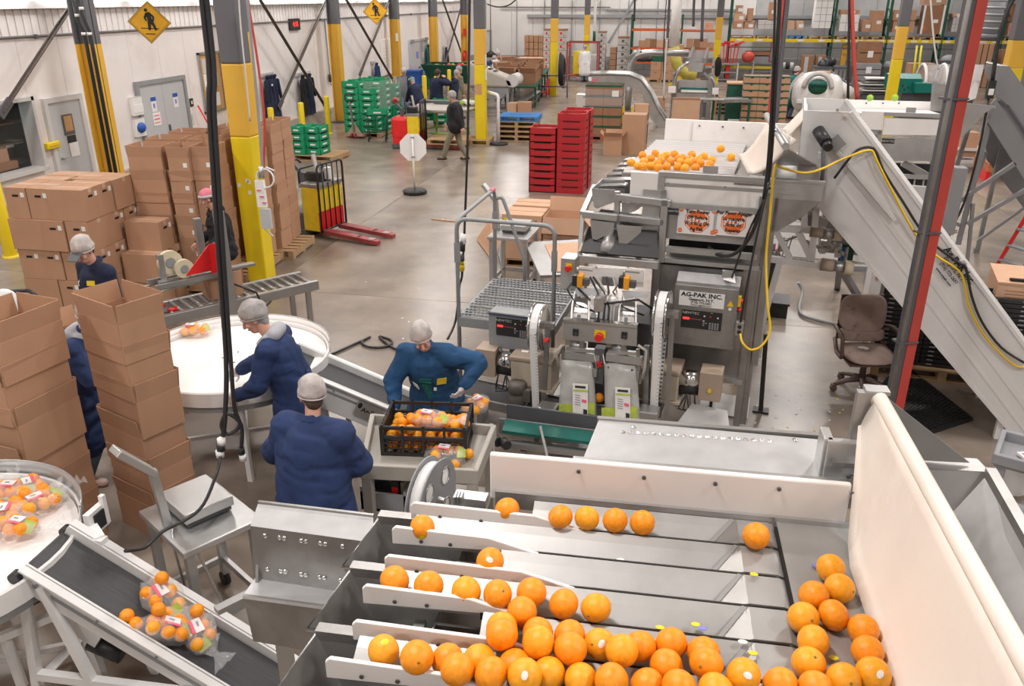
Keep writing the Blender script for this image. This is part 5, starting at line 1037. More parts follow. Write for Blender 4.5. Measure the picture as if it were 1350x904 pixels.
p=mv(888,279,7.38);B().box(p,(.09,.006,.055)).ob('black_plate','ink',GM);word('NEWTEC',.026,p+Vector((0,-.005,.005)),FRONT,'frame',GM)
p=mv(674,438,6.95);CB2=MT('control_cabinet','grey control box with a red display standing low in front of the rolling stair','cabinet',p.x,p.y,p.z)
B().box((.02,.10,0),(.50,.2,.36)).ob('case','galv',CB2,bev=.006);B().box((.02,-.01,.18),(.50,.03,.012)).ob('bright_edge','chrome',CB2);keypad(CB2,.02,-.004,.05,.34,.18);B().bar((-.02,.1,-.18),(.05,.1,-p.z),.05).ob('post','galv',CB2);B().cyl((-.16,.0,-.2),(-.10,.0,-.2),.03).ob('cable_gland','alu',CB2);B().box((.05,.1,-p.z+.02),(.3,.3,.03)).ob('foot','galv',CB2)
rn=random.Random(11);pts=[]
for px,py in((832,214),(847,205),(849,213),(850,220),(858,209),(866,216),(864,202),(872,208),(868,221),(878,205),(876,214),(882,221),(889,203),(890,212),(893,220),(900,208),(905,215),(903,222),(912,204),(914,213),(917,221),(921,210),(926,216),(928,206),(932,222),(938,211),(841,219),(858,219),(884,213),(897,214),(936,217),(909,210)):
 p=mz(px,py,BED+.045+.02*rn.random());pts.append(p)
for i in range(len(pts)):
 for k in range(12):
  for j in range(len(pts)):
   if i!=j and(pts[i]-pts[j]).length<.078:d=(pts[i]-pts[j]);d.z=max(d.z,0)+.02;pts[i]=pts[i]+d.normalized()*.02
for i,p in enumerate(pts):
 orange(MO+Matrix.Rotation(MA,3,'Z')@p,.041,'orange in the heap on the bed of the middle grading machine','heap of oranges on the middle grading machine',stem=False)
for px,py,l in((950,196,'blurred orange bouncing at the back of the middle machine bed'),(964,207,'orange rolling alone on the grey plate of the middle machine')):
 orange(MO+Matrix.Rotation(MA,3,'Z')@mz(px,py,BED+(.10 if px==950 else .05)),.042,l,None,stem=False)
P=[]
for i in range(9):
 k=i/8;row=[]
 a_=mz(973+14*k,203+26*k,BED+.02);top_=mz(1012+38*k,162+22*k,2.98)
 if True:
  for j in range(7):
   u_=j/6;p=a_.lerp(top_,u_);p.z=a_.z+(top_.z-a_.z)*(u_**1.6);row.append(p)
 P.append(row)
B().grid(P).ob('apron','cream',GM,solid=.012)
a_,b_=mz(1011,152,3.0),mz(1036,193,3.0);B().cyl(a_,b_,.028).ob('apron_bar','steel',GM)
B().plate([mz(1036,193,2.97),mz(1078,218,2.55),mz(1022,216,2.55)],.01).plate([mz(1024,166,2.9),mz(1036,193,2.9),mz(1042,188,2.75),mz(1038,172,2.75)],.01).ob('hopper_wing','steel',GM)
B().box((.72,.05,2.47),(.42,.03,.16)).box((.72,.05,2.55),(.44,.06,.02)).ob('hopper_front','steel',GM);B().plate([(.55,.05,2.39),(.92,.05,2.39),(.80,.05,2.25),(.60,.05,2.1),(.55,.05,2.1)],.02).ob('hopper_gusset','steeld',GM)
B().box((.55,.06,1.6),(.06,.06,1.6)).box((.50,.08,1.3),(.08,.04,2.3)).ob('hopper_post','steeld',GM)
t=T('rolling_stair','grey rolling stair platform with punched treads and tube hand rails left of the grading machine','platform')
zt=1.0;A_,B_,C2,D2_=at(605,417,zt),at(729,431,zt),at(752,377,zt),at(653,366,zt);C2=B_+(D2_-A_)
for q0,q1 in((A_,B_),(B_,C2),(C2,D2_),(D2_,A_)):B().bar(q0-Vector((0,0,.05)),q1-Vector((0,0,.05)),.04,.10).ob('platform_edge','galv',t)
for s in range(4):
 k0,k1=s/4+.01,(s+1)/4-.012;g=B();
 nx,ny=24,4
 L0=lambda u,w:A_.lerp(B_,u)+(D2_-A_)*w
 for i in range(nx):
  for j in range(ny):
   u0,u1=i/nx,(i+1)/nx;w0,w1=k0+(k1-k0)*j/ny,k0+(k1-k0)*(j+1)/ny
   sh=.5/nx if j%2 else 0;u0=min(u0+sh,1);u1=min(u1+sh,1)
   o4=[L0(u0,w0),L0(u1,w0),L0(u1,w1),L0(u0,w1)];cc=(o4[0]+o4[2])/2;i4=[cc+(p_-cc)*.62+Vector((0,0,.012)) for p_ in o4]
   g.add(o4+i4,[(0,1,5,4),(1,2,6,5),(2,3,7,6),(3,0,4,7)])
 g.ob('punched_plank','galv',t,solid=.004)
 B().bar(L0(0,k0),L0(1,k0),.02,.012).ob('plank_lip','steel',t)
def rail2(pts,r=.021):B().tube(pts,r,10).ob('hand_rail','galv',t)
zr=2.02
def fil(P,r=.12):
 out=[P[0]]
 for a,b,c in zip(P,P[1:],P[2:]):
  p0=b+(a-b).normalized()*r;p1=b+(c-b).normalized()*r
  for i in range(6):k=i/5;out.append(p0.lerp(b,k).lerp(b.lerp(p1,k),k))
 return out+[P[-1]]
up=Vector((0,0,1))
A2,B2,C3,D3=A_*1,B_*1,C2*1,D2_*1
rail2(fil([Vector((A2.x,A2.y,0)),Vector((A2.x,A2.y,zr)),Vector((B2.x,B2.y,zr)),Vector((B2.x,B2.y,0))]))
rail2(fil([Vector((A2.x,A2.y,zr-.25)),Vector((A2.x,A2.y,zr-.02)),Vector((D3.x,D3.y,zr+.02)),Vector((D3.x,D3.y,0))]))
rail2(fil([Vector((D3.x,D3.y,zr-.1)),Vector((D3.x+.08,D3.y+.02,zr-.06)),D3+(C3-D3)*.35+up*.25,D3+(C3-D3)*.36-up*.1],.06))
for p_ in(A2,B2,D3):B().box((p_.x,p_.y,zr-.34),(.05,.05,.2)).ob('rail_socket','galv',t)
for p_ in(C3,D3):B().box((p_.x,p_.y,.5),(.045,.045,1.0)).ob('leg','galv',t)
v=at(637,240,zr+.02);B().cyl(D3.lerp(A2,.02)+up*(zr-zt+.02),D3.lerp(A2,.12)+up*(zr-zt+.02),.024).ob('pink_tape','pink',t)
for z in(.33,.66):B().slab([A2+(B2-A2)*.02+Vector((-.15,-.3*(1-z),z-1)),A2+(B2-A2)*.02+Vector((-.15,-.3*(1-z)-.2,z-1)),B2+Vector((-.1,-.3*(1-z)-.2,z-1)),B2+Vector((-.1,-.3*(1-z),z-1))],.03) if False else None
for p_ in(A2,B2,C3,D3):B().cyl((p_.x-.02,p_.y,.05),(p_.x+.02,p_.y,.05),.05).ob('caster','black',t)
cable('hanging_cable','black cable with a yellow plug hanging left of the rolling stair',[drop(620,-150,9.2),drop(619,0,9.2),drop(616,200,9.2),drop(610,350,9.2),drop(606,375,9.2),drop(604,395,9.2),drop(600,425,9.2),drop(590,447,9.0)],.014,extra=lambda t_:[B().cyl(drop(px,py-7,9.2),drop(px,py+6,9.2),.03).ob('plug_body',m,t_) for px,py,m in((611,315,'paper'),(610,325,'black'),(609,343,'black'),(609,351,'ylab'))])
cable('floor_hose','black hose lying in a loop on the floor beyond the crate worker',[at(430,470,.02)]+[at(497+20*math.cos(a*.5+2.2),451-7*math.sin(a*.5+2.2),.02) for a in range(12)]+[at(520,459,.02),at(550,466,.02),at(600,472,.02)],.016)
# near grading machine (lower right)
NA=R(2)
def nz(px,py,z):
 r=Matrix.Rotation(-NA,3,'Z')@Vector(ray(px,py));t=(z-CH)/r.z;return Vector((r.x*t,r.y*t,z))
def nv(px,py,v):
 r=Matrix.Rotation(-NA,3,'Z')@Vector(ray(px,py));t=v/r.y;return Vector((r.x*t,v,CH+r.z*t))
def NT(name,label,cat,c=(0,0,0),rz=0,group=None):return T(name,label,cat,Matrix.Rotation(NA,3,'Z')@Vector(c),NA+rz,group)
def NP(p):return Matrix.Rotation(NA,3,'Z')@Vector(p)
NM=NT('near_grading_machine','near stainless grading machine with long orange lanes, in front of the camera','machine')
ZB=2.5;PI_=.1345;V1=2.235
for i in range(12):
 vt=V1-PI_*i;vb=vt-PI_+.010;long_=i%2==1
 xl=-.655 if long_ else(-.30 if i==0 else-.36)
 prof=[(vb,.0),(vb+.016,-.034),(vb+.044,-.042),(vt-.030,-.013),(vt,.000),(vt,-.006),(vt-.03,-.019),(vb+.044,-.048),(vb+.016,-.040),(vb,-.006)]
 g=B();k=len(prof);xr=.335
 prof2=[(v_,z_*1.0) for v_,z_ in prof]
 g.prism([(v_,ZB+z_) for v_,z_ in prof],'x',xl,xr)
 g.ob('lane_trough','lane',NM)
 B().hexa([(xr,vb,ZB-.006),(xr+.08,vb,ZB-.006),(xr+.08,vt,ZB-.006),(xr,vt-.01,ZB-.045),(xr,vb,ZB),(xr+.08,vb,ZB+.004),(xr+.08,vt,ZB+.012),(xr,vt,ZB+.012)]) if False else None
 B().slab([(xr-.085,vb+.014,ZB-.030),(xr,vb+.001,ZB+.002),(xr,vt,ZB+.001),(xr-.012,vt,ZB+.001)],.003).ob('lane_end','steeld',NM);B().bar((xr-.086,vb+.016,ZB-.028),(xr-.012,vt,ZB+.000),.012,.003).ob('fold_gleam','steel',NM)  # lane end shade put in as darker metal; brighter bar paints the fold's gleam
 B().slab([(xr,vb+.001,ZB+.003),(.428,vb+.001,ZB+.003),(.428,vt,ZB+.001),(xr,vt,ZB+.001)],.006).slab([(.428,vb+.001,ZB+.003),(.445,vb+.001,ZB-.004),(.445,vt,ZB-.005),(.428,vt,ZB+.001)],.006).ob('lane_plate','lane',NM)
 B().box((.04,vb-.005,ZB-.016),(.82,.0105,.024)).ob('lane_gap','slot',NM)
 if i and long_:
  for v_,x1,dx in((vt+.004,-.28,0),(vb-.004,-.40,-.02)):
   B().prism([(xl-.02+dx,ZB-.02),(x1+.15,ZB-.004),(x1,ZB+.036),(xl-.02+dx+.012,ZB+.042),(xl-.02+dx,ZB+.03)],'y',v_-.006,v_+.006).ob('white_lip','poly',NM,bev=.003)
   for q in(.2,.55):B().cyl((xl+(x1-xl)*q,v_-.007,ZB+.0),(xl+(x1-xl)*q,v_-.010,ZB+.0),.006,n=8).ob('lip_bolt','brace',NM)
B().box((.45,V1-.75,ZB-.01),(.008,1.45,.03)).ob('cross_gap','slot',NM)
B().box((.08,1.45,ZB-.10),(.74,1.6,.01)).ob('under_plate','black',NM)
B().box((.60,1.45,ZB-.004),(.29,1.62,.016)).ob('infeed_plate','lane',NM)
B().box((.12,V1+.012,ZB-.01),(1.1,.02,.06)).ob('rear_ledge','steel',NM)
g=B().box((.105,2.262,2.565),(1.11,.022,.17));g.ob('rear_guard','poly',NM,bev=.006)
for px,py in((763,621),(849,629),(943,637),(1027,644),(1124,650),(763,664)):p=nv(px,py,2.25);B().cyl(p,p-Vector((0,.006,0)),.0065,n=10).ob('guard_bolt','darkg',NM)
B().box((.24,2.31,2.60),(.86,.075,.03)).ob('rear_rail','steel',NM,bev=.005)
zc=2.60;q=[nz(765,607,zc),nz(1118,632,zc),nz(1097,584,zc),nz(787,557,zc)]
B().slab([(-.165,2.35,zc-.02),(.68,2.35,zc-.02),(.67,2.62,zc),(-.125,2.64,zc)],.02).ob('riveted_cover','swirl',NM,bev=.004)
B().box((.27,2.645,zc-.004),(.80,.02,.02)).ob('cover_hinge','steeld',NM)
rv=B().ball((0,0,0),(.0108,.0108,.0055),10,5).mesh('rivet','chrome')
for i in range(20):link('rivet',rv,NM,(-.035+.0268*i*.98,2.565+.001*i,zc-.004))
link('rivet',rv,NM,(0.0,2.60,zc));link('rivet',rv,NM,(.55,2.60,zc))
B().tube([nz(1118,629,2.62),nz(1122,625,2.64),nz(1132,626,2.64),nz(1137,634,2.60),nz(1136,650,2.5)],.006,6).ob('sensor_cable','darkg',NM)
def bin_(rim,floor_,nm='discharge_bin',m='steeld'):
 P=[Vector(p) for p in rim];Q=[Vector(p) for p in floor_];n=len(P)
 B().add(P+Q,[(i,(i+1)%n,n+(i+1)%n,n+i) for i in range(n)]+[tuple(range(n,2*n))]).ob(nm,m,NM,solid=.004)
 B().tube(P,.0055,6,True).ob('bin_rim','steel',NM)
zb=2.42
for i in(1,3,5):
 vt=V1-PI_*i+.065;vb=vt-2*PI_+.012;xl,xr=-.838,-.50
 bin_([(xl,vb,zb),(xl+.03,vt,zb),(xr,vt,zb),(xr,vb,zb)],[(xl+.14,vb+.07,zb-.30),(xl+.17,vt-.05,zb-.30),(xr+.02,vt-.05,zb-.30),(xr+.02,vb+.07,zb-.30)])
 B().slab([(xl+.14,vb+.06,zb-.20),(xr,vb+.06,zb-.26),(xr,vt-.06,zb-.26),(xl+.15,vt-.06,zb-.20)],.01).ob('bin_pad','frame',NM)
 B().box(((xl+xr)/2+.04,vt+.012,zb+.0),(xr-xl+.02,.035,.03)).ob('bin_bar','steeld',NM)
for i in(0,2,4,6):
 vt=V1-PI_*i+.02;vb=vt-PI_-.04;xl,xr=-.52,-.33
 bin_([(xl,vb,zb),(xl+.02,vt,zb),(xr,vt,zb),(xr,vb,zb)],[(xl+.04,vb+.03,zb-.22),(xl+.05,vt-.03,zb-.22),(xr-.03,vt-.03,zb-.22),(xr-.03,vb+.03,zb-.22)],'inner_bin')
 orange(NP((-.42,(vt+vb)/2,zb-.16)),.040,'orange down in the '+('rearmost','second','third','nearest')[i//2]+' inner bin of the near grading machine',None,stem=False)
 B().box((xl-.02,(vt+vb)/2,zb-.0),(.03,vt-vb,.02)).ob('bin_strut','steel',NM)
B().bar(nz(642,660,2.46),nz(600,655,2.46),.05,.03).ob('rear_bracket','steel',NM)
for k in range(3):B().box(nz(601+4*k,656,2.50),(.006,.04,.03)).ob('bracket_rib','alu',NM)
for x in(-.5,.6):
 for v in(1.0,2.2):B().box((x,v,1.2),(.06,.06,2.36)).ob('leg','steeld',NM)
B().box((.05,2.2,1.2),(1.1,.05,.06)).box((.05,2.2,2.2),(1.1,.05,.06)).box((.05,2.25,1.55),(1.1,.02,.62)).ob('lower_panel','steeld',NM)
TC=NT('takeoff_cover','stepped stainless cover with rivet rows left of the near discharge bins','cover',(0,0,0))
zt=2.18;x0a,x1a=-1.43,-.955
a0,a1=nz(340,664,zt),nz(492,682,zt);b0,b1=nz(330,693,zt-.03),nz(492,715,zt-.03)
B().slab([b0,b1,a1,a0],.012).ob('top_plate','swirl',TC);B().bar(a0+Vector((0,.006,.004)),a1+Vector((0,.006,.004)),.012,.012).ob('hinge','steeld',TC)
c0,c1=nv(336,762,b0.y),nv(485,785,b1.y)
B().slab([c0,c1,b1,b0],.012).ob('front_plate','steeld',TC)
d0,d1=nv(320,785,b0.y-.13),nv(475,806,b1.y-.13)
B().slab([d0,d1,c1,c0],.012).ob('step_plate','swirl',TC)
e0,e1_=nv(334,845,d0.y),nv(465,868,d1.y);B().slab([e0,e1_,d1,d0],.012).ob('lower_front_plate','steeld',TC)
B().slab([a0,a0+Vector((0,0,-.5)),e0+Vector((0,.3,0)),e0,d0,c0][:4],.01).ob('side_plate','steeld',TC)
for k,q in enumerate((.12,.24,.28,.42,.46,.58,.62,.76)):
 for w in(.14,.78):p=b0.lerp(b1,q+.0).lerp(c0.lerp(c1,q),w);link('rivet',rv,TC,p-Vector((0,.002,0)),(R(90),0,0))
for q in(0.15,.85):
 p=e0.lerp(e1_,q);B().box((p.x,p.y+.12,p.z/2),(.05,.05,p.z)).ob('leg','steel',TC)
B().bar(NP((0,0,0))+nz(285,805,1.1),nz(345,775,1.1),.05,.03).ob('side_strut','alu',TC)
AP=NT('infeed_hopper','stainless infeed hopper with a tall cream rubber apron at the right edge','hopper')
P=[]
for i in range(15):
 v=2.40-.125*i;row=[]
 flare=max(0,1-i/3)
 zl=ZB+.01+(.26*(1-i/2) if i<2 else 0)
 for j in range(11):
  k=j/10;x=.635+.10*k**.62;z=zl+(2.86-zl)*k**1.25
  row.append((x+.055*flare*(1-k)**2,v,z))
 P.append(row)
B().grid(P).ob('apron','cream',AP,solid=.012)
B().tube([(.735,2.43,2.84),(.737,2.40,2.872),(.737,1.5,2.875),(.737,.55,2.875)],.021,12).ob('apron_roll','cream',AP)
B().box((.715,2.43,2.68),(.08,.03,.40)).ob('apron_post','steeld',AP);B().box((.735,2.445,2.88),(.07,.05,.012)).ob('post_cap','steel',AP)
zh=2.66;e0=nz(1305,622,zh);e1_=nz(1352,704,zh);e9=e0+(e1_-e0)*((e0.y-.4)/(e0.y-e1_.y))
B().plate([(.745,2.42,2.88),(.75,2.41,zh),(e0.x-.05,2.41,zh+.01)],.008).ob('triangular_wing','steeld',AP);B().slab([(.62,2.36,zh),e0,(e0.x-.01,2.46,zh),(.62,2.44,zh)],.016).ob('wing_ledge','steeld',AP)
B().box((.66,2.40,2.60),(.11,.03,.24)).box((.61,2.44,2.60),(.03,.09,.24)).ob('corner_box','steel',AP,bev=.004)
B().plate([(.74,2.37,zh),(.74,2.30,2.2),(.80,2.22,2.30),e0],.01).ob('hopper_rear_plate','steeld',AP)
B().slab([e0,(.79,2.22,2.30),(.79,.4,2.30),e9],.012).ob('hopper_side','swirl',AP);B().bar(e0,e9,.03,.03).ob('hopper_edge','steeld',AP)
for x,v in((.78,2.35),(1.05,2.35),(.78,.7)):B().box((x,v,1.13),(.05,.05,2.24)).ob('leg','steeld',AP)
NO=[('rear short lane',[(669,671,36,'near its left end'),(739,681,34,'first of four touching'),(774,683,36,'second of four touching'),(811,686,36,'third of four touching'),(847,689,36,'last of four touching')]),('second lane',[(557,695,36,'alone at the left lip')]),('third lane',[(646,740,38,'alone, with a white sticker')]),('fourth lane',[(520,764,39,'leftmost'),(565,772,38,'second from the left'),(615,779,40,'third from the left'),(656,783,41,'fourth from the left'),(693,796,44,'large, fifth from the left'),(696,790,40,'tucked behind the fifth'),(743,796,43,'sixth from the left'),(786,801,38,'last to the right')]),('fifth lane',[(665,842,46,'leftmost, pale scar'),(662,829,40,'hidden behind the leftmost'),(707,850,43,'second in front'),(709,836,40,'second behind'),(752,856,47,'big, third in front'),(752,838,44,'third behind'),(791,849,40,'with a white sticker'),(821,857,45,'fourth in front'),(845,853,38,'pale, peeping out behind the fourth'),(884,854,43,'behind, beside the stickered one'),(880,872,45,'with a white sticker low on its side'),(924,860,43,'behind, near the right end'),(931,874,47,'large, at the right end')]),('sixth lane',[(506,858,44,'leftmost'),(550,866,46,'second from the left'),(591,871,42,'third, behind'),(603,881,46,'third, in front'),(632,871,38,'fourth, behind'),(647,888,48,'pale, fourth in front'),(692,889,48,'with a white sticker on top'),(680,872,38,'peeping out behind the stickered one'),(723,888,44,'fifth behind'),(763,894,40,'sixth from the left'),(806,897,46,'seventh from the left'),(853,903,45,'eighth from the left'),(895,906,46,'ninth from the left'),(943,908,46,'tenth from the left'),(980,890,46,'with a white sticker near the plate')]),('right infeed plate',[(997,706,38,'alone at the rear'),(1095,749,38,'rearmost by the apron'),(1107,775,38,'behind the apron edge, second row'),(1074,786,40,'with a white and yellow sticker'),(1059,814,42,'left of the pair'),(1104,813,43,'right of the pair'),(1133,828,34,'half hidden by the apron'),(1072,845,43,'in the middle of the column'),(1144,858,36,'lower, half hidden by the apron'),(1066,875,45,'in the lower column'),(1116,895,44,'with a green stem scar'),(1029,901,44,'lower left by the gap'),(1074,906,44,'at the frame bottom'),(1147,888,40,'lowest, half hidden, stickered')]),]
PP=[]
for ln,os_ in NO:
 for px,py,dm,w in os_:
  r=.0405 if dm>37 else .0385;r*=1+.0*(dm)
  back=('behind' in w or 'hidden behind' in w or 'peeping' in w)
  zc_=ZB+.038-(.010 if 'lane' in ln else-.002)
  depth=F*2*r/dm;rr=Vector(ray(px,py));L_=depth/Vector(ray(675,452)).dot(rr)
  p=Vector((0,0,CH))+rr*L_
  pz=Vector((0,0,CH))+rr*((zc_-CH)/rr.z)
  stack=dm>=46 or 'in front' in w and 'sixth' not in ln
  p=pz if not stack else Vector((0,0,CH))+rr*((zc_+.028-CH)/rr.z)
  PP.append([p,r,ln,w,px,py,stack])
for it in range(40):
 for i,a in enumerate(PP):
  for b_ in PP[i+1:]:
   d=a[0]-b_[0];m=(a[1]+b_[1])*.965
   if d.length<m:
    s=(m-d.length)*.5;d=d.normalized()*s
    a[0]=a[0]+d;b_[0]=b_[0]-d
  a[0].z=max(a[0].z,ZB+.026)
for p,r,ln,w,px,py,st in PP:
 stk=None
 if 'white sticker' in w or 'stickered' in w and 'beside' not in w and 'behind the' not in w:stk=('sticker',(-.35 if 'yellow' in w else .15,-.75,.75) if 'low on' not in w else(0,-.95,-.1))
 elif ln=='second lane':stk=('stickery',(.2,-.9,-.3))
 elif w=='leftmost':stk=('sticker',(.1,-.9,-.35)) if ln=='fourth lane' else('stickery',(.2,-.2,.95))
 stem=None
 if ln=='second lane':stem=(-.5,-.85,.2)
 elif w=='alone at the rear':stem=(-.45,-.85,.1)
 elif 'green stem' in w:stem=(.2,-.75,.5)
 orange(p,r,('orange with a white sticker low down, in the fifth lane of the near machine' if 'low on' in w else 'orange '+w+(' of the ' if('from the' in w or w in('leftmost','last to the right')) else ' in the ' if 'lane' in ln else ' on the ')+ln+' of the near machine'),'oranges on the near grading machine',stk,stem)
for px,py,m in((818,738,'sticker'),(870,827,'stickery'),(917,823,'stickery'),(926,828,'stickerb'),(994,757,'stickery'),(993,861,'stickery'),(1075,745,'stickerb'),(1099,867,'stickery'),(979,846,'sticker')):
 p=nz(px,py,ZB+(.012 if px>950 else-.012));B().prism([(.012*math.cos(i*.7)+p.x,.008*math.sin(i*.7)+p.y) for i in range(9)],'z',p.z,p.z+.0015).ob('loose_sticker',m,NM)
RE=NT('film_reel','grey disc reel with round holes standing behind the near machine','reel',(-.80,2.78,2.10),R(-12))
Q=Matrix.Rotation(R(90),3,'Y')
def flange(x):
 b=B();n=36;r=.17;hole=[(.103*math.cos(R(45+90*i)),.103*math.sin(R(45+90*i)),.038) for i in range(4)]
 nr=12;vs={}
 for i in range(n*2):
  for j in range(nr):
   r0,r1=.012+(r-.012)*j/nr,.012+(r-.012)*(j+1)/nr;a0,a1_=math.pi*i/n,math.pi*(i+1)/n;rm_,am=(r0+r1)/2,(a0+a1_)/2
   if any((rm_*math.cos(am)-hx)**2+(rm_*math.sin(am)-hy)**2<hr*hr for hx,hy,hr in hole):continue
   b.add([(x,rr_*math.cos(aa),rr_*math.sin(aa)) for rr_,aa in((r0,a0),(r1,a0),(r1,a1_),(r0,a1_))],[(0,1,2,3)])
 b.ob('flange','trash',RE,solid=.006)
 for hx,hy,hr in hole:B().tube([(x,hx+hr*math.cos(R(20*k)),hy+hr*math.sin(R(20*k))) for k in range(18)],.004,6,True).ob('hole_edge','alu',RE)
flange(-.03);flange(.03);B().lathe([(.0,-.028),(.15,-.028),(.15,.028),(0,.028)],(0,0,0),32,Q).ob('film_roll','paper',RE);B().cyl((-.06,0,0),(.06,0,0),.014).ob('axle','alu',RE)
B().bar((0,0,0),(.02,-.04,-.5),.03).bar((.02,-.04,-.5),(.02,-.04,-2.12),.05).ob('stand_post','galv',RE)
# tray cart, crate
t=T('tray_cart','pale grey plastic tray cart carrying the black crate','cart');zt=.88
Q4=[at(476,612,zt),at(628,619,zt),at(652,560,zt),at(490,545,zt)];ctr=sum(Q4,Vector((0,0,0)))/4
def shr(k):return[ctr+(p-ctr)*k for p in Q4]
B().slab([p+Vector((0,0,-.08)) for p in shr(.97)],.02).ob('tray_floor','sand',t)
o4,i4=shr(1.03),shr(.94)
for k in range(4):
 a,b,c,d=o4[k],o4[(k+1)%4],i4[(k+1)%4],i4[k]
 dz=Vector((0,0,-.12));B().hexa([a+dz,b+dz,c+dz,d+dz,a,b,c,d]).ob('tray_rim','sand',t,bev=.008)
for p in shr(.92):B().box((p.x,p.y,.42),(.07,.07,.72)).ob('leg','sand',t);B().cyl((p.x-.02,p.y,.05),(p.x+.02,p.y,.05),.05).ob('caster','black',t)
B().slab([p+Vector((0,0,-.58)) for p in shr(.97)],.04).ob('lower_shelf','sand',t)
B().bar(at(632,600,zt-.2),at(648,560,zt-.2),.03).ob('push_bar','steel',t)
def on(px,py,z):return at(px,py,z)
tb=T('parts_box','grey open box with red and black cartons on the lower shelf of the tray cart','box',on(515,660,.42));
B().box((0,0,.01),(.36,.3,.02)).box((-.17,0,.10),(.02,.3,.2)).box((.17,0,.10),(.02,.3,.2)).box((0,.14,.10),(.36,.02,.2)).box((0,-.14,.08),(.36,.02,.16)).ob('body','trash',tb);B().box((.08,0,.14),(.06,.2,.2)).ob('black_carton','ink',tb);B().box((.08,-.102,.16),(.05,.006,.07)).ob('red_face','redk',tb);B().box((.14,0,.14),(.03,.2,.2)).ob('olive_binder','khaki',tb)
zc=zt-.075;Fl,Fr,Br=at(505,599,zc),at(614,603,zc),at(634,570,zc);Fl.z=Fr.z=Br.z=zc
ex=(Fr-Fl);wx=ex.length;ex.normalize();ey=Vector((-ex.y,ex.x,0));dy=.42;hz=.245
CR=T('black_crate','black slatted plastic crate full of oranges on the tray cart','crate',Fl,math.atan2(ex.y,ex.x))
g=B();
for y in(0,dy):
 for z in(.012,hz*.62,hz-.012):B().box((wx/2,y,z),(wx,.02,.024)).ob('side_rail','blackp',CR)
 for x in(0,wx/4,wx/2,3*wx/4,wx):B().box((x,y,hz/2),(.03 if x in(0,wx) else .018,.022,hz)).ob('post','blackp',CR)
 for k in range(17):
  if k%4:B().box((wx*k/16,y,hz*.31),(.006,.012,hz*.6)).ob('slat','blackp',CR);
 for z in(.06,.10,.125):B().box((wx/2,y,z),(wx,.010,.006)).ob('slat','blackp',CR)
for x in(0,wx):
 for z in(.012,hz*.45,hz-.012):B().box((x,dy/2,z),(.02,dy,.024)).ob('side_rail','blackp',CR)
 for k in range(1,9):B().box((x,dy*k/9,hz/2),(.014,.012,hz)).ob('slat','blackp',CR)
 for z in(.06,.09,.15,.18):B().box((x,dy/2,z),(.010,dy,.008)).ob('slat','blackp',CR)
for k in range(9):B().box((wx*k/8,dy/2,.006),(.03,dy,.010)).ob('floor_slat','blackp',CR)
CW=lambda x,y,z:Fl+ex*x+ey*y+Vector((0,0,z))
rn=random.Random(5)
for L_ in range(2):
 for i in range(6):
  for j in range(4):
   orange(CW(.065+.086*i*(wx-.1)/.47+rn.uniform(-.004,.004),.05+.098*j+rn.uniform(-.004,.004),.058+.082*L_),.040,'orange filling the black slatted crate','oranges in the black crate',stem=False)
for i,(px,py) in enumerate(((530,556),(543,553),(529,566),(541,566),(597,553),(611,551),(613,558),(600,561),(588,558))):
 p=at(px,py,zc+hz*.80);orange(p,.040,'orange on top of the black crate, '+ORD[i]+' counted from the left back',None,stem=(.1,-.6,.7) if i==4 else None)
p=at(568,556,zc+hz*.80);bag('bag of oranges lying open on top of the black crate',p-Vector((0,0,.03)),math.atan2(ex.y,ex.x)-.2,6,31)
p=at(590,606,zt-.07);bag('flattened bag of oranges under the right front corner of the black crate',p,.1,4,33,flat=.8,tail=False)
p=at(618,598,zt-.03);orange(p,.040,'orange wedged right of the black crate in the tray',None);p=at(600,612,zt-.05);orange(p,.038,'orange lying in the front right corner of the tray',None)
p=atY(626,530,6.02);p=drop(626,528,6.22);bag('blurred bag of oranges swinging from the gloved hand of the crate worker',p-Vector((0,0,.10)),R(70),6,41,tail=False)
# office chair
v=at(1133,514);t=T('office_chair','mauve brown office chair with arm rests on five casters on the bare floor','chair',(v.x,v.y,0),R(10))
sw=.52;sd=.50
def pad(P0,nx,ny,thick,fn,nm,m='brownc'):
 g=B().ball((0,0,0),1.0,28,14)
 for i,(x,y,z) in enumerate(g.v):g.v[i]=fn(x,y,z)
 return g.ob(nm,m,t)
se=lambda x,e:math.copysign(abs(x)**e,x)
pad(0,0,0,0,lambda x,y,z:(se(x,.55)*.265,se(y,.6)*.255-.02*(y<0),.46+se(z,.7)*.055-.02*max(0,-y)**3-.02*(1-x*x)*(z>0)),'seat')
pad(0,0,0,0,lambda x,y,z:(se(x,.5)*.255*(1-.06*max(0,z)),.235+se(y,.7)*.05+.05*z+.03*(x*x),.82+se(z,.55)*.20),'backrest')
pad(0,0,0,0,lambda x,y,z:(se(x,.5)*.250,.205+se(y,.7)*.05+.02*z,.585+se(z,.6)*.075),'lumbar_pad')
B().slab([(-.24,.28,.50),(.24,.28,.50),(.23,.33,1.0),(-.23,.33,1.0)],.02).ob('back_shell','brownp',t)
for s in(-1,1):
 B().tube(fil([Vector((s*.25,.27,.66)),Vector((s*.31,.18,.69)),Vector((s*.32,-.10,.68)),Vector((s*.31,-.14,.44)),Vector((s*.27,.12,.40)),Vector((s*.26,.26,.52))],.05),.022,8).ob('arm_rest','brownp',t)
B().slab([(-.25,-.24,.405),(.25,-.24,.405),(.25,.25,.405),(-.25,.25,.405)],.02).ob('seat_shell','brownp',t)
B().cyl((0,0,.13),(0,0,.40),.038,.030).lathe([(.06,.40),(.10,.39),(.10,.37),(.05,.34)],n=16).ob('gas_column','brownp',t)
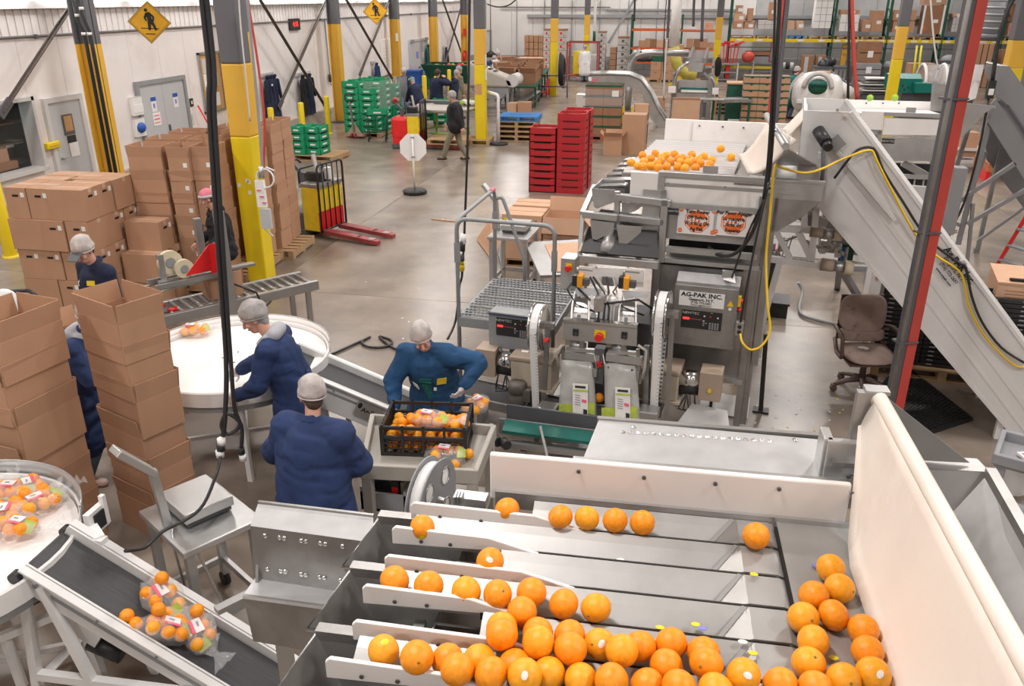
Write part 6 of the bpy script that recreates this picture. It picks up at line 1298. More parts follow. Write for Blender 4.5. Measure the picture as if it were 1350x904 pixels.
for k in range(5):
 a=R(72*k+40);x,y=math.cos(a),math.sin(a);B().tube([(.03*x,.03*y,.14),(.16*x,.16*y,.125),(.30*x,.30*y,.075)],[.038,.030,.022],8).ob('base_leg','brownp',t)
 B().cyl((.30*x-.022*y,.30*y+.022*x,.034),(.30*x+.022*y,.30*y-.022*x,.034),.034,n=12).box((.30*x,.30*y,.07),(.05,.05,.03)).ob('caster','brownp',t)
B().ball((-.06,-.02,.52),(.05,.03,.012)).ball((-.03,-.05,.522),(.03,.025,.012)).ob('paper_scrap','paper',t)
t=T('rubber_mat','black perforated rubber mat on the floor right of the office chair','mat');M4=[at(1150,523,.01),at(1220,572,.01),at(1280,552,.01),at(1190,480,.01)]
g=B();n=26
def bil(u,w):
 p=M4[0].lerp(M4[1],u).lerp(M4[3].lerp(M4[2],u),w);p.z=.012+.05*max(0,w-.75)*4*(.3);return p
for i in range(n):
 for j in range(n):
  u0,u1,w0,w1=i/n,(i+1)/n,j/n,(j+1)/n;o_=[bil(u0,w0),bil(u1,w0),bil(u1,w1),bil(u0,w1)];cc=(o_[0]+o_[2])/2;i_=[cc+(p-cc)*.55 for p in o_]
  g.add(o_+i_,[(0,1,5,4),(1,2,6,5),(2,3,7,6),(3,0,4,7)])
g.ob('mat_mesh','black',t,solid=.012)
for a,b in((0,1),(1,2),(2,3),(3,0)):B().bar(M4[a],M4[b],.05,.014).ob('mat_border','black',t)
a=at(1180,500,.0);PC=Vector((a.x+.55,a.y+.55,0));pallet('wooden pallet under the black stacked trays below the white conveyor',(PC.x,PC.y,0),1.5,1.1,MA)
tm=B().box((0,0,.004),(.48,.34,.008)).box((0,-.17,.024),(.48,.012,.044)).box((0,.17,.024),(.48,.012,.044)).box((-.24,0,.024),(.012,.34,.044)).box((.24,0,.024),(.012,.34,.044)).mesh('body','blackp')
hm_=B().box((-.15,-.178,.030),(.06,.006,.014)).box((.15,-.178,.030),(.06,.006,.014)).mesh('grip_hole','galv')
for c in range(3):
 for k in range(17):
  t=T('stacking_tray','black plastic tray in the '+('left','middle','right')[c]+' stack below the white conveyor','tray',PC+Matrix.Rotation(MA,3,'Z')@Vector((-.5+.5*c,-.30,.15+.052*k)),MA,'black trays in the '+('left','middle','right')[c]+' stack')
  link('body',tm,t);link('grip_hole',hm_,t)
t=T('blue_sack','blue plastic sack behind the red pole beside the black trays','sack',at(1188,485,0));B().ball((0,0,.12),(.07,.05,.12)).ob('body','bluew',t);B().cyl((0,0,.2),(.02,0,.3),.03,.01).ob('neck','paper',t)
P0=at(1350,420,.86);tb=Vector((3.95,9.55,0))
for k in range(16):
 t=T('stacking_tray','black plastic tray in the stack under the light open carton at the right edge','tray',(tb.x,tb.y,.02+.052*k),MA,'black trays under the light open carton');o=link('body',tm,t);o.scale=(1.9,1.6,1);o=link('grip_hole',hm_,t);o.scale=(1.9,1.6,1)
OC=T('printed_carton','light brown printed carton with folded lid at the right edge','box',(tb.x+.02,tb.y,.86),MA)
B().box((0,0,.15),(.92,.5,.30)).ob('body','cardl',OC);B().slab([(-.47,-.26,.30),(.47,-.26,.30),(.47,.26,.36),(-.47,.26,.36)],.02).ob('lid','cardl',OC);B().box((-.1,-.20,.325),(.5,.05,.02)).ob('dark_gap','slot',OC)
for k in range(4):B().box((-.28,-.252,.21-.035*k),(.20,.003,.004)).box((-.02,-.252,.21-.035*k),(.22,.003,.004)).ob('printed_line','cardd',OC)
# white inclined conveyor feeding the middle machine
WC=MT('white_incline_conveyor','big white inclined elevator conveyor descending to the right with cables clipped to it','conveyor')
def wc(u,z,v):return Vector((u+.6,v-7.4,z))
vn,vf=8.2,9.25
top=[(.10,3.05),(.50,3.05),(2.95,.30),(2.95,-.0),(2.50,.0),(.33,2.20),(.12,2.20)]
B().plate([wc(u,z,vn) for u,z in top],.02).ob('near_side_plate','rampw',WC);B().plate([wc(u,z,vf) for u,z in top],.02).ob('far_side_plate','rampw',WC)
d_=Vector((2.45,0,-2.75)).normalized()
for k,(o_,w_) in enumerate(((.30,.05),(.44,.02))):
 n_=Vector((-d_.z,0,d_.x))*-1
 a=wc(.50,3.05,vn-.012)+Vector((-.74,0,-.66))*o_;B().bar(a+d_*.5,a+d_*3.55,w_,.03,up=(0,1,0)).ob('side_rib','rampw',WC)
B().bar(wc(.50,3.05,vn-.01),wc(2.95,.30,vn-.01),.05,.03).bar(wc(.50,3.05,vf-.02),wc(2.95,.30,vf-.02),.05,.03).ob('top_flange','rampw',WC)
B().bar(wc(.33,2.20,vn-.01),wc(2.5,.0,vn-.01),.04,.03).ob('bottom_flange','rampw',WC)
B().slab([wc(.12,3.0,vf),wc(.5,3.0,vf),wc(2.9,.25,vf),wc(2.9,.25,vn)][:0] or[wc(.55,2.9,vn),wc(2.9,.22,vn),wc(2.9,.22,vf),wc(.55,2.9,vf)],.02).ob('carrier_belt','poly',WC)
B().grid([[wc(.13-.05*k-.12*(k/5)**2,3.0-.085*k,vn+.06+.10*j) for j in range(11)] for k in range(6)]).ob('cream_curtain','cream',WC,solid=.01)
B().box(wc(.11,2.9,(vn+vf)/2),(.02,vf-vn,.30)).box(wc(.3,3.0,vf),(.42,.02,.10)).ob('head_box','rampw',WC)
m=wc(.26,2.72,vn);m=mv(1085,181,8.15);B().cyl(m+Vector((-.05,0,.06)),m+Vector((.03,-.12,-.03)),.055).cyl(m+Vector((.03,-.12,-.03)),m+Vector((.05,-.2,-.06)),.04).ob('motor','blackp',WC);B().box(m+Vector((.12,-.03,-.04)),(.12,.05,.12),Q=Matrix.Rotation(R(-45),3,'Y')).ob('bearing_block','galv',WC)
B().bar(mv(1094,188,8.14),mv(1180,290,8.14),.05,.03).ob('angle_brace','rampw',WC);B().tube([mv(1085,190,8.1),mv(1085,225,8.1),mv(1082,250,8.1)],.02,6).ob('chain_guard','darkg',WC);B().box(mv(1081,205,8.15),(.04,.02,.06)).ob('switch','paper',WC)
for px,py in((1104,145),(1113,155)):B().cyl(mv(px,py,8.18),mv(px,py,8.15),.014).ob('bolt','tan',WC)
Mn=mv(1261,352,8.15);RT=Matrix.Rotation(R(42),3,'Y').to_euler()
for i,(l,s_) in enumerate((('Ag-PAK Inc.',.085),('Gasport, N.Y.',.052),('(716) 772-2651',.04),('www.agpak.com',.033))):
 o=word(l,s_,mv(1265-7*i,350+5*i,8.155),(R(90),R(47),0),'ink',WC,bold=.003 if i<1 else .001)
for px,py in((1148,196),(1271,346)):B().box(mv(px,py,8.16),(.06,.02,.03),Q=Matrix.Rotation(R(45),3,'Y')).ob('cable_clip','frame',WC)
for u,zl in((2.3,.2),):
 for v in(vn+.05,vf-.05):B().box(wc(u,zl/2,v),(.06,.06,zl)).ob('leg','white',WC)
cable('conveyor_cable','black cable running down the white conveyor beside the yellow one',[W_(1100,235,8.08),W_(1115,215,8.08),W_(1130,198,8.1),W_(1148,194,8.12),W_(1156,202,8.12),W_(1165,225,8.12),W_(1190,265,8.12),W_(1222,313,8.14),W_(1262,345,8.14),W_(1273,352,8.13),W_(1281,390,8.14),W_(1295,425,8.14),W_(1320,458,8.14),W_(1350,478,8.14)],.012)
FR=MT('film_stand','white square tube stand with two film cores between the machine and the white conveyor','stand')
V8=8.35
for a,b in(((1028,345),(1001,440)),((1083,205),(1070,343)),((1008,340),(1085,350)),((1022,302),(1042,341)),((1062,238),(1060,305)),((1052,305),(1070,342)),((1012,300),(1088,304))):
 B().bar(mv(*a,V8-.05),mv(*b,V8-.05),.06 if a[0]!=1022 else .05).ob('frame_tube','white',FR)
B().bar(mv(1002,440,V8-.05),mv(1000,470,V8-.05),.05).ob('lower_tube','white',FR);q=mv(1003,541,8.11);q.z=0;B().bar(mv(1010,440,8.12),q,.045).ob('black_leg','blackp',FR);B().box((q.x,q.y,.01),(.16,.12,.02)).ob('foot_plate','blackp',FR)
for px,py,s in((1082,348,1.0),(1068,305,.85)):
 p=mv(px,py,V8-.06);X=Vector((1,0,-.04));B().cyl(p,p+X*.12,.062*s).ob('core','tan',FR);B().cyl(p+X*.12,p+X*.22,.055*s).ob('metal_core','alu',FR);B().cyl(p+X*.22,p+X*.30,.07*s).ob('wooden_end','sand2',FR)
FR2=MT('film_bagger','dark machinery with levers and rollers half hidden behind the white film stand','machine')
B().box(mv(1045,260,9.6),(.50,.4,.35)).box(mv(1120,300,9.6),(.6,.4,.5)).ob('dark_frame','steeld',FR2)
B().plate([mv(1056,270,9.0),mv(1093,290,9.0),mv(1086,305,9.0),mv(1052,285,9.0)],.02).ob('tilted_plate','steel',FR2);B().bar(mv(1032,272,8.9),mv(1078,300,8.9),.03,.06).ob('lever','galv',FR2)
for i,(px,py) in enumerate(((1018,330),(1030,322),(1085,325),(1096,318),(1105,330))):B().box(mv(px,py,8.9),(.06,.06,.14)).cyl(mv(px,py,8.9),mv(px+9,py+6,8.8),.02).ob('fitting','steel',FR2)
for k in range(4):B().tube([mv(1018+6*k,340,8.8),mv(1030+5*k,320-3*k,8.8),mv(1052,312,8.8),mv(1075+4*k,328,8.8)],.007,5).ob('white_air_line','frame',FR2)
B().box(mv(1084,303,8.6),(.07,.06,.04)).ob('orange_part','stopor',FR2)
B().bar(mv(1108,302,8.9),mv(1135,303,8.9),.02).tube([mv(1090,310,8.8),mv(1105,300,8.8),mv(1122,303,8.8),mv(1133,300,8.9),mv(1135,290,8.9)],.009,5).ob('white_hose','frame',FR2)
p=mv(1115,338,9.0);B().box(p,(.14,.05,.26)).ob('green_packet','greend',FR2);B().box(p+Vector((-.03,-.03,0)),(.05,.01,.22)).ob('blue_print','bluew',FR2);B().box(p+Vector((.0,-.03,0)),(.03,.01,.22)).ob('white_print','paper',FR2)
t=T('black_tub','black plastic tub on the floor behind the grading machine leg','tub',at(1020,412,0),MA);B().box((0,0,.1),(.34,.4,.2)).ob('body','blackp',t);B().box((0,0,.20),(.38,.44,.03)).ob('rim','blackp',t)
t=T('black_bin_stack','tall black bin with pink film on top behind the grading machine','bin',at(1007,430,0)+Vector((0,.45,0)),MA);B().box((0,0,.45),(.24,.4,.9)).ob('body','blackp',t);B().ball((0,0,.93),(.14,.15,.06)).ob('pink_film','pink',t)
cable('grey_conduit','grey flexible hose lying in a curve on the floor behind the office chair',[at(1052,372,.25),at(1058,385,.12),at(1054,405,.03),at(1058,415,.03),at(1075,421,.03),at(1098,426,.03),at(1125,430,.03)],.022,'galv')
# second machine of the same kind, farther right
G2=T('far_grading_machine','second stainless grading machine with white guards behind the white conveyor','machine',(3.1,13.1,0),MA)
M2=Vector((3.1,13.1,0));I2=Matrix.Rotation(-MA,3,'Z')
def m2(px,py,v):
 r=I2@Vector(ray(px,py));o=I2@(Vector((0,0,CH))-M2);t_=(v-o.y)/r.y;return Vector((o.x+r.x*t_,v,o.z+r.z*t_))
def quad2(pts,v,th,nm,m):B().plate([m2(px,py,v) for px,py in pts],th).ob(nm,m,G2)
quad2([(1163,181),(1240,183),(1236,212),(1160,211)],0,.03,'front_panel','steel');quad2([(1166,155),(1246,158),(1241,178),(1163,177)],0,.03,'front_guard','poly');quad2([(1136,146),(1166,147),(1163,171),(1133,169)],-.02,.03,'left_guard','poly')
B().bar(m2(1165,150,-.02),m2(1250,153,-.02),.07,.05).ob('front_rim','steel',G2);B().box(m2(1201,145,-.01),(.13,.02,.07)).ob('hinge_tab','steel',G2)
quad2([(1113,131),(1228,134),(1226,146),(1110,145)],1.6,.03,'rear_guard','poly');B().slab([m2(1111,146,1.55),m2(1225,148,1.55),m2(1246,155,.05),m2(1136,152,.05)],.03).ob('bed','white',G2)
for px in(1142,1164,1185):B().cyl(m2(px,136,1.56),m2(px,136,1.54),.014).ob('bolt','darkg',G2)
quad2([(1229,108),(1250,112),(1247,148),(1226,145)],1.0,.03,'end_wall','steeld')
p=m2(1171,186,-.03);B().box(p,(.17,.006,.07)).ob('black_plate','ink',G2);word('NEWTEC',.042,p+Vector((0,-.006,.0)),FRONT,'frame',G2,sx=1.1)
for a,b in(((1130,173),(1162,174)),((1140,199),(1163,199)),((1160,172),(1156,205)),((1186,232),(1235,234))):B().bar(m2(*a,.02),m2(*b,.02),.06).ob('frame_rail','steel',G2)
quad2([(1144,177),(1160,178),(1158,198),(1143,196)],.03,.02,'side_plate','steeld')
for px in(1168,1232):
 p=m2(px,215,.05);B().box((p.x,p.y,p.z/2),(.07,.07,p.z)).ob('leg','steeld',G2)
for v in(1.4,):
 for px in(1168,1232):p=m2(px,200,v);B().box((p.x,p.y,p.z/2),(.07,.07,p.z)).ob('leg','steeld',G2)
quad2([(1175,214),(1236,216),(1230,330),(1175,330)],.9,.05,'interior_shade','black')  # black plate painting the shade between the machine legs
B().bar(m2(1190,214,.1),m2(1222,232,.1),.12,.10).ob('chute','steeld',G2)
quad2([(1192,243),(1236,246),(1233,282),(1188,278)],-.15,.1,'cream_control_panel','frame');quad2([(1197,248),(1215,249),(1213,280),(1195,275)],-.16,.01,'black_key_field','ink')
for px,py in((1221,249),(1220,262)):B().box(m2(px,py,-.17),(.06,.02,.06)).ob('switch','ink',G2)
B().cyl(m2(1229,249,-.16),m2(1229,249,-.21),.03).ob('red_lamp','redk',G2)
for k in range(8):B().box(m2(1188+6*k,238,.1),(.02,.02,.14)).ob('valve','paper' if k%2 else 'ink',G2)
GB=T('grey_wall_cabinet','light grey electrical cabinet with a red button under the white conveyor','cabinet',at(1175,395,0));
p=at(1180,366,.75);GB.location=(p.x,p.y,0);B().box((0,.15,.62),(.56,.3,.62)).ob('case','frame',GB,bev=.01);B().cyl((-.2,0,.75),(-.2,-.02,.75),.025).ob('red_button','redk',GB);B().box((-.1,-.01,.5),(.05,.01,.05)).ob('plug','ink',GB)
for x in(-.25,.25):B().box((x,.15,.16),(.05,.05,.32)).ob('leg','galv',GB)
t=T('grey_post_cabinet','narrow blue grey cabinet on a post right of the cream control panel','cabinet');p=at(1248,305,.9);t.location=(p.x,p.y,0);B().box((0,0,1.35),(.16,.2,.95)).ob('case','conveyg',t,bev=.01);B().box((0,0,.45),(.1,.1,.9)).ob('post','conveyg',t);B().box((0,-.02,.92),(.24,.1,.06)).ob('clamp','tan',t)
t=T('steel_stand','blue grey steel stand behind the office chair','stand')
for a,b,za,zb in(((1108,352),(1132,392),.62,.0),((1107,352),(1104,380),.62,0),((1106,352),(1180,356),.62,.62),((1148,300),(1142,395),1.0,0),((1160,430),(1200,432),.1,.1)):B().bar(at(*a,za),at(*b,zb),.08).ob('frame_bar','conveyg',t)
t=T('tarp_heap','crumpled black plastic sheet behind the office chair under the white conveyor','sheet',at(1170,405,0));g=B().ball((0,0,.06),(.38,.30,.12),18,10)
for i,(x,y,z) in enumerate(g.v):g.v[i]=(x*(1+.2*math.sin(9*y+3*x)),y*(1+.2*math.sin(11*x)),max(.0,z+.05*math.sin(13*x+7*y)))
g.ob('sheet','blackp',t)
cable('grey_hose','grey curved hose between the office chair and the red pole',[at(1192,352,.55),at(1196,372,.4),at(1192,400,.2),at(1185,420,.05),at(1170,432,.03),at(1155,436,.03)],.03,'trash')
SE=T('slate_elevator','slate grey elevator conveyor on an angle iron frame at the right edge','conveyor');XS=Vector((5.0,15.2,0))
ya=14.2
B().plate([atY(1296,86,ya),atY(1330,87,ya),atY(1400,190,ya),atY(1400,268,ya),atY(1322,150,ya),atY(1312,128,ya)],.03).ob('upper_side_plate','conveyg',SE)
B().plate([atY(1312,130,ya-.05),atY(1400,260,ya-.05),atY(1400,315,ya-.05),atY(1300,158,ya-.05),atY(1306,136,ya-.05)],.03).ob('lower_side_plate','conveyg',SE)
B().plate([atY(1296,152,ya+.7),atY(1400,300,ya+.7),atY(1400,340,ya+.7),atY(1300,210,ya+.7)],.03).ob('far_side_plate','conveyg',SE)
B().slab([atY(1330,87,ya),atY(1400,190,ya),atY(1400,190,ya)+Vector((0,1.0,0)),atY(1330,87,ya)+Vector((0,1.0,0))],.03).ob('top_cover','conveyg',SE)
B().bar(atY(1318,132,ya-.08),atY(1328,140,ya-.08),.04,.03).bar(atY(1328,139,ya-.08),atY(1400,246,ya-.08),.04,.03).ob('edge_strip','darkg',SE)
P=[[atY(1278+(20-5*k)*1,86+10*k,ya-.1+1.0*j) for j in(0,1)] for k in range(1)]
B().plate([atY(1278,85,ya+.5),atY(1297,86,ya+.5),atY(1286,130,ya+.3),atY(1270,135,ya+.3)],.02).ob('white_curtain','poly',SE)
B().plate([atY(1271,138,ya-.3),atY(1310,141,ya-.3),atY(1296,150,ya-.3),atY(1284,165,ya-.3),atY(1266,182,ya-.3)],.02).bar(atY(1270,137,ya-.3),atY(1312,141,ya-.3),.05,.03).ob('chute_side','steel',SE)
def leg(a,b,w=.07,y=ya,yb=None):
 q0=atY(*a,y);q1=atY(*b,y if yb is None else yb);B().bar(q0,q1,w).ob('frame_bar','conveyg',SE)
leg((1309,140),(1263,322));leg((1281,155),(1250,255),.06,ya+.5);leg((1300,200),(1285,240),.05,ya+.5);leg((1320,195),(1285,345),.06,ya+.6)
leg((1250,275),(1338,215),.06,ya-.05);leg((1275,295),(1352,250),.06,ya-.05);leg((1288,318),(1350,274),.04,ya+.3);leg((1283,268),(1275,345),.05,ya-.05);leg((1250,288),(1270,300),.05);leg((1245,240),(1262,258),.05,ya+.3)
for px in(1262,1287):p=atY(px,330,ya if px<1280 else ya+.6);B().box((p.x,p.y,p.z/2),(.07,.07,max(.1,p.z))).ob('frame_leg','conveyg',SE)
p=atY(1306,118,ya-.2);t=T('pendant_switch','black pendant switch with a white label hanging at the slate elevator','switch',p);B().box((0,0,0),(.10,.08,.26)).ob('body','ink',t);B().box((0,-.045,-.03),(.07,.01,.09)).ob('label','paper',t)
cable('pendant_cable','black cable holding the pendant switch at the slate elevator',[p+Vector((.6,0,2.6)),atY(1330,10,ya-.2),p+Vector((0,0,.12))],.03)
cable('hanging_cable','thin black cord hanging from the pendant switch to the floor stand',[p-Vector((0,0,.13)),atY(1290,200,ya-.2),atY(1270,270,ya-.2),atY(1248,310,ya-.2)],.018)
t=T('step_ladder','red step ladder with grey steps at the right edge','ladder');a0,a1=at(1307,362,0),atY(1365,265,13.3);b0,b1=at(1340,372,0),atY(1395,275,12.9)
B().bar(a0,a1,.07,.04).bar(b0,b1,.07,.04).ob('rail','redk',t)
for k in(.22,.42,.64,.85):q0,q1=a0.lerp(a1,k),b0.lerp(b1,k);B().bar(q0,q1,.12,.03).ob('step','galv',t)
v=at(1168,650);
pb=Vector((1.93,6.75,0));t=T('red_drop_pole','tall red pipe strapped to a dark channel in front of the white conveyor','pole',(pb.x,pb.y,0),R(20))
B().box((.032,0,3.5),(.085,.08,7.0)).ob('red_pipe','redhose',t);B().box((-.04,.0,3.5),(.055,.07,7.0)).box((-.045,-.03,3.5),(.02,.03,7.0)).ob('dark_channel','darkg',t);B().tube([(-.07,-.04,0),(-.07,-.04,7)],.018,8).ob('dark_conduit','steeld',t)
for z in(3.32,2.32,1.4):B().box((-.01,0,z),(.17,.11,.015)).ob('strap','darkg',t)
B().box((0,0,.02),(.2,.2,.04)).ob('base_plate','darkg',t)
for l,pts,r,m in(('thin red hose hanging behind the cable bundle near the wrapped cartons',[(1034,-60),(1032,0),(1020,100),(1014,152)],.026,'redhose'),('grey cord hanging right beside the first red hose',[(1042,-60),(1038,0),(1028,100),(1017,240)],.03,'darkg'),('red hose hanging over the far produce crates, right of the round white machine',[(1122,-60),(1123,0),(1126,80),(1130,131)],.024,'redhose'),('black cord hanging left of the second red hose',[(1121,-60),(1120,0),(1118,130)],.016,'blackp')):
 dd=11.0;cable('hanging_hose',l,[drop(x,y,dd) for x,y in pts],r,m,'hose')
cable('hanging_rope','pale rope hanging in front of the pallet rack over the clear hood',[drop(1226,-60,22),drop(1227,0,22),drop(1232,60,22),drop(1237,92,22)],.02,'frame','rope')
p=at(1335,600,.75);t=T('utility_cart','grey plastic utility cart corner with papers at the right edge','cart',(p.x+.25,p.y-.05,0),R(-24));B().box((0,0,.72),(.7,.45,.03)).ob('tray_floor','trash',t)
for a in((0,-.225,.7,.04),(0,.225,.7,.04)):B().box((a[0],a[1],.77),(a[2],a[3],.09)).ob('tray_rim','trash',t,bev=.01)
for x in(-.35,.35):B().box((x,0,.77),(.04,.49,.09)).ob('tray_rim','trash',t,bev=.01)
for x in(-.3,.3):
 for y in(-.18,.18):B().box((x,y,.38),(.06,.06,.70)).ob('leg','trash',t);B().cyl((x-.02,y,.04),(x+.02,y,.04),.04).ob('caster','black',t)
B().box((0,0,.2),(.66,.42,.03)).ob('lower_shelf','trash',t)
tp=T('paper_sheets','white paper sheets lying on the grey utility cart','paper',(p.x+.2,p.y-.02,.745),.3);B().box((0,0,.01),(.28,.2,.02)).ob('sheet','paper',tp);B().box((-.1,0,.021),(.04,.15,.002)).ob('red_print','bagr',tp)
t=T('white_bucket','white bucket with a dark opening under the utility cart at the right edge','bucket',at(1343,668,.0)+Vector((.02,.3,0)));B().lathe([(.13,0),(.15,.36),(.16,.37),(.14,.36),(.125,.05),(0,.05)],n=24).ob('body','paper',t);B().box((0,0,.2),(.1,.1,.02)).ob('dark_content','slot',t)
rn=random.Random(8);sc_=[B().prism([(.014*math.cos(i*1.05),.010*math.sin(i*1.05)) for i in range(6)],'z',0,.002).mesh('sticker',m) for m in('paper','stickery','frame')]
t=T('floor_scraps','scattered tiny paper scraps and fruit stickers on the floor around the office chair','scraps',at(1090,560,0))
for i in range(90):
 x,y=rn.gauss(1105,70),rn.gauss(560,45);
 if y<440 or x>1330:continue
 o=link('scrap',sc_[i%3 if i%3 else 0],t,at(x,y,.002)-t.location,rn.uniform(0,6));o.scale=(rn.uniform(.6,1.5),)*3
for i in range(18):o=link('scrap',sc_[0],t,at(rn.uniform(300,700),rn.uniform(240,520),.002)-t.location,rn.uniform(0,6));o.scale=(rn.uniform(.6,1.6),)*3
# middle distance and back of the hall
# green trays
def tray_mesh(w,d,h):
 def f():
  k=.02;b=B().box((0,0,.008),(w,d,.016));hh=h-.003;q=hh*(.97 if w==.6 and h<.16 else .84)
  b.box((0,-d/2+k/2,q/2),(w,k,q)).box((0,d/2-k/2,q/2),(w,k,q)).box((-w/2+k/2,0,q/2),(k,d,q)).box((w/2-k/2,0,q/2),(k,d,q))
  for x in(-w/2+.053,w/2-.053):
   for y in(-d/2+.043,d/2-.043):b.box((x,y,hh/2+.001),(.10,.08,hh-.002))
  return b
 return f
def traycol(x,y,n,label,z0=.15,w=.6,d=.4,h=.19,rz=0,m='green',grp=None,fill='cardd',lab='paper',name='green_tray',start=0):
 tm_=cached(('tr',w,d,h,m),lambda:tray_mesh(w,d,h)().mesh('body',m));sl=cached(('trs',w,h),lambda:B().box((0,-d/2-.001,h*.90),(w*.62,.006,h*.14)).box((-w/2-.001,0,h*.90),(.006,d*.5,h*.14)).box((w/2+.001,0,h*.90),(.006,d*.5,h*.14)).mesh('slot','slot'))
 lb=cached(('trl',w,h),lambda:B().box((0,-d/2-.002,h*.42),(w*.36,.004,h*.22)).box((w/2+.002,0,h*.42),(.004,d*.4,h*.22)).mesh('white_mark',lab)) if lab else None
 for k in range(n):
  t=T(name,('topmost ' if k==n-1 else ORD[k]+' from below, ')+label,'tray',(x,y,z0+h*k),rz,grp)
  link('body',tm_,t)
  if k<n-1:link('slot',sl,t)
  if lb:link('white_mark',lb,t)
  if k==n-1:link('liner',cached(('fil',w,d,fill),lambda:B().box((0,0,h*.5),(w-.05,d-.05,.02)).mesh('liner',fill)),t)
g0=at(454,180)
for i in range(2):
 for j in range(3):traycol(g0.x+.33+.52*i+.10*j,g0.y+.22+.62*j,8 if(i+j)%2==0 or i==0 else 7,'green tray in the '+('left','right')[i]+' column, '+('front','middle','rear')[j]+' row of the big green stack',.15,.52,.60,.19,0,grp='green trays in the big stack, '+('left','right')[i]+' '+('front','middle','rear')[j]+' column')
pallet('pallet under the big green tray stack',(g0.x+.65,g0.y+.85,0),1.1,1.9)
t=T('stretch_wrap','clear stretch wrap around the upper half of the big green tray stack','wrap',(g0.x+.75,g0.y+.8,1.2));B().box((-.05,0,.0),(1.06,.0,.9));P=[[(x,y,z) for z in(-.35,.0,.45)] for x,y in((-.1,-.62),(.42,-.62),(.70,1.25),(.2,1.3))];B().grid(P,sm=False).ob('film','filmw',t)
v=at(408,212);
for i in range(2):traycol(v.x-.1+.42*i-.2,v.y+.30+.05*i,4,'green tray in the '+('left','right')[i]+' column of the small green pile',.15,.42,.55,.185,R(-4),grp='green trays of the small pile, '+('left','right')[i]+' column',fill='sand')
pallet('pallet under the small green tray pile',(v.x+.15,v.y+.45,0),1.2,1.0,R(-4))
for i in range(3):traycol(-9.2+.62*i,26.3+.9*(i%2)+.5*i,3 if i<2 else 4,'green tray '+('left','middle','right')[i]+' of the worked-on trays between the two men',.15,.55,.42,.19,R(12),grp='green trays being filled, '+('left','middle','right')[i]+' pile',fill='lime')
v=at(494,187);t=T('wire_cart','dark green wire cart holding one green tray beside the pallet jack','cart',(v.x,v.y+.3,0),R(15))
for x in(-.3,.3):
 for y in(-.22,.22):B().tube([(x*.85,y,.06),(x,y,.75)],.018,6).ob('frame_tube','greend',t);B().cyl((x*.85-.02,y,.06),(x*.85+.02,y,.06),.06).ob('caster','black',t)
for z in(.28,.75):B().tube([(-.3,-.22,z),(.3,-.22,z),(.3,.22,z),(-.3,.22,z)],.016,6,True).ob('rim_tube','greend',t)
for k in range(7):B().bar((-.3+.1*k,-.22,.74),(-.3+.1*k,.22,.74),.02).ob('wire','frame',t)
traycol(v.x+.05,v.y+.28,1,'green tray resting on the wire cart',.77,.62,.44,.18,R(15))
v=at(471,181);t=T('pallet_jack','olive manual pallet jack standing before the big green tray stack','pallet jack',(v.x,v.y-.15,0),R(-8))
B().plate([(-.04,.02,.42),(.04,.02,.42),(.30,.0,.06),(-.30,.0,.06)],.05).ob('front_frame','tan',t)
for s in(-.2,.2):B().box((s,.62,.08),(.15,1.15,.05)).ob('fork','tan',t)
B().bar((0,-.05,.2),(0,-.20,1.1),.05).ob('handle_shaft','steeld',t);B().tube([(-.05,-.20,1.08),(-.14,-.21,1.16),(-.13,-.22,1.28),(0,-.23,1.32),(.13,-.22,1.28),(.14,-.21,1.16),(.05,-.20,1.08)],.02,8).ob('handle_loop','blackp',t)
for s in(-.06,.06):B().cyl((s-.02,-.08,.08),(s+.02,-.08,.08),.08).ob('wheel','redf',t)
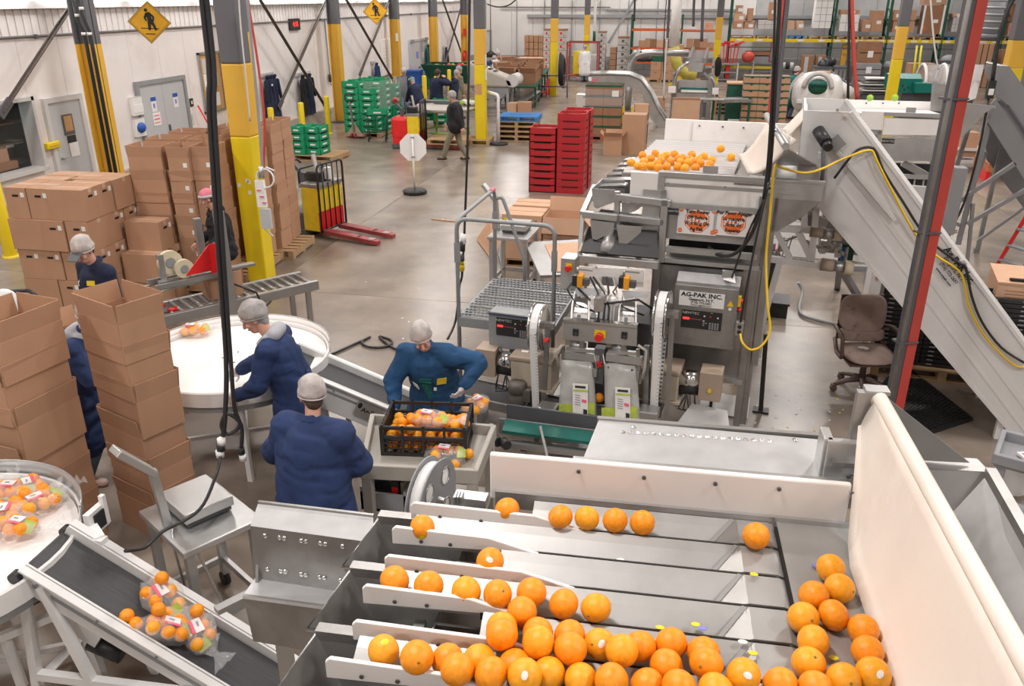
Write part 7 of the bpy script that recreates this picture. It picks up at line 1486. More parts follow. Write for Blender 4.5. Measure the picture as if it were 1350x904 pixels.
# powered pallet trucks
def truck(label,c,rz,m1,m2,seat=False):
 """forks point along local +x"""
 t=T('pallet_truck',label,'pallet truck',c,rz)
 B().box((-.62,0,.27),(.44,.66,.34)).ob('motor_cover',m2,t,bev=.03);B().box((-.62,0,.08),(.5,.7,.10)).ob('bumper','darkg',t)
 B().box((-.22,0,.52),(.34,.72,.78)).ob('battery_case',m1,t,bev=.015);B().box((-.045,0,.30),(.02,.70,.36)).ob('red_front','redk',t);B().box((-.045,0,.66),(.02,.70,.34)).ob('yellow_front','ylab',t)
 B().box((-.22,0,.94),(.42,.72,.06)).ob('battery_lid','steeld',t);B().box((-.3,.05,1.05),(.3,.34,.18)).ob('control_box','blackp',t,bev=.03)
 for s in(-.24,.24):
  B().plate([(-.03,s-.09,.16),(1.02,s-.09,.10),(1.12,s-.05,.08),(1.12,s+.05,.08),(1.02,s+.09,.10),(-.03,s+.09,.16)],.07).ob('fork','redf',t);B().box((.97,s,.101),(.12,.1,.006)).ob('fork_wear','steel',t);B().box((.72,s,.125),(.02,.12,.004)).ob('fork_slot','slot',t)
 B().tube(fil([Vector((.0,-.36,.12)),Vector((.0,-.36,1.32)),Vector((.0,.36,1.32)),Vector((.0,.36,.12))],.10),.02,8).ob('load_guard','blackp',t)
 for k in range(4):B().cyl((.0,-.22+.145*k,.14),(.0,-.22+.145*k,1.31),.014).ob('guard_bar','blackp',t)
 B().cyl((.0,-.36,.16),(.0,.36,.16),.015).ob('guard_rail','blackp',t)
 B().tube(fil([Vector((-.42,-.34,.9)),Vector((-.42,-.34,1.22)),Vector((-.42,.34,1.22)),Vector((-.42,.34,.9))],.08),.02,8).ob('grab_bar','blackp',t)
 B().bar((-.62,0,.4),(-.62,.02,1.08),.10,.06).bar((-.62,.02,1.05),(-.78,.02,1.2),.08,.06).ob('tiller','darkg',t);B().tube([(-.78,-.14,1.22),(-.86,-.12,1.28),(-.86,.16,1.28),(-.78,.18,1.22)],.022,7).ob('tiller_handle','blackp',t)
 B().slab([(-.2,-.1,1.0),(-.18,-.04,1.0),(-.26,-.04,1.45),(-.28,-.1,1.45)],.03).ob('clip_board','frame',t);B().box((-.12,.1,1.1),(.1,.14,.2)).ob('rag','paper',t);B().box((-.2,.12,1.15),(.05,.05,.05)).ob('orange_tag','stopor',t)
 for y in(-.2,.2):B().cyl((-.55,y-.05,.07),(-.55,y+.05,.07),.07).ob('wheel','black',t)
 return t
v=at(438,318);truck('yellow and red electric pallet truck with its forks pointing right, parked beside the carton stacks',(v.x-.12,v.y+.42,0),R(-14),'ylab','darkg')
v=at(556,196);truck('red and yellow electric pallet truck behind the stop sign stand, forks under low pallets',(v.x,v.y+.25,0),R(4),'ylab','redk')
B().box((-.62,0,.56),(.50,.68,.62)).ob('red_hood','redk',bpy.data.objects['pallet_truck.001'],bev=.08);B().cyl((-.80,.0,1.28),(-.80,.08,1.33),.06).ob('red_knob','redk',bpy.data.objects['pallet_truck.001'])
pallet('low bare pallet on the forks of the red pallet truck',(v.x+.75,v.y+.28,.16),1.1,.9,R(4));pallet('second bare pallet on the floor behind the walking man',(v.x+1.2,v.y+1.3,0),1.1,.9,R(4))
v=at(547,255);t=T('sign_stand','white octagonal sign seen from behind on a weighted black base in the aisle','sign',(v.x,v.y,0),R(8))
B().lathe([(.0,0),(.25,0),(.27,.03),(.27,.07),(.22,.10),(0,.10)],n=10,sm=False).ob('rubber_base','black',t);B().cyl((0,0,.09),(0,0,1.25),.022).ob('pole','paper',t)
r_=.31;B().prism([(r_*math.cos(R(22.5+45*i)),1.0+r_*math.sin(R(22.5+45*i))) for i in range(8)],'y',.025,.035).ob('octagon_back','paper',t)
for z in(1.22,.80):B().box((0,-.0,z),(.07,.06,.03)).ob('bracket','galv',t)
v=at(650,189);t=T('barrier_post','white barrier post on a round black foot right of the middle aisle column','post',v+Vector((.20,-.14,0)));B().lathe([(0,0),(.28,0),(.27,.05),(.05,.07),(0,.07)],n=24).ob('foot','black',t);B().tube(fil([Vector((0,0,.05)),Vector((0,0,1.40)),Vector((-.35,.2,1.46))],.1),.045,10).ob('post','paper',t)
v=at(643,187);pc=Vector((v.x+.80,v.y+.75,0))
for k in range(4):pallet('wooden pallet, '+ORD[k]+' from below in the pile under the blue one',(pc.x,pc.y,.145*k),1.2,1.05,R(3))
pallet('blue pallet on top of the wooden pallet pile by the middle aisle column',(pc.x+.05,pc.y,.58),1.2,1.0,R(3),'bluew')
# produce line: round table, green tub, pale machine, table of brown cartons
t=T('vegetable_table','round pale sorting table with a yellow green frame behind the walking man','table',(-7.0,24.5,0));B().lathe([(0,.92),(.95,.92),(.98,.96),(.98,1.0),(.94,.96),(0,.95)],n=36,sm=False).ob('top','sand',t)
for a in(40,130,220,310):B().bar((.7*math.cos(R(a)),.7*math.sin(R(a)),.92),(.75*math.cos(R(a)),.75*math.sin(R(a)),0),.06).ob('leg','lime',t)
B().tube([(.7*math.cos(R(10*k)),.7*math.sin(R(10*k)),.3) for k in range(36)],.025,6,True).ob('stretcher_ring','lime',t);B().box((0,.9,1.0),(1.8,.3,.12)).ob('dark_ledge','darkg',t)
for k in range(10):
 o=B().ball((0,0,0),(.09,.07,.07),10,7).ob('root_vegetable','bagw' if k%3 else 'lime',None,(-6.6+.16*(k%4),24.9+.15*(k//4),1.07));tag(o,'pale root vegetable on the sorting table beside the middle aisle column','vegetable','pale vegetables on the sorting table')
v=at(600,128);t=T('produce_tub','dark green hopper full of red and green produce behind the people at the vegetable table','hopper',(v.x-.2,v.y+1.5,0));
B().add([(-1.5,-.8,1.25),(1.5,-.8,1.25),(1.5,.8,1.25),(-1.5,.8,1.25),(-1.1,-.5,.5),(1.1,-.5,.5),(1.1,.5,.5),(-1.1,.5,.5)],[(0,1,5,4),(1,2,6,5),(2,3,7,6),(3,0,4,7),(4,5,6,7)]).ob('tub','greend',t,solid=.03)
B().tube([(-1.5,-.8,1.25),(1.5,-.8,1.25),(1.5,.8,1.25),(-1.5,.8,1.25)],.04,6,True).ob('rim','greend',t)
for x in(-1.1,1.1):
 for y in(-.5,.5):B().box((x,y,.25),(.08,.08,.5)).ob('leg','greend',t)
B().plate([(.6,-.85,1.2),(1.7,-.85,1.3),(1.7,-.85,.8),(1.0,-.85,.8)],.03).ob('clear_flap','trash',t)
rn=random.Random(4)
for k in range(34):
 o=link('tomato',cached('tom',lambda:B().ball((0,0,0),.085,9,6).mesh('tomato','redk')) if k%4 else cached('tomg',lambda:B().ball((0,0,0),.085,9,6).mesh('pepper','lime')),None,(t.location.x+rn.uniform(-1.0,.6),t.location.y+rn.uniform(-.6,.3),1.16+rn.uniform(-.02,.06)));tag(o,'red or green produce piece heaped in the dark green hopper','produce','produce in the dark green hopper')
v=at(540,128);t=T('blue_waste_bin','blue bin behind the two men at the green trays','bin',(v.x,v.y+.8,0));B().box((0,0,.5),(.6,.6,1.0)).ob('body','binb',t);B().box((0,-.02,1.03),(.66,.66,.07)).ob('lid','binb',t)
v=at(660,160);t=T('pale_washer','cream coloured vegetable machine with slotted sloping hood beside the middle aisle column','machine',(v.x-.75,v.y+2.3,0))
g=B();P=[]
for x in(-.55,.55):P.append([(x-.3,0,1.9),(x,0,1.95),(x+.1,0,1.0)])
B().hexa([(-.9,-.5,.95),(.9,-.5,.95),(.9,.5,.95),(-.9,.5,.95),(-.9,-.5,1.85),(.75,-.5,1.25),(.75,.5,1.25),(-.9,.5,1.85)]).ob('hood','sand',t,bev=.08);B().cyl((.8,-.5,1.2),(.8,.5,1.2),.22,n=18).ob('drum','frame',t)
for k in range(5):B().box((-.7+.2*k,-.1,1.80-.073*k),(.10,.5,.02),Q=Matrix.Rotation(R(20),3,'Y')).ob('slot','ink',t)
B().hexa([(-.5,-.4,.55),(.4,-.4,.55),(.4,.4,.55),(-.5,.4,.55),(-.8,-.45,.95),(.7,-.45,.95),(.7,.45,.95),(-.8,.45,.95)]).ob('lower_hopper','trash',t)
for x in(-.6,.6):
 for y in(-.4,.4):B().box((x,y,.45),(.08,.08,.9)).ob('leg','trash',t)
carton('small brown carton on the floor under the pale vegetable machine',(v.x+.55,v.y+1.6,0),(.45,.4,.5),0,'card')
carton('tan carton on the floor left of the small brown one under the pale machine',(v.x+.1,v.y+1.7,0),(.35,.4,.45),0,'cardl')
TB=T('packing_table','long dark steel roller table carrying the brown open cartons','table',(-6.9,37.0,0),R(6))
B().box((0,0,.80),(1.5,9.0,.08)).ob('top','greend',TB)
for y in(-4.2,-2.1,0,2.1,4.2):
 for x in(-.7,.7):B().box((x,y,.4),(.08,.08,.8)).ob('leg','greend',TB)
for x in(-.7,.7):B().box((x,0,.25),(.06,8.8,.06)).ob('stretcher','darkg',TB)
B().slab([(-1.6,-4.8,.85),(-.2,-4.8,.65),(-.2,-4.0,.65),(-1.6,-4.0,.85)],.04).ob('steel_apron','alu',TB)
for k in range(12):
 x=(-.40,.36)[k%2];y=-3.6+.72*(k//2)*1.9*.7;p=TB.matrix_basis if False else Matrix.Rotation(R(6),3,'Z')@Vector((x,y,.84))+TB.location
 opencarton('open brown produce carton, '+ORD[k]+' along the dark roller table',(p.x,p.y,p.z),(.62,.5,.42),R(6)+.1*((k*7)%5-2),.2,.10,'brown cartons on the roller table',m='cardd')
for k,(px,py) in enumerate(((662,92),(668,84))):p=at(px,py,1.3);opencarton(('tilted brown carton beside the pale vegetable machine','second brown carton behind the tilted one')[k],p-Vector((0,0,.25)),(.6,.45,.4),.5,.15,.06)
carton('flat white topped carton pile behind the brown cartons',(-7.4,41.0,.84),(1.2,.8,.5),0,'cardl')
t=T('red_frame_trolley','red framed trolley under the dark roller table','trolley',(-5.9,36.5,0));B().tube([(0,0,.05),(0,0,.75),(0,.6,.75),(0,.6,.05)],.03,6).ob('frame','redk',t);B().box((-.1,.3,.2),(.3,.6,.04)).ob('shelf','redk',t)
t=T('white_trough','white plastic trough lying on the floor by the roller table','trough',at(678,138,0)+Vector((.5,-.2,0)),R(50));B().slab([(-.6,-.2,.05),(.6,-.2,.55),(.6,.2,.55),(-.6,.2,.05)],.03).ob('panel','frame',t)
t=T('hose_reel','coil of black hose hanging at the yellow column behind the roller table','hose',(-5.4,37.0,1.15));
for k in range(4):B().tube([(.05*k,.36*math.cos(R(20*a)),.62*math.sin(R(20*a))-.05*k) for a in range(18)],.045,7,True).ob('hose_loop','black',t)
t=T('pipe_stand','dark pipe guard around the yellow column behind the roller table','guard',(-5.73,37.1,0));
for x in(-.5,.7):B().tube([(x,-.4,0),(x,-.4,.95)],.03,6).ob('post','darkg',t)
for z in(.45,.9):B().cyl((-.5,-.4,z),(.7,-.4,z),.03).ob('rail','darkg',t)
t=T('work_lamp','black shaded lamp with a white arm hanging before the back wall door','lamp',atY(647,75,42));B().lathe([(.05,.3),(.45,0),(.42,0),(.03,.28)],n=12).ob('shade','ink',t);B().bar((.3,0,.4),(.6,0,-.3),.08).ob('white_arm','paper',t);B().cyl((0,0,.28),(0,0,5.5),.02).ob('hanging_rod','galv',t)
def upright(px0,px1,pytop,pybot,m,label,n=1,tiers=0,name='drum_column',lab='column'):
 a,b_=atY(px0,pytop,47.2),atY(px1,pytop,47.2);w=(b_.x-a.x);h=a.z
 for i in range(n):
  t=T(name,(ORD[i]+' ' if n>1 else '')+label,'box stack',(a.x+w*(i+.5)/n,47.2,0),0,None)
  k_=tiers or 1
  for q in range(k_):B().box((0,0,h*(q+.5)/k_),(w/n-.03,.9,h/k_-.02)).ob('carton_tier',m,t)
  if m=='frame':
   for q in range(k_):B().box((.0,-.46,h*(q+.6)/k_),(.22*w/n,.01,.12)).ob('printed_mark','darkg' if 'tall' in label or 'rack' in label else 'redk',t);B().box((.28*w/n,-.46,h*(q+.3)/k_),(.1*w/n,.01,.05)).ob('handle_hole','darkg',t)
   B().box((0,0,h+.04),(w/n*.95,.8,.08)).ob('brown_top','cardd',t)
upright(693,718,46,76,'card','tall brown carton column standing at the back wall left of the white stacks',4,6)
upright(718,727,40,95,'frame','white carton column left of the yellow column at the back wall',1,7);upright(735,748,40,98,'frame','white carton column right of the yellow column at the back wall',1,7)
upright(789,800,43,97,'frame','tall white carton column between the brown cage and the printed drums at the back',1,8);upright(815,830,50,98,'frame','white printed carton column at the left end of the orange rack',1,6)
upright(805,814,62,97,'card','brown carton column left of the white printed one at the orange rack',1,5)
t=T('cage_trolley','brown cage trolley in front of the person in the white coat','trolley',(-5.1,44.1,0))
for x in(-1.0,.55):
 for y in(0,.9):B().box((x,y,.95),(.07,.07,1.9)).ob('post','redf',t)
for z in(.3,1.9):[B().box((-.22,y,z),(1.6,.07,.07)).ob('cross_bar','redf',t) for y in(0,.9)]
B().box((-.22,.45,.28),(1.55,.9,.05)).ob('floor','redw',t);B().box((-.5,.5,.9),(.4,.6,1.1)).ob('yellow_load','ylab',t);B().box((.2,.5,.8),(.6,.6,1.0)).ob('white_load','frame',t);B().box((-.9,-.02,1.75),(.2,.02,.1)).ob('red_label','redk',t)
t=T('white_wall_pipe','white and green pipe running up beside the thin yellow column','pipe',(-4.85,45.1,0));B().cyl((0,0,0),(0,0,ZC),.07).ob('pipe','paper',t);B().cyl((0,0,1.9),(0,0,2.4),.075).ob('green_band','greend',t)
RK=T('orange_rack','pallet rack with orange beams and dark green uprights at the back wall','rack',(-3.0,45.8,0))
X0,X1,X2=.0,2.55,4.45
for x in(X0,X1,X2):
 for y in(0,.9):
  B().box((x,y,1.6),(.09,.07,3.2)).ob('upright','greend',RK)
 for k in range(6):B().bar((x,0,.25+.5*k),(x,.9,.55+.5*k),.03).ob('lacing','greend',RK)
for z in(.85,1.55,2.45):
 for y in(-.05,.9):B().box(((X0+X1)/2,y,z),(X1-X0,.05,.10)).ob('beam','orangep',RK);B().box(((X1+X2)/2,y,z-.03),(X2-X1,.05,.10)).ob('beam','orangep',RK)
 B().box(((X0+X2)/2,.43,z-.01),(X2-X0,.85,.03)).ob('deck','galv',RK)
rn=random.Random(9)
k=0
for x,z,w,h,m in((.55,1.60,.35,.32,'card'),(.85,1.60,.3,.42,'card'),(1.15,1.60,.3,.40,'cardd'),(1.5,1.60,.4,.34,'cardl'),(1.85,1.60,.35,.4,'cardd'),(2.2,1.60,.6,.45,'card'),(3.0,1.60,.38,.42,'card'),(3.35,1.60,.35,.42,'cardd'),(3.7,1.60,.4,.42,'card'),(4.05,1.60,.35,.25,'card'),(3.45,2.47,.40,.36,'frame'),(3.9,2.47,.48,.36,'cardl'),(1.4,.90,.5,.4,'cardd'),(2.0,.90,.5,.45,'card'),(2.5,.90,.4,.5,'card')):
 carton('carton on the orange rack, '+(ORD[k]+' from the left on the middle shelf' if k<10 else('white one on the top shelf','one with a pink label on the top shelf','left on the low shelf','middle on the low shelf','right on the low shelf')[k-10]),(RK.location.x+x,RK.location.y+.35,z),(w-.03,.5,h),0,m,'cartons on the orange rack');k+=1
 if k==12:B().box((-.1,-.252,.2),(.12,.004,.1)).ob('pink_label','pink',bpy.data.objects['carton.%03d'%(len([o for o in bpy.data.objects if o.name.split('.')[0]=='carton'])-1)])
t=T('dark_sack','dark plastic sack on the low left shelf of the orange rack','sack',(-2.4,46.2,.9));B().ball((0,0,.22),(.55,.4,.26)).ball((.4,0,.18),(.3,.3,.2)).ob('body','bin',t)
for i,(x,n) in enumerate(((2.0,2),(2.55,3),(3.05,4),(3.7,2))):
 for q in range(n):
  for y in(0,):carton('brown carton with handle holes before the orange rack, '+ORD[i]+' stack, '+ORD[q]+' from below',(RK.location.x+x-.6,44.9,.15+.42*q),(.52,.5,.41),0,'card','brown cartons before the orange rack',('tape','sloty'))
for i,x in enumerate((1.65,2.68,3.72)):pallet(('left','middle','right')[i]+' pallet under the brown cartons before the orange rack',(RK.location.x+x-.55,44.9,0),1.0,.9)
carton('green and red printed carton before the orange rack',(RK.location.x+1.5,44.85,.98),(.6,.4,.4),0,'greend');pallet('low pallet with pale boards left of the brown cartons at the orange rack',(RK.location.x+.65,44.4,.0),.9,.9);
t=T('extraction_duct','white duct with a yellow lower hose descending before the orange rack','duct');dd=36
B().tube([drop(899,-40,dd),drop(893,0,dd),drop(888,62,dd)],.20,12).ob('white_pipe','poly',t);B().tube([drop(888,62,dd),drop(892,85,dd),drop(903,97,dd),drop(918,100,dd)],.22,12).ob('yellow_hose','duct',t);B().plate([drop(880,112,dd),drop(898,98,dd),drop(900,104,dd),drop(890,112,dd)],.1).ob('yellow_scoop','ylab',t)
for l,pts,dd,r,m in(('dark rod with coloured bands hanging over the orange rack',[(884,-30),(881,30),(880,50)],40,.06,'darkg'),('second dark rod hanging over the right part of the orange rack',[(918,-30),(915,0),(914,35)],40,.06,'darkg'),('third dark rod hanging over the right part of the orange rack',[(928,-30),(927,0),(925,55)],40,.07,'darkg'),('black cord drop with a plug at the left of the orange rack',[(838,-30),(837,0),(836,28)],38,.04,'blackp'),('twisted pale cord hanging before the brown cartons',[(879,52),(878,70),(876,100),(875,130)],30,.035,'frame'),('black cord hanging behind the curved discharge conveyor',[(880,-20),(875,60),(875,132)],30,.018,'blackp'),('dark cable sagging in an arc before the upper back wall',[(634,2),(650,8),(662,9),(672,6),(682,-2)],40,.03,'blackp'),('thin white cable dropping beside the middle aisle column',[(642,-20),(641.5,0),(641,60)],30,.018,'frame'),('red hose hanging beside the second wall column',[(326,-30),(327,0),(338,70),(346,130),(349,175),(347,225)],11.6,.016,'redhose'),('grey conduit hanging down the nearest big column',[(325,-30),(326,0),(336,100),(343,180),(347,235)],11.5,.018,'trash'),('thin grey wire running down the edge of the nearest big column',[(314,-20),(317,30),(325,110),(330,160)],10.9,.010,'frame')):
 cable('hanging_line',l,[drop(x,y,dd) for x,y in pts],r,m)
p=drop(345,245,10.95);t=T('tag_gun_bundle','bundle of white tags and air fittings hanging at the nearest big column','bundle',p)
B().box((-.02,0,-.10),(.12,.05,.34)).ob('label_roll','paper',t);B().box((.02,-.02,-.42),(.14,.05,.26)).ob('clear_pouch','doorg',t)
for k in range(3):B().box((-.03+.03*k,-.03,-.05-.08*k),(.06,.012,.012)).ob('red_mark','bagr',t)
[B().tube(q,.011,6).ob('white_hose','paper',t) for q in([(.0,0,.16),(.10,0,.24),(.2,0,.20)],[(-.06,0,-.3),(-.04,0,-.55),(.08,0,-.66)],arc((.06,0,.1),.12,200,-120,12))];B().cyl((0,0,.1),(.02,0,.25),.03).ob('brass_fitting','steel',t)
# red crate stacks
v=at(697,253);t0=v
def redcol(x,y,n,lab):traycol(x,y,n,'red plastic crate of the '+lab,.0,.60,.55,.1565,R(-1),'red','red crates of the '+lab,'tan',None,'red_crate')
redcol(v.x+.30,v.y+.30,9,'left, lower red stack');redcol(v.x+.92,v.y+.28,11,'right, taller red stack')
redcol(v.x+.96,v.y+.90,11,'rear red stack behind the taller one')
# wrapped produce pallet and boxes beside it
v=at(770,185);PP_=Vector((v.x+.53,v.y+.5,0));pallet('red brown pallet under the wrapped brown and green cartons',(PP_.x,PP_.y,0),1.15,1.0,0,'redw')
for k in range(5):
 for i in range(2):
  for j in range(2):carton('brown carton with a green band, '+TN[min(k,3)]*(k<3)+('fourth' if k==3 else 'uppermost' if k==4 else '')+' layer of the wrapped pallet, '+('left','right')[i]+' '+('front','rear')[j],(PP_.x-.27+.54*i,PP_.y-.24+.48*j,.15+.295*k),(.53,.47,.285),0,'cardd','banded cartons on the wrapped pallet',('band',))
t=T('stretch_wrap','clear stretch wrap around the upper layers of the banded carton pallet','wrap',(PP_.x,PP_.y,1.2));P=[[(x,y,z) for z in(-.2,.0,.3)] for x,y in((-.56,.5),(-.56,-.5),(.56,-.5),(.56,.5))];B().grid(P,sm=False).ob('film','filmw',t);B().box((.35,-.51,.18),(.2,.006,.17)).ob('white_label','paper',t)
for k,(x,y,z,w,m) in enumerate(((-1.15,.35,0,.5,'cardd'),(-.75,.5,0,.45,'greend'),(-1.2,.4,.32,.5,'cardl'),(-.72,.45,.32,.46,'cardd'))):carton('low brown carton left of the wrapped pallet, '+ORD[k],(PP_.x+x,PP_.y+y+.6,z),(w,.6,.31),0,m)
for k,(z) in enumerate((.62,.90)):carton(('lower','upper')[k]+' white foam box standing behind the red crates',(PP_.x-.72,PP_.y+1.15,z-.0),(.55-.05*(k==0),.45,.28),0,'paper',None,('sloty',))
# curved discharge conveyor (far)
t=T('curved_discharge_conveyor','stainless conveyor with a curved top running down behind the wrapped pallet','conveyor');y0=28.5
path=[(777,102),(800,101),(830,102),(845,108),(858,125),(868,147),(880,165),(892,172)]
up_=[atY(px,py-4,y0) for px,py in path];lo_=[atY(px-(0 if i<4 else 9),py+(13 if i<3 else 11 if i<6 else 6),y0) for i,(px,py) in enumerate(path)]
for dy in(0,.55):B().grid([[a+Vector((0,dy,0)),b+Vector((0,dy,0))] for a,b in zip(up_,lo_)],sm=False).ob('side_plate','steel',t,solid=.03)
for dy in(0,.55):B().tube([a+Vector((0,dy,0)) for a in up_],.06,8).ob('top_rail','alu',t)
B().grid([[a+Vector((0,0,-.05)),a+Vector((0,.55,-.05))] for a in up_]).ob('belt','belt',t,solid=.02)
for px,py in((785,112),(852,120)):p=atY(px,py,y0+.3);B().box((p.x,p.y,p.z/2),(.09,.09,p.z)).ob('leg','steel',t)
B().cyl(atY(800,110,y0-.04),atY(800,110,y0-.08),.06).ob('drive_hub','steeld',t);B().box(atY(784,106,y0-.03),(.14,.02,.12)).ob('warning_label','bagr',t);B().box(atY(778,104,y0-.03),(.1,.02,.12)).ob('white_label','paper',t)
t=T('yellow_guard','yellow rail guard beside the curved discharge conveyor','guard');
for a,b in(((822,140),(822,165)),((834,140),(834,168)),((820,150),(838,150)),((820,160),(838,161))):B().bar(atY(*a,25.5),atY(*b,25.5),.06).ob('rail','ylab',t)
t=T('tan_chair_back','tan padded chair back sticking up behind the kraft carton','chair',at(842,192,0)+Vector((0,.5,0)));B().box((0,0,1.0),(.42,.06,.28)).ob('back_pad','cardl',t,bev=.03)
for x in(-.2,.2):B().box((x,0,.55),(.03,.03,1.1)).ob('post','blackp',t)
B().box((0,-.2,.62),(.42,.4,.06)).ob('seat','cardl',t)
v=at(841,192);carton('tall kraft carton with torn tape beside the middle machine bed',(v.x-.05,v.y-1.2,.0),(.62,.55,1.06),R(-3),'card',None,('tape',));opencarton('lower open kraft carton left of the tall kraft carton',(v.x-.60,v.y-1.5,0),(.5,.5,.5),0,.12,.1)
t=T('flat_carton_bundle','bundle of flat brown cartons standing on edge behind the middle machine','cartons',at(902,172,0.0)+Vector((.0,.5,0)))
for k in range(16):B().box((0,-.35+.045*k,.62+.012*(k%3)),(.88,.038,.62)).ob('flat_carton','cardl' if k in(0,14,15) else 'cardd',t)
B().box((0,0,.15),(.95,.8,.30)).ob('support_crate','wood',t)
carton('brown carton behind the lower end of the curved conveyor',at(866,148,0)+Vector((0,.6,0)),(.55,.5,.5),0,'cardl');
# far dump conveyor machine (stainless)
DC=T('dump_conveyor','stainless dump and sorting conveyor with a steep feed trough beyond the middle machine','machine');yd=30.5
B().plate([atY(895,105,yd),atY(936,106,yd),atY(938,116,yd),atY(894,117,yd)],.05).ob('upper_panel','steel',DC);B().plate([atY(893,122,yd-.1),atY(936,123,yd-.1),atY(935,135,yd-.1),atY(891,134,yd-.1)],.05).ob('lower_panel','steel',DC)
B().plate([atY(897,115,yd-.05),atY(935,116,yd-.05),atY(935,119,yd-.05),atY(897,118,yd-.05)],.1).ob('green_belt','beltg',DC);B().plate([atY(898,118,yd-.12),atY(934,119,yd-.12),atY(934,122,yd-.12),atY(898,121,yd-.12)],.1).ob('white_guard','poly',DC)
B().plate([atY(908,82,yd+1),atY(928,83,yd+1),atY(926,95,yd+1),atY(907,94,yd+1)],.05).ob('trough_front','steel',DC)
B().slab([atY(909,81,yd+1),atY(928,82,yd+1),atY(931,66,yd+3.5),atY(915,66,yd+3.5)],.05).ob('trough_floor','steeld',DC)
for a,b in(((908,80),(914,65)),((929,81),(933,66))):B().bar(atY(*a,yd+1),atY(*b,yd+3.5),.10,.2).ob('trough_side','alu',DC)
for a,b in(((890,96),(893,165)),((938,97),(938,165))):p=atY(*a,yd-.2);B().box((p.x,p.y,p.z/2),(.16,.16,p.z)).ob('column','steeld',DC)
B().tube(fil([atY(889,128,yd-.3),atY(890,100,yd-.3),atY(896,90,yd-.3),atY(908,82,yd+.6)],.3),.05,8).tube(fil([atY(945,128,yd-.3),atY(944,110,yd-.3),atY(938,102,yd-.3)],.3),.05,8).ob('bent_pipe','alu',DC)
for a,b in(((928,96),(943,110)),((930,88),(941,88)),((941,75),(940,130))):B().bar(atY(*a,yd+.5),atY(*b,yd+.5),.07).ob('brace_bar','alu',DC)
p=atY(915,120,yd+.3);B().box((p.x,p.y,.7),(1.2,.5,1.2)).ob('lower_body','steeld',DC)
B().box(atY(886,118,yd-.4),(.25,.2,.2)).box(atY(943,120,yd-.4),(.2,.2,.2)).ob('white_guard_box','poly',DC)
t=T('swing_arm_pipe','grey bent pipe arm reaching across before the orange rack','pipe');ya_=33;B().tube(fil([atY(830,97,ya_),atY(831,78,ya_),atY(842,69,ya_),atY(908,70,ya_)],.5),.13,10).ob('pipe','alu',t);p=atY(830,97,ya_);B().cyl((p.x,p.y,0),p,.13).ob('post','alu',t)
t=T('side_table','small white topped table with curved end in front of the dump conveyor','table',at(935,170,0));B().box((0,0,.95),(.75,.4,.05)).ob('top','alu',t,bev=.02)
for x in(-.3,.25):B().box((x,0,.47),(.05,.05,.94)).ob('leg','galv',t)
t=T('roller_table','grey roller conveyor table on dark green legs right of the dump conveyor','conveyor',at(962,172,0)+Vector((0,.6,0)),R(20))
for k in range(9):B().cyl((-.5+.12*k,-.3,.92),(-.5+.12*k,.3,.92),.035,n=8).ob('roller','galv',t)
for y in(-.32,.32):B().box((0,y,.9),(1.15,.04,.10)).ob('side_channel','steeld',t)
for x in(-.5,.5):
 for y in(-.3,.3):B().box((x,y,.43),(.06,.06,.86)).ob('leg','greend',t)
for k in range(4):pallet('bare pallet, '+ORD[k]+' from below, beside the dump conveyor',(1.55,32.6,.145*k),1.0,1.0)
v=at(981,172);SX=Vector((v.x+.12,v.y+.9,0));pallet('pallet under the tall stack of banded produce cartons beside the red hose',(SX.x+.48,SX.y,0),1.5,1.1)
for k in range(7):
 for i in range(3):
  carton('banded produce carton in the tall stack by the red hose, '+ORD[k]+' layer, '+('left','middle','right')[i],(SX.x+.0+.48*i,SX.y+.0,.15+.215*k),(.47,.7,.21),0,'card','banded produce cartons in the tall stack',('band','sloty'))
t=T('green_bin','tall dark green bin left of the tall stack of banded cartons','bin',(SX.x-.45,SX.y+.9,0));B().box((0,0,.65),(.5,.7,1.3)).ob('body','greend',t);B().box((0,0,1.33),(.56,.76,.05)).ob('pale_lid','cardl',t)
v=at(990,196,1.0);
for k in range(8):
 x,y=k%4,k//4;carton('white produce carton, '+ORD[k]+' of the white ones behind the apron of the middle machine',(1.75+.42*x,14.1+.5*y,.9),(.40,.46,.28),R(-6),'paper','white cartons behind the middle machine',('seam',))
t=T('white_carton_stand','stack of white cartons supporting the upper white produce cartons','box stack',(2.38,14.35,0),R(-6));
for k in range(3):B().box((0,0,.15+.3*k),(1.66,.96,.29)).ob('carton_tier','paper',t)
v=at(1062,172);WM=T('white_round_machine','rounded white machine with a dark green opening behind the white conveyor head','machine',(v.x+.5,v.y+2.0,0),R(-10))
b=B().ball((0,0,0),1.0,28,18)
for i,(x,y,z) in enumerate(b.v):b.v[i]=(se(x,.75)*1.05,se(y,.8)*1.0,1.15+se(z,.75)*.85)
b.ob('shell','white',WM);WM.scale=(.8,.8,.84);B().tube(arc((0,-.95,1.45),.55,0,180,16),.10,10).ob('opening_frame','frame',WM)
b=B().ball((0,-.72,1.45),(.46,.42,.34),18,10);b.ob('dark_opening','greend',WM);B().cyl((-.3,-1.12,1.62),(.35,-1.12,1.62),.10,n=12).ob('roller','beltg',WM)
for k in range(3):B().tube(arc((-.15,-.55+.05*k,1.1),.95+.04*k,120,190,10),.02,6).ob('cable_strand','frame',WM)
B().cyl((.7,-.1,1.5),(1.4,-.1,1.2),.26,.2,n=14).ob('right_nozzle','white',WM);B().plate([(.2,-.1,1.95),(1.2,-.1,1.45),(1.25,-.1,1.55),(.3,-.1,2.1)],.4).ob('grey_hood','bin',WM);B().box((.15,-.2,1.98),(.5,.4,.12)).ob('carton_flap','cardl',WM);B().box((-.6,-.8,.9),(.3,.3,.12)).ob('white_ledge','paper',WM)
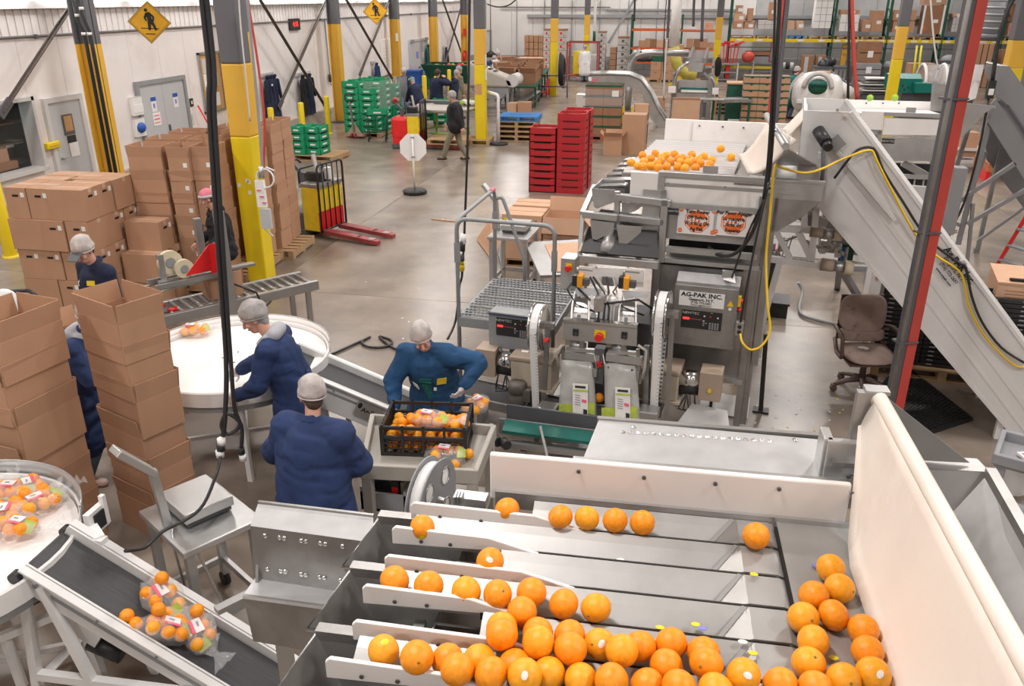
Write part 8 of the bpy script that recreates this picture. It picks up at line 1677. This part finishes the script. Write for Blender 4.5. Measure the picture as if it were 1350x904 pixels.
# teal generator, clear hood, white sheets
v=at(1172,146);TG=T('teal_motor_housing','teal green machine housing below the yellow rack beams','machine',(v.x+.5,v.y-2.0,0));d_g=TG.location.y
def tg(pts,y,nm,m,th=.06):B().plate([atY(px,py,y)-TG.location for px,py in pts],th).ob(nm,m,TG)
y_=d_g
tg([(1177,103),(1216,104),(1214,123),(1174,122)],y_,'front_face','genteal');tg([(1167,97),(1177,103),(1174,122),(1165,115)],y_+.2,'left_face','genteal');B().slab([atY(1177,103,y_)-TG.location,atY(1216,104,y_)-TG.location,atY(1213,97,y_+.8)-TG.location,atY(1168,96,y_+.8)-TG.location],.05).ob('top_face','genteal',TG)
tg([(1204,108),(1236,109),(1236,121),(1203,121)],y_-.05,'right_box','genteal',.4)
for px,py in((1190,113),(1197,115),(1192,118)):B().box(atY(px,py,y_-.05)-TG.location,(.05,.03,.08)).ob('switch','ink',TG)
B().box(atY(1180,108,y_-.04)-TG.location,(.15,.02,.05)).ob('white_label','paper',TG);B().box(atY(1226,113,y_-.2)-TG.location,(.08,.1,.22)).ob('red_sprayer','redk',TG)
B().box((0,.4,.55),(1.2,.7,1.1)).ob('base','darkg',TG)
t=T('clear_hood','clear arched plastic hood with white ribs right of the teal housing','hood');y_=v.y+.5
for k,px in enumerate((1213,1240,1262)):
 c_=atY(px,112,y_);B().tube([c_+Vector((0,.0+.75*math.cos(R(15*a)),.75*math.sin(R(15*a)))) for a in range(13)],.06,6).ob('rib','paper' if k<2 else 'frame',t)
a_,b_=atY(1213,112,y_),atY(1265,112,y_);B().grid([[p+Vector((0,.75*math.cos(R(15*a)),.75*math.sin(R(15*a)))) for a in range(13)] for p in(a_,b_)]).ob('clear_sheet','filmw',t,solid=.01);B().bar(a_-Vector((0,.7,.05)),b_-Vector((0,.7,.05)),.15).ob('base_rail','genteal',t)
B().box(((a_.x+b_.x)/2,y_,.5),(2.2,1.2,1.0)).ob('base_frame','darkg',t)
t=T('sheet_stack','stack of white plastic sheets and boards left of the teal housing','sheets',at(1152,128,0)+Vector((0,-.6,0)))
for k in range(6):B().box((.1*(k%3)-.1,0,.25+.12*k),(1.5-.15*(k%2),.8,.03)).ob('sheet','paper' if k%2 else 'darkg',t)
B().box((0,0,.1),(1.3,.7,.2)).ob('dark_base','darkg',t)
for px,py,l in((1147,129,'left'),(1180,129,'right')):
 p=m2(px,py,1.0);o=B().ball((0,0,0),.052,14,10).ob('green_citrus','lime',None,M2+Matrix.Rotation(MA,3,'Z')@p);tag(o,l+' green citrus fruit on the far white machine','fruit')
 # yellow beam pallet rack along the back wall
YR=46.6
RY=T('yellow_rack','long pallet rack with yellow beams and dark green uprights along the back wall','rack',(2.9,YR,0))
xs=[0,6.4,11.0,15.6]
def rx(px):return atY(px,45,YR).x-2.9
UP=[rx(962),rx(1098),rx(1170),rx(1243),rx(1322),rx(1398)]
for x in UP:
 for y in(0,1.0):B().box((x,y,2.3),(.11,.09,4.6)).ob('upright','greend',RY)
 for k in range(7):B().bar((x,0,.25+.6*k),(x,1.0,.6+.6*k),.04).ob('lacing','greend',RY)
ZR=1.98
for i in range(len(UP)-1):
 for y in(-.05,1.0):B().box(((UP[i]+UP[i+1])/2,y,ZR),(UP[i+1]-UP[i]-.06,.06,.15)).ob('yellow_beam','yellow',RY)
 for k in range(5):B().box((UP[i]+(UP[i+1]-UP[i])*(k+.5)/5,-.085,ZR),(.28,.006,.08)).ob('beam_label','paper',RY)
 B().box(((UP[i]+UP[i+1])/2,.48,ZR+.0),(UP[i+1]-UP[i],.95,.04)).ob('deck','galv',RY)
 B().box(((UP[i]+UP[i+1])/2,-.02,ZR-.35),(UP[i+1]-UP[i],.05,.05)).ob('tie_rail','darkg',RY)
B().box((rx(975),.3,.62),(1.8,.06,.12)).box((rx(1020),.3,.62),(1.6,.06,.12)).ob('low_yellow_beam','yellow',RY)
B().box((rx(1118),.4,.9),(.25,.2,1.8)).ob('yellow_panel','gold',RY)
LOADS=[(966,980,28,38,'card','brown carton, lower left of the first group'),(981,995,29,38,'card','brown carton, lower right of the first group'),(968,983,18,28,'cardl','tan carton on the left one of the first group'),(970,980,7,18,'card','small carton on top of the tan one of the first group'),(985,994,11,28,'card','upright brown carton of the first group'),(1013,1025,3,26,'card','tall brown carton behind the wrapped white load'),(999,1027,27,38,'frame','white wrapped load in the low frame'),(1039,1048,28,39,'cardl','left one of two small cartons on a blue pallet'),(1050,1060,28,39,'cardl','right one of two small cartons on a blue pallet'),(1072,1101,-8,37,'paper','tall white wrapped load'),(1106,1134,19,41,'paper','white wrapped load under brown cartons'),(1108,1134,13,19,'card','brown cartons on the white wrapped load'),(1136,1150,26,42,'card','small brown carton left of the bigger one'),(1147,1167,14,42,'card','big brown carton beside the upright'),(1177,1190,13,27,'card','upper left carton behind the right hand yellow column'),(1176,1188,28,43,'card','lower left carton behind the right hand yellow column'),(1200,1210,13,27,'card','upper right carton behind the right hand yellow column'),(1197,1207,28,43,'card','lower right carton behind the right hand yellow column'),(1214,1247,7,45,'cardd','wrapped brown load with white corner posts'),(1218,1250,-6,6,'card','brown cartons on the corner posted load'),(1254,1271,22,42,'frame','white wrapped sacks with a carton'),(1256,1270,18,23,'cardl','carton on the white wrapped sacks'),(1303,1320,14,22,'card','flat carton on the dark gapped carton'),(1300,1316,24,47,'card','brown carton with a dark gap'),(1328,1348,30,47,'cardl','carton with a pink label at the far right'),(1332,1352,5,29,'cardd','stack of brown cartons at the far right')]
for i,(a,b,c,d,m,l) in enumerate(LOADS):
 A=atY(a,d,YR-.0);Bq=atY(b,c,YR);w=Bq.x-A.x;h=Bq.z-A.z;base=max(ZR+.20,A.z) if d>34 else A.z
 t=T('rack_load',l+' on the yellow rack','box',(A.x+w/2,YR+.45,base));B().box((0,0,h/2),(w,.8,h)).ob('body',m,t)
 if m in('paper','frame'):
  n=max(2,int(h/.28))
  for k in range(1,n):B().box((0,-.402,h*k/n),(w,.006,.02)).ob('layer_seam','trash',t)
  for q in range(1,3):B().box((-w/2+w*q/3,-.402,h/2),(.02,.006,h)).ob('layer_seam','trash',t)
 elif w>.3:B().box((w*.15,-.402,h*.45),(.22,.006,.16)).ob('white_label','paper',t)
 if 'corner posts' in l:
  for x in(-w/2,w/2):B().box((x,-.40,h/2),(.09,.05,h)).ob('corner_post','paper',t)
  B().box((-.4,-.404,h*.25),(.15,.006,.12)).ob('orange_label','stopor',t)
 if 'dark gap' in l:B().box((.0,-.404,h/2),(.14,.01,h*.8)).ob('gap','slot',t);B().box((.22,-.404,h*.35),(.2,.006,.35)).ob('white_label','paper',t)
 if 'pink' in l:B().box((-.2,-.404,h*.5),(.22,.006,.16)).ob('pink_label','pink',t)
for i,(a,b,m) in enumerate(((965,996,'wood'),(999,1028,'wood'),(1042,1062,'bluew'),(1068,1100,'wood'),(1105,1134,'wood'),(1137,1168,'wood'),(1176,1208,'wood'),(1214,1246,'wood'),(1252,1270,'bluew'),(1300,1320,'wood'),(1326,1350,'wood'))):
 A=atY(a,40,YR);Bq=atY(b,40,YR);pallet(('wooden' if m=='wood' else 'blue')+' pallet on the yellow rack, '+ORD[i]+' from the left',(A.x+(Bq.x-A.x)/2,YR+.45,ZR+.06),Bq.x-A.x,.9,0,m)
t=T('ceiling_fan_drum','grey ribbed plastic drum hanging over the yellow rack beside the red pole','drum');p0,p1=drop(1295,51,15),drop(1312,-20,15);B().cyl(p0,p1,.20,n=20).ob('body','trash',t)
for k in range(7):q=p0.lerp(p1,.05+.13*k);B().cyl(q,q+(p1-p0).normalized()*.03,.215,n=20).ob('rib','galv',t)
B().cyl(p0-Vector((0,0,.02)),p0+(p1-p0)*.1,.23,n=20).ob('collar','darkg',t)
def atb(px,py,y):return atY(px,py,y)
def lump(name,label,cat,px0,px1,pt,pb,y,m,dep=.6,extra=None):
 a,b=atY(px0,pb,y),atY(px1,pt,y);w,h=b.x-a.x,b.z;t=T(name,label,cat,(a.x+w/2,y+dep/2,0));B().box((0,0,h/2),(w,dep,h)).ob('body',m,t,bev=.02)
 if extra:extra(t,w,h,dep)
 return t
def bands(t,w,h,d):
 for k in range(1,4):B().box((0,-d/2-.004,h*k/4),(w,.01,.03)).ob('seam','slot',t)
 B().box((.0,-d/2-.006,h*.72),(.25,.01,.3)).ob('white_label','paper',t);B().box((0,-d/2-.006,h*.3),(.2,.01,.25)).ob('white_label','paper',t)
lump('carton_pile','pile of brown cartons with white labels under the yellow rack left of the column','box stack',1128,1165,55,103,44.6,'cardd',.9,bands);lump('wrapped_pile','wrapped grey pile under the brown carton pile','pile',1126,1163,84,112,44.3,'trash',.8,bands)
def tubx(t,w,h,d):B().box((0,0,h+.03),(w+.12,d+.12,.08)).ob('rim','bin',t);B().box((-w*.2,-d/2-.01,h*.45),(.06,.04,h*.9)).box((w*.2,-d/2-.01,h*.45),(.06,.04,h*.9)).ob('rib','darkg',t)
lump('grey_tub','grey tub filled with black sacks under the yellow rack','tub',1072,1095,90,112,43.5,'trash',.9,lambda t,w,h,d:(tubx(t,w,h,d),B().ball((.1,0,h+.1),(w*.45,.4,.3)).ball((.3,0,h+.25),(.35,.3,.25)).ob('black_sack','blackp',t)))
lump('grey_tub','empty grey tub right of the one with black sacks','tub',1099,1116,90,114,43.0,'trash',.9,tubx)
def cbox(t,w,h,d):B().box((-w*.1,-d/2-.006,h*.55),(w*.35,.01,h*.8)).ob('white_panel','doorg',t)
lump('dark_carton','dark brown carton with a pale panel behind the grey tubs','box',1055,1073,73,98,46.0,'cardd',.6,cbox);lump('dark_carton','second dark carton with a white panel right of the first','box',1074,1090,73,92,46.2,'cardd',.6,cbox)
def bx3(t,w,h,d):
 for k in(1,2):B().box((-w/2+w*k/3,-d/2-.005,h/2),(.03,.01,h)).ob('seam','slot',t)
lump('low_carton_row','row of low brown cartons behind the yellow sticks','box stack',1197,1234,84,97,43.5,'card',.7,bx3);lump('brown_board_pile','long brown carton lying right of the carton row behind the clear hood','box',1232,1265,89,96,43.8,'cardl',.7,bx3)
lump('tall_carton_row','tall brown carton row behind the slate elevator','box stack',1283,1312,58,90,44.8,'card',.8,bx3);lump('tall_carton_row','brown carton stack at the right end under the yellow rack','box stack',1318,1338,66,90,44.8,'cardd',.8,bx3)
lump('clutter_bin','grey bin with crumpled film below the yellow rack, behind the clear hood','bin',1237,1268,80,96,45.2,'bin',.8,lambda t,w,h,d:B().ball((0,0,h),(w*.4,.35,.25)).ob('film_heap','trash',t));lump('clutter_bin','dark bin with crumpled film left of the right hand yellow column','bin',1163,1180,88,100,45.4,'bin',.8,lambda t,w,h,d:B().ball((0,0,h),(w*.4,.35,.25)).ob('film_heap','trash',t))
for i,px in enumerate((1208,1214)):
 a,b=atY(px-2,96,42.5),atY(px+1,60,42.5);t=T('yellow_stick',('left','right')[i]+' of two thin yellow poles before the yellow rack','pole');B().cyl((a.x,a.y,0),b,.045).ob('pole','stickery',t);B().box((a.x,a.y,.03),(.3,.3,.06)).ob('base','darkg',t)
def tooltrolley(px,py,label,big):
 v=at(px,py);t=T('tool_trolley',label,'trolley',(v.x,v.y,0))
 for z in(.1,.45,.85):B().box((0,0,z),(1.0,.6,.05)).ob('shelf','trash',t)
 for x in(-.48,.48):
  for y in(-.28,.28):B().box((x,y,.45),(.06,.06,.9)).ob('post','frame',t)
 if big:
  for k in range(6):B().bar((-.4+.15*k,0,.8),(-.5+.19*k,.0,1.7+.1*(k%3)),.05).ob('red_handle','redk',t);B().box((-.5+.22*k,0,1.75+.08*(k%3)),(.5,.2,.06),rz=.3*k).ob('red_head','redk',t)
  B().ball((.95,0,1.2),(.32,.25,.28)).ob('red_bowl','redhose',t);B().bar((-.8,0,1.2),(-.4,0,.9),.1).ob('red_scoop','redk',t);B().box((0,0,.5),(.2,.2,.7)).ob('red_bag','redk',t)
 else:
  B().bar((.3,0,.9),(.35,0,2.0),.05).box((.35,0,2.05),(.5,.15,.06)).ob('red_broom','redk',t);B().bar((.5,0,.9),(.6,.0,1.3),.12).ob('red_bottle','redk',t);B().box((-.3,0,1.05),(1.1,.6,.35)).ob('grey_box','trash',t);B().box((-.3,0,1.3),(1.2,.6,.25)).ob('brown_cover','cardd',t)
tooltrolley(958,107,'grey trolley crowded with red brooms and a red bowl at the back wall',True);tooltrolley(1003,105,'grey trolley with a brown covered box and one red broom at the back wall',False)
t=T('dark_trolley','dark trolley with small bottles left of the worker in the teal smock','trolley',at(1033,108,0));B().box((0,0,.6),(1.0,.6,.06)).box((0,0,.2),(1.0,.6,.06)).ob('shelf','darkg',t)
for k in range(4):B().cyl((-.3+.2*k,0,.63),(-.3+.2*k,0,.95),.09).ob('bottle','doorg' if k%2 else 'ink',t)
for x in(-.45,.45):B().box((x,0,.3),(.06,.5,.6)).ob('leg','darkg',t)
t=T('hanging_coat','dark coat bundle hanging at the yellow column by the dump conveyor','coat',(1.35,40.9,1.25));B().ball((0,0,-.2),(.17,.15,.45),14,10).ob('body','blackc',t);B().cyl((0,.1,.3),(0,.3,.45),.03).ob('hook','steel',t)
t=T('orange_pallet_rack','low red orange pallet stack seen under the slate elevator','pallet',at(1325,243,0)+Vector((.3,.8,0)))
for k in range(7):B().box((0,-.5+.17*k,.40),(1.3,.13,.03)).ob('deck_board','redw',t)
for x in(-.6,0,.6):B().box((x,0,.30),(.09,1.1,.16)).ob('stringer','redw',t)
for x in(-.6,.6):B().box((x,0,.12),(.1,1.0,.24)).ob('foot','redk',t)
t=T('yellow_cart','yellow wrapped bundle and white rack behind the slate elevator frame','bundle',at(1306,228,0)+Vector((0,.6,0)));B().ball((0,0,.25),(.14,.14,.25)).ob('yellow_bundle','stickery',t);B().box((-.5,0,.6),(.4,.4,.6)).ob('carton','card',t);B().box((-.2,0,.2),(1.2,.6,.06)).box((-.2,0,.5),(1.2,.6,.06)).ob('shelf','frame',t)
# cartons and tables behind the rolling stair
v=at(661,352);bx=Vector((v.x,v.y,0));pallet('pallet under the printed kraft cartons behind the rolling stair',(bx.x+.66,bx.y+.45,0),1.3,.9,R(-2))
def kraft(x,y,z,w,d,h,l,pr=None):
 t=carton(l,(bx.x+x,bx.y+y,z),(w,d,h),R(-2),'cardl',None,('seam',),'kraft_carton');B().box((w*.3,-d/2-.001,h*.25),(.16,.003,.06)).box((w*.36,-d/2-.001,h*.72),(.03,.003,.05)).ob('printed_mark','cardd',t);B().box((w*.3,-d/2-.0025,h*.25),(.15,.003,.045)).ob('printed_inset','cardl',t)
 if pr:word(pr[0],.062,(-.08,-d/2-.002,h*.74),FRONT,'cardd',t,sx=1.3);word(pr[1],.10,(-.13,-d/2-.002,h*.36),FRONT,'cardd',t,bold=.003);B().box((-w*.40,-d/2-.002,h*.76),(.06,.004,.07)).ob('yellow_emblem','ylab',t);B().box((0,-d/2-.001,h*.55),(w,.003,.006)).ob('print_line','cardd',t)
 return t
kraft(.33,.30,.15,.64,.55,.34,'lower left kraft carton behind the rolling stair');kraft(.99,.30,.15,.64,.55,.34,'lower right kraft carton behind the rolling stair')
kraft(.33,.30,.50,.64,.55,.36,'printed kraft carton, upper left of the pallet behind the rolling stair',('PACTIV','759'));kraft(.38,.85,.50,.62,.5,.38,'kraft carton behind the printed one on the pallet')
t=T('open_kraft_carton','open kraft carton with its flap folded forward, on the pallet behind the rolling stair','box',(bx.x+.99,bx.y+.30,.50),R(-2))
B().box((0,-.27,.17),(.64,.008,.34)).box((0,.27,.17),(.64,.008,.34)).box((-.316,0,.17),(.008,.54,.34)).box((.316,0,.17),(.008,.54,.34)).box((0,0,.01),(.63,.53,.012)).ob('body','cardl',t)
B().slab([(-.32,-.27,.34),(.32,-.27,.34),(.33,-.34,.10),(-.33,-.34,.10)],.008).slab([(-.32,.27,.34),(.32,.27,.34),(.32,.33,.55),(-.32,.33,.55)],.008).slab([(.316,-.27,.34),(.316,.27,.34),(.42,.25,.22),(.42,-.25,.22)],.008).ob('flap','cardl',t)
t=T('steel_table','stainless table with a flat board on it between the rolling stair and the grading machine','table');zt=.78;q=[at(712,363,zt),at(760,361,zt),at(772,315,zt),at(692,319,zt)]
B().slab(q,.035).ob('top','steel',t)
for p in q:B().box((p.x*.98+.0,p.y,zt/2-.02),(.05,.05,zt-.04)).ob('leg','steel',t)
t=T('flat_board','flat light brown cardboard sheet lying on the stainless table','board');B().slab([at(735,358,zt+.012),at(762,356,zt+.012),at(762,319,zt+.012),at(718,322,zt+.012)],.008).ob('sheet','cardl',t)
t=T('flat_board','cardboard sheet leaning at the left of the stainless scale table','board');B().slab([at(628,315,.02),at(650,345,.02),at(665,300,.3),at(645,290,.3)],.01).ob('sheet','card',t)
t=T('wood_strip','thin wooden strip lying on the floor in the middle of the aisle','strip',at(585,291,.0));B().box((0,0,.012),(.55,.03,.02),rz=-.2).ob('strip','cardl',t)
t=T('black_chair','dark green folding chair behind the right gear box of the grading machine','chair',at(918,540,0)+Vector((0,.25,0)),R(-10));B().box((0,0,.46),(.42,.42,.05)).ob('seat','greend',t,bev=.02);B().tube(arc((0,.18,.72),.19,160,20,10),.03,8).ob('backrest','blackp',t)
for x in(-.18,.18):
 for y in(-.18,.18):B().box((x,y,.22),(.03,.03,.44)).ob('leg','blackp',t)
p=at(970,500,.05);orange(p,.042,'orange on the floor right of the dark green folding chair',None)
t=T('bent_plate','bent stainless plate lying behind the riveted cover','plate',at(925,560,.4));B().plate([(-.25,-.1,0),(.25,-.1,0),(.22,.1,.12),(-.1,.12,.15)],.01).ob('plate','steel',t);B().box((0,0,-.2),(.3,.1,.4)).ob('support','steeld',t)
t=T('black_base_plate','pale machine base plate on the floor under the grading machine leg','plate',at(955,535,0));B().box((0,0,.01),(.5,.5,.02),rz=MA).ob('plate','steeld',t)
apply_remesh()
for o in[o for o in bpy.data.objects if o.type=='FONT']:
 n=o.name;me=bpy.data.meshes.new_from_object(o);q=link('lettering',me,o.parent,o.location,tuple(o.rotation_euler));q.scale=o.scale;bpy.data.objects.remove(o)
for o in list(bpy.data.objects):
 if o.type=='MESH' and len(o.data.vertices)==0:bpy.data.objects.remove(o)
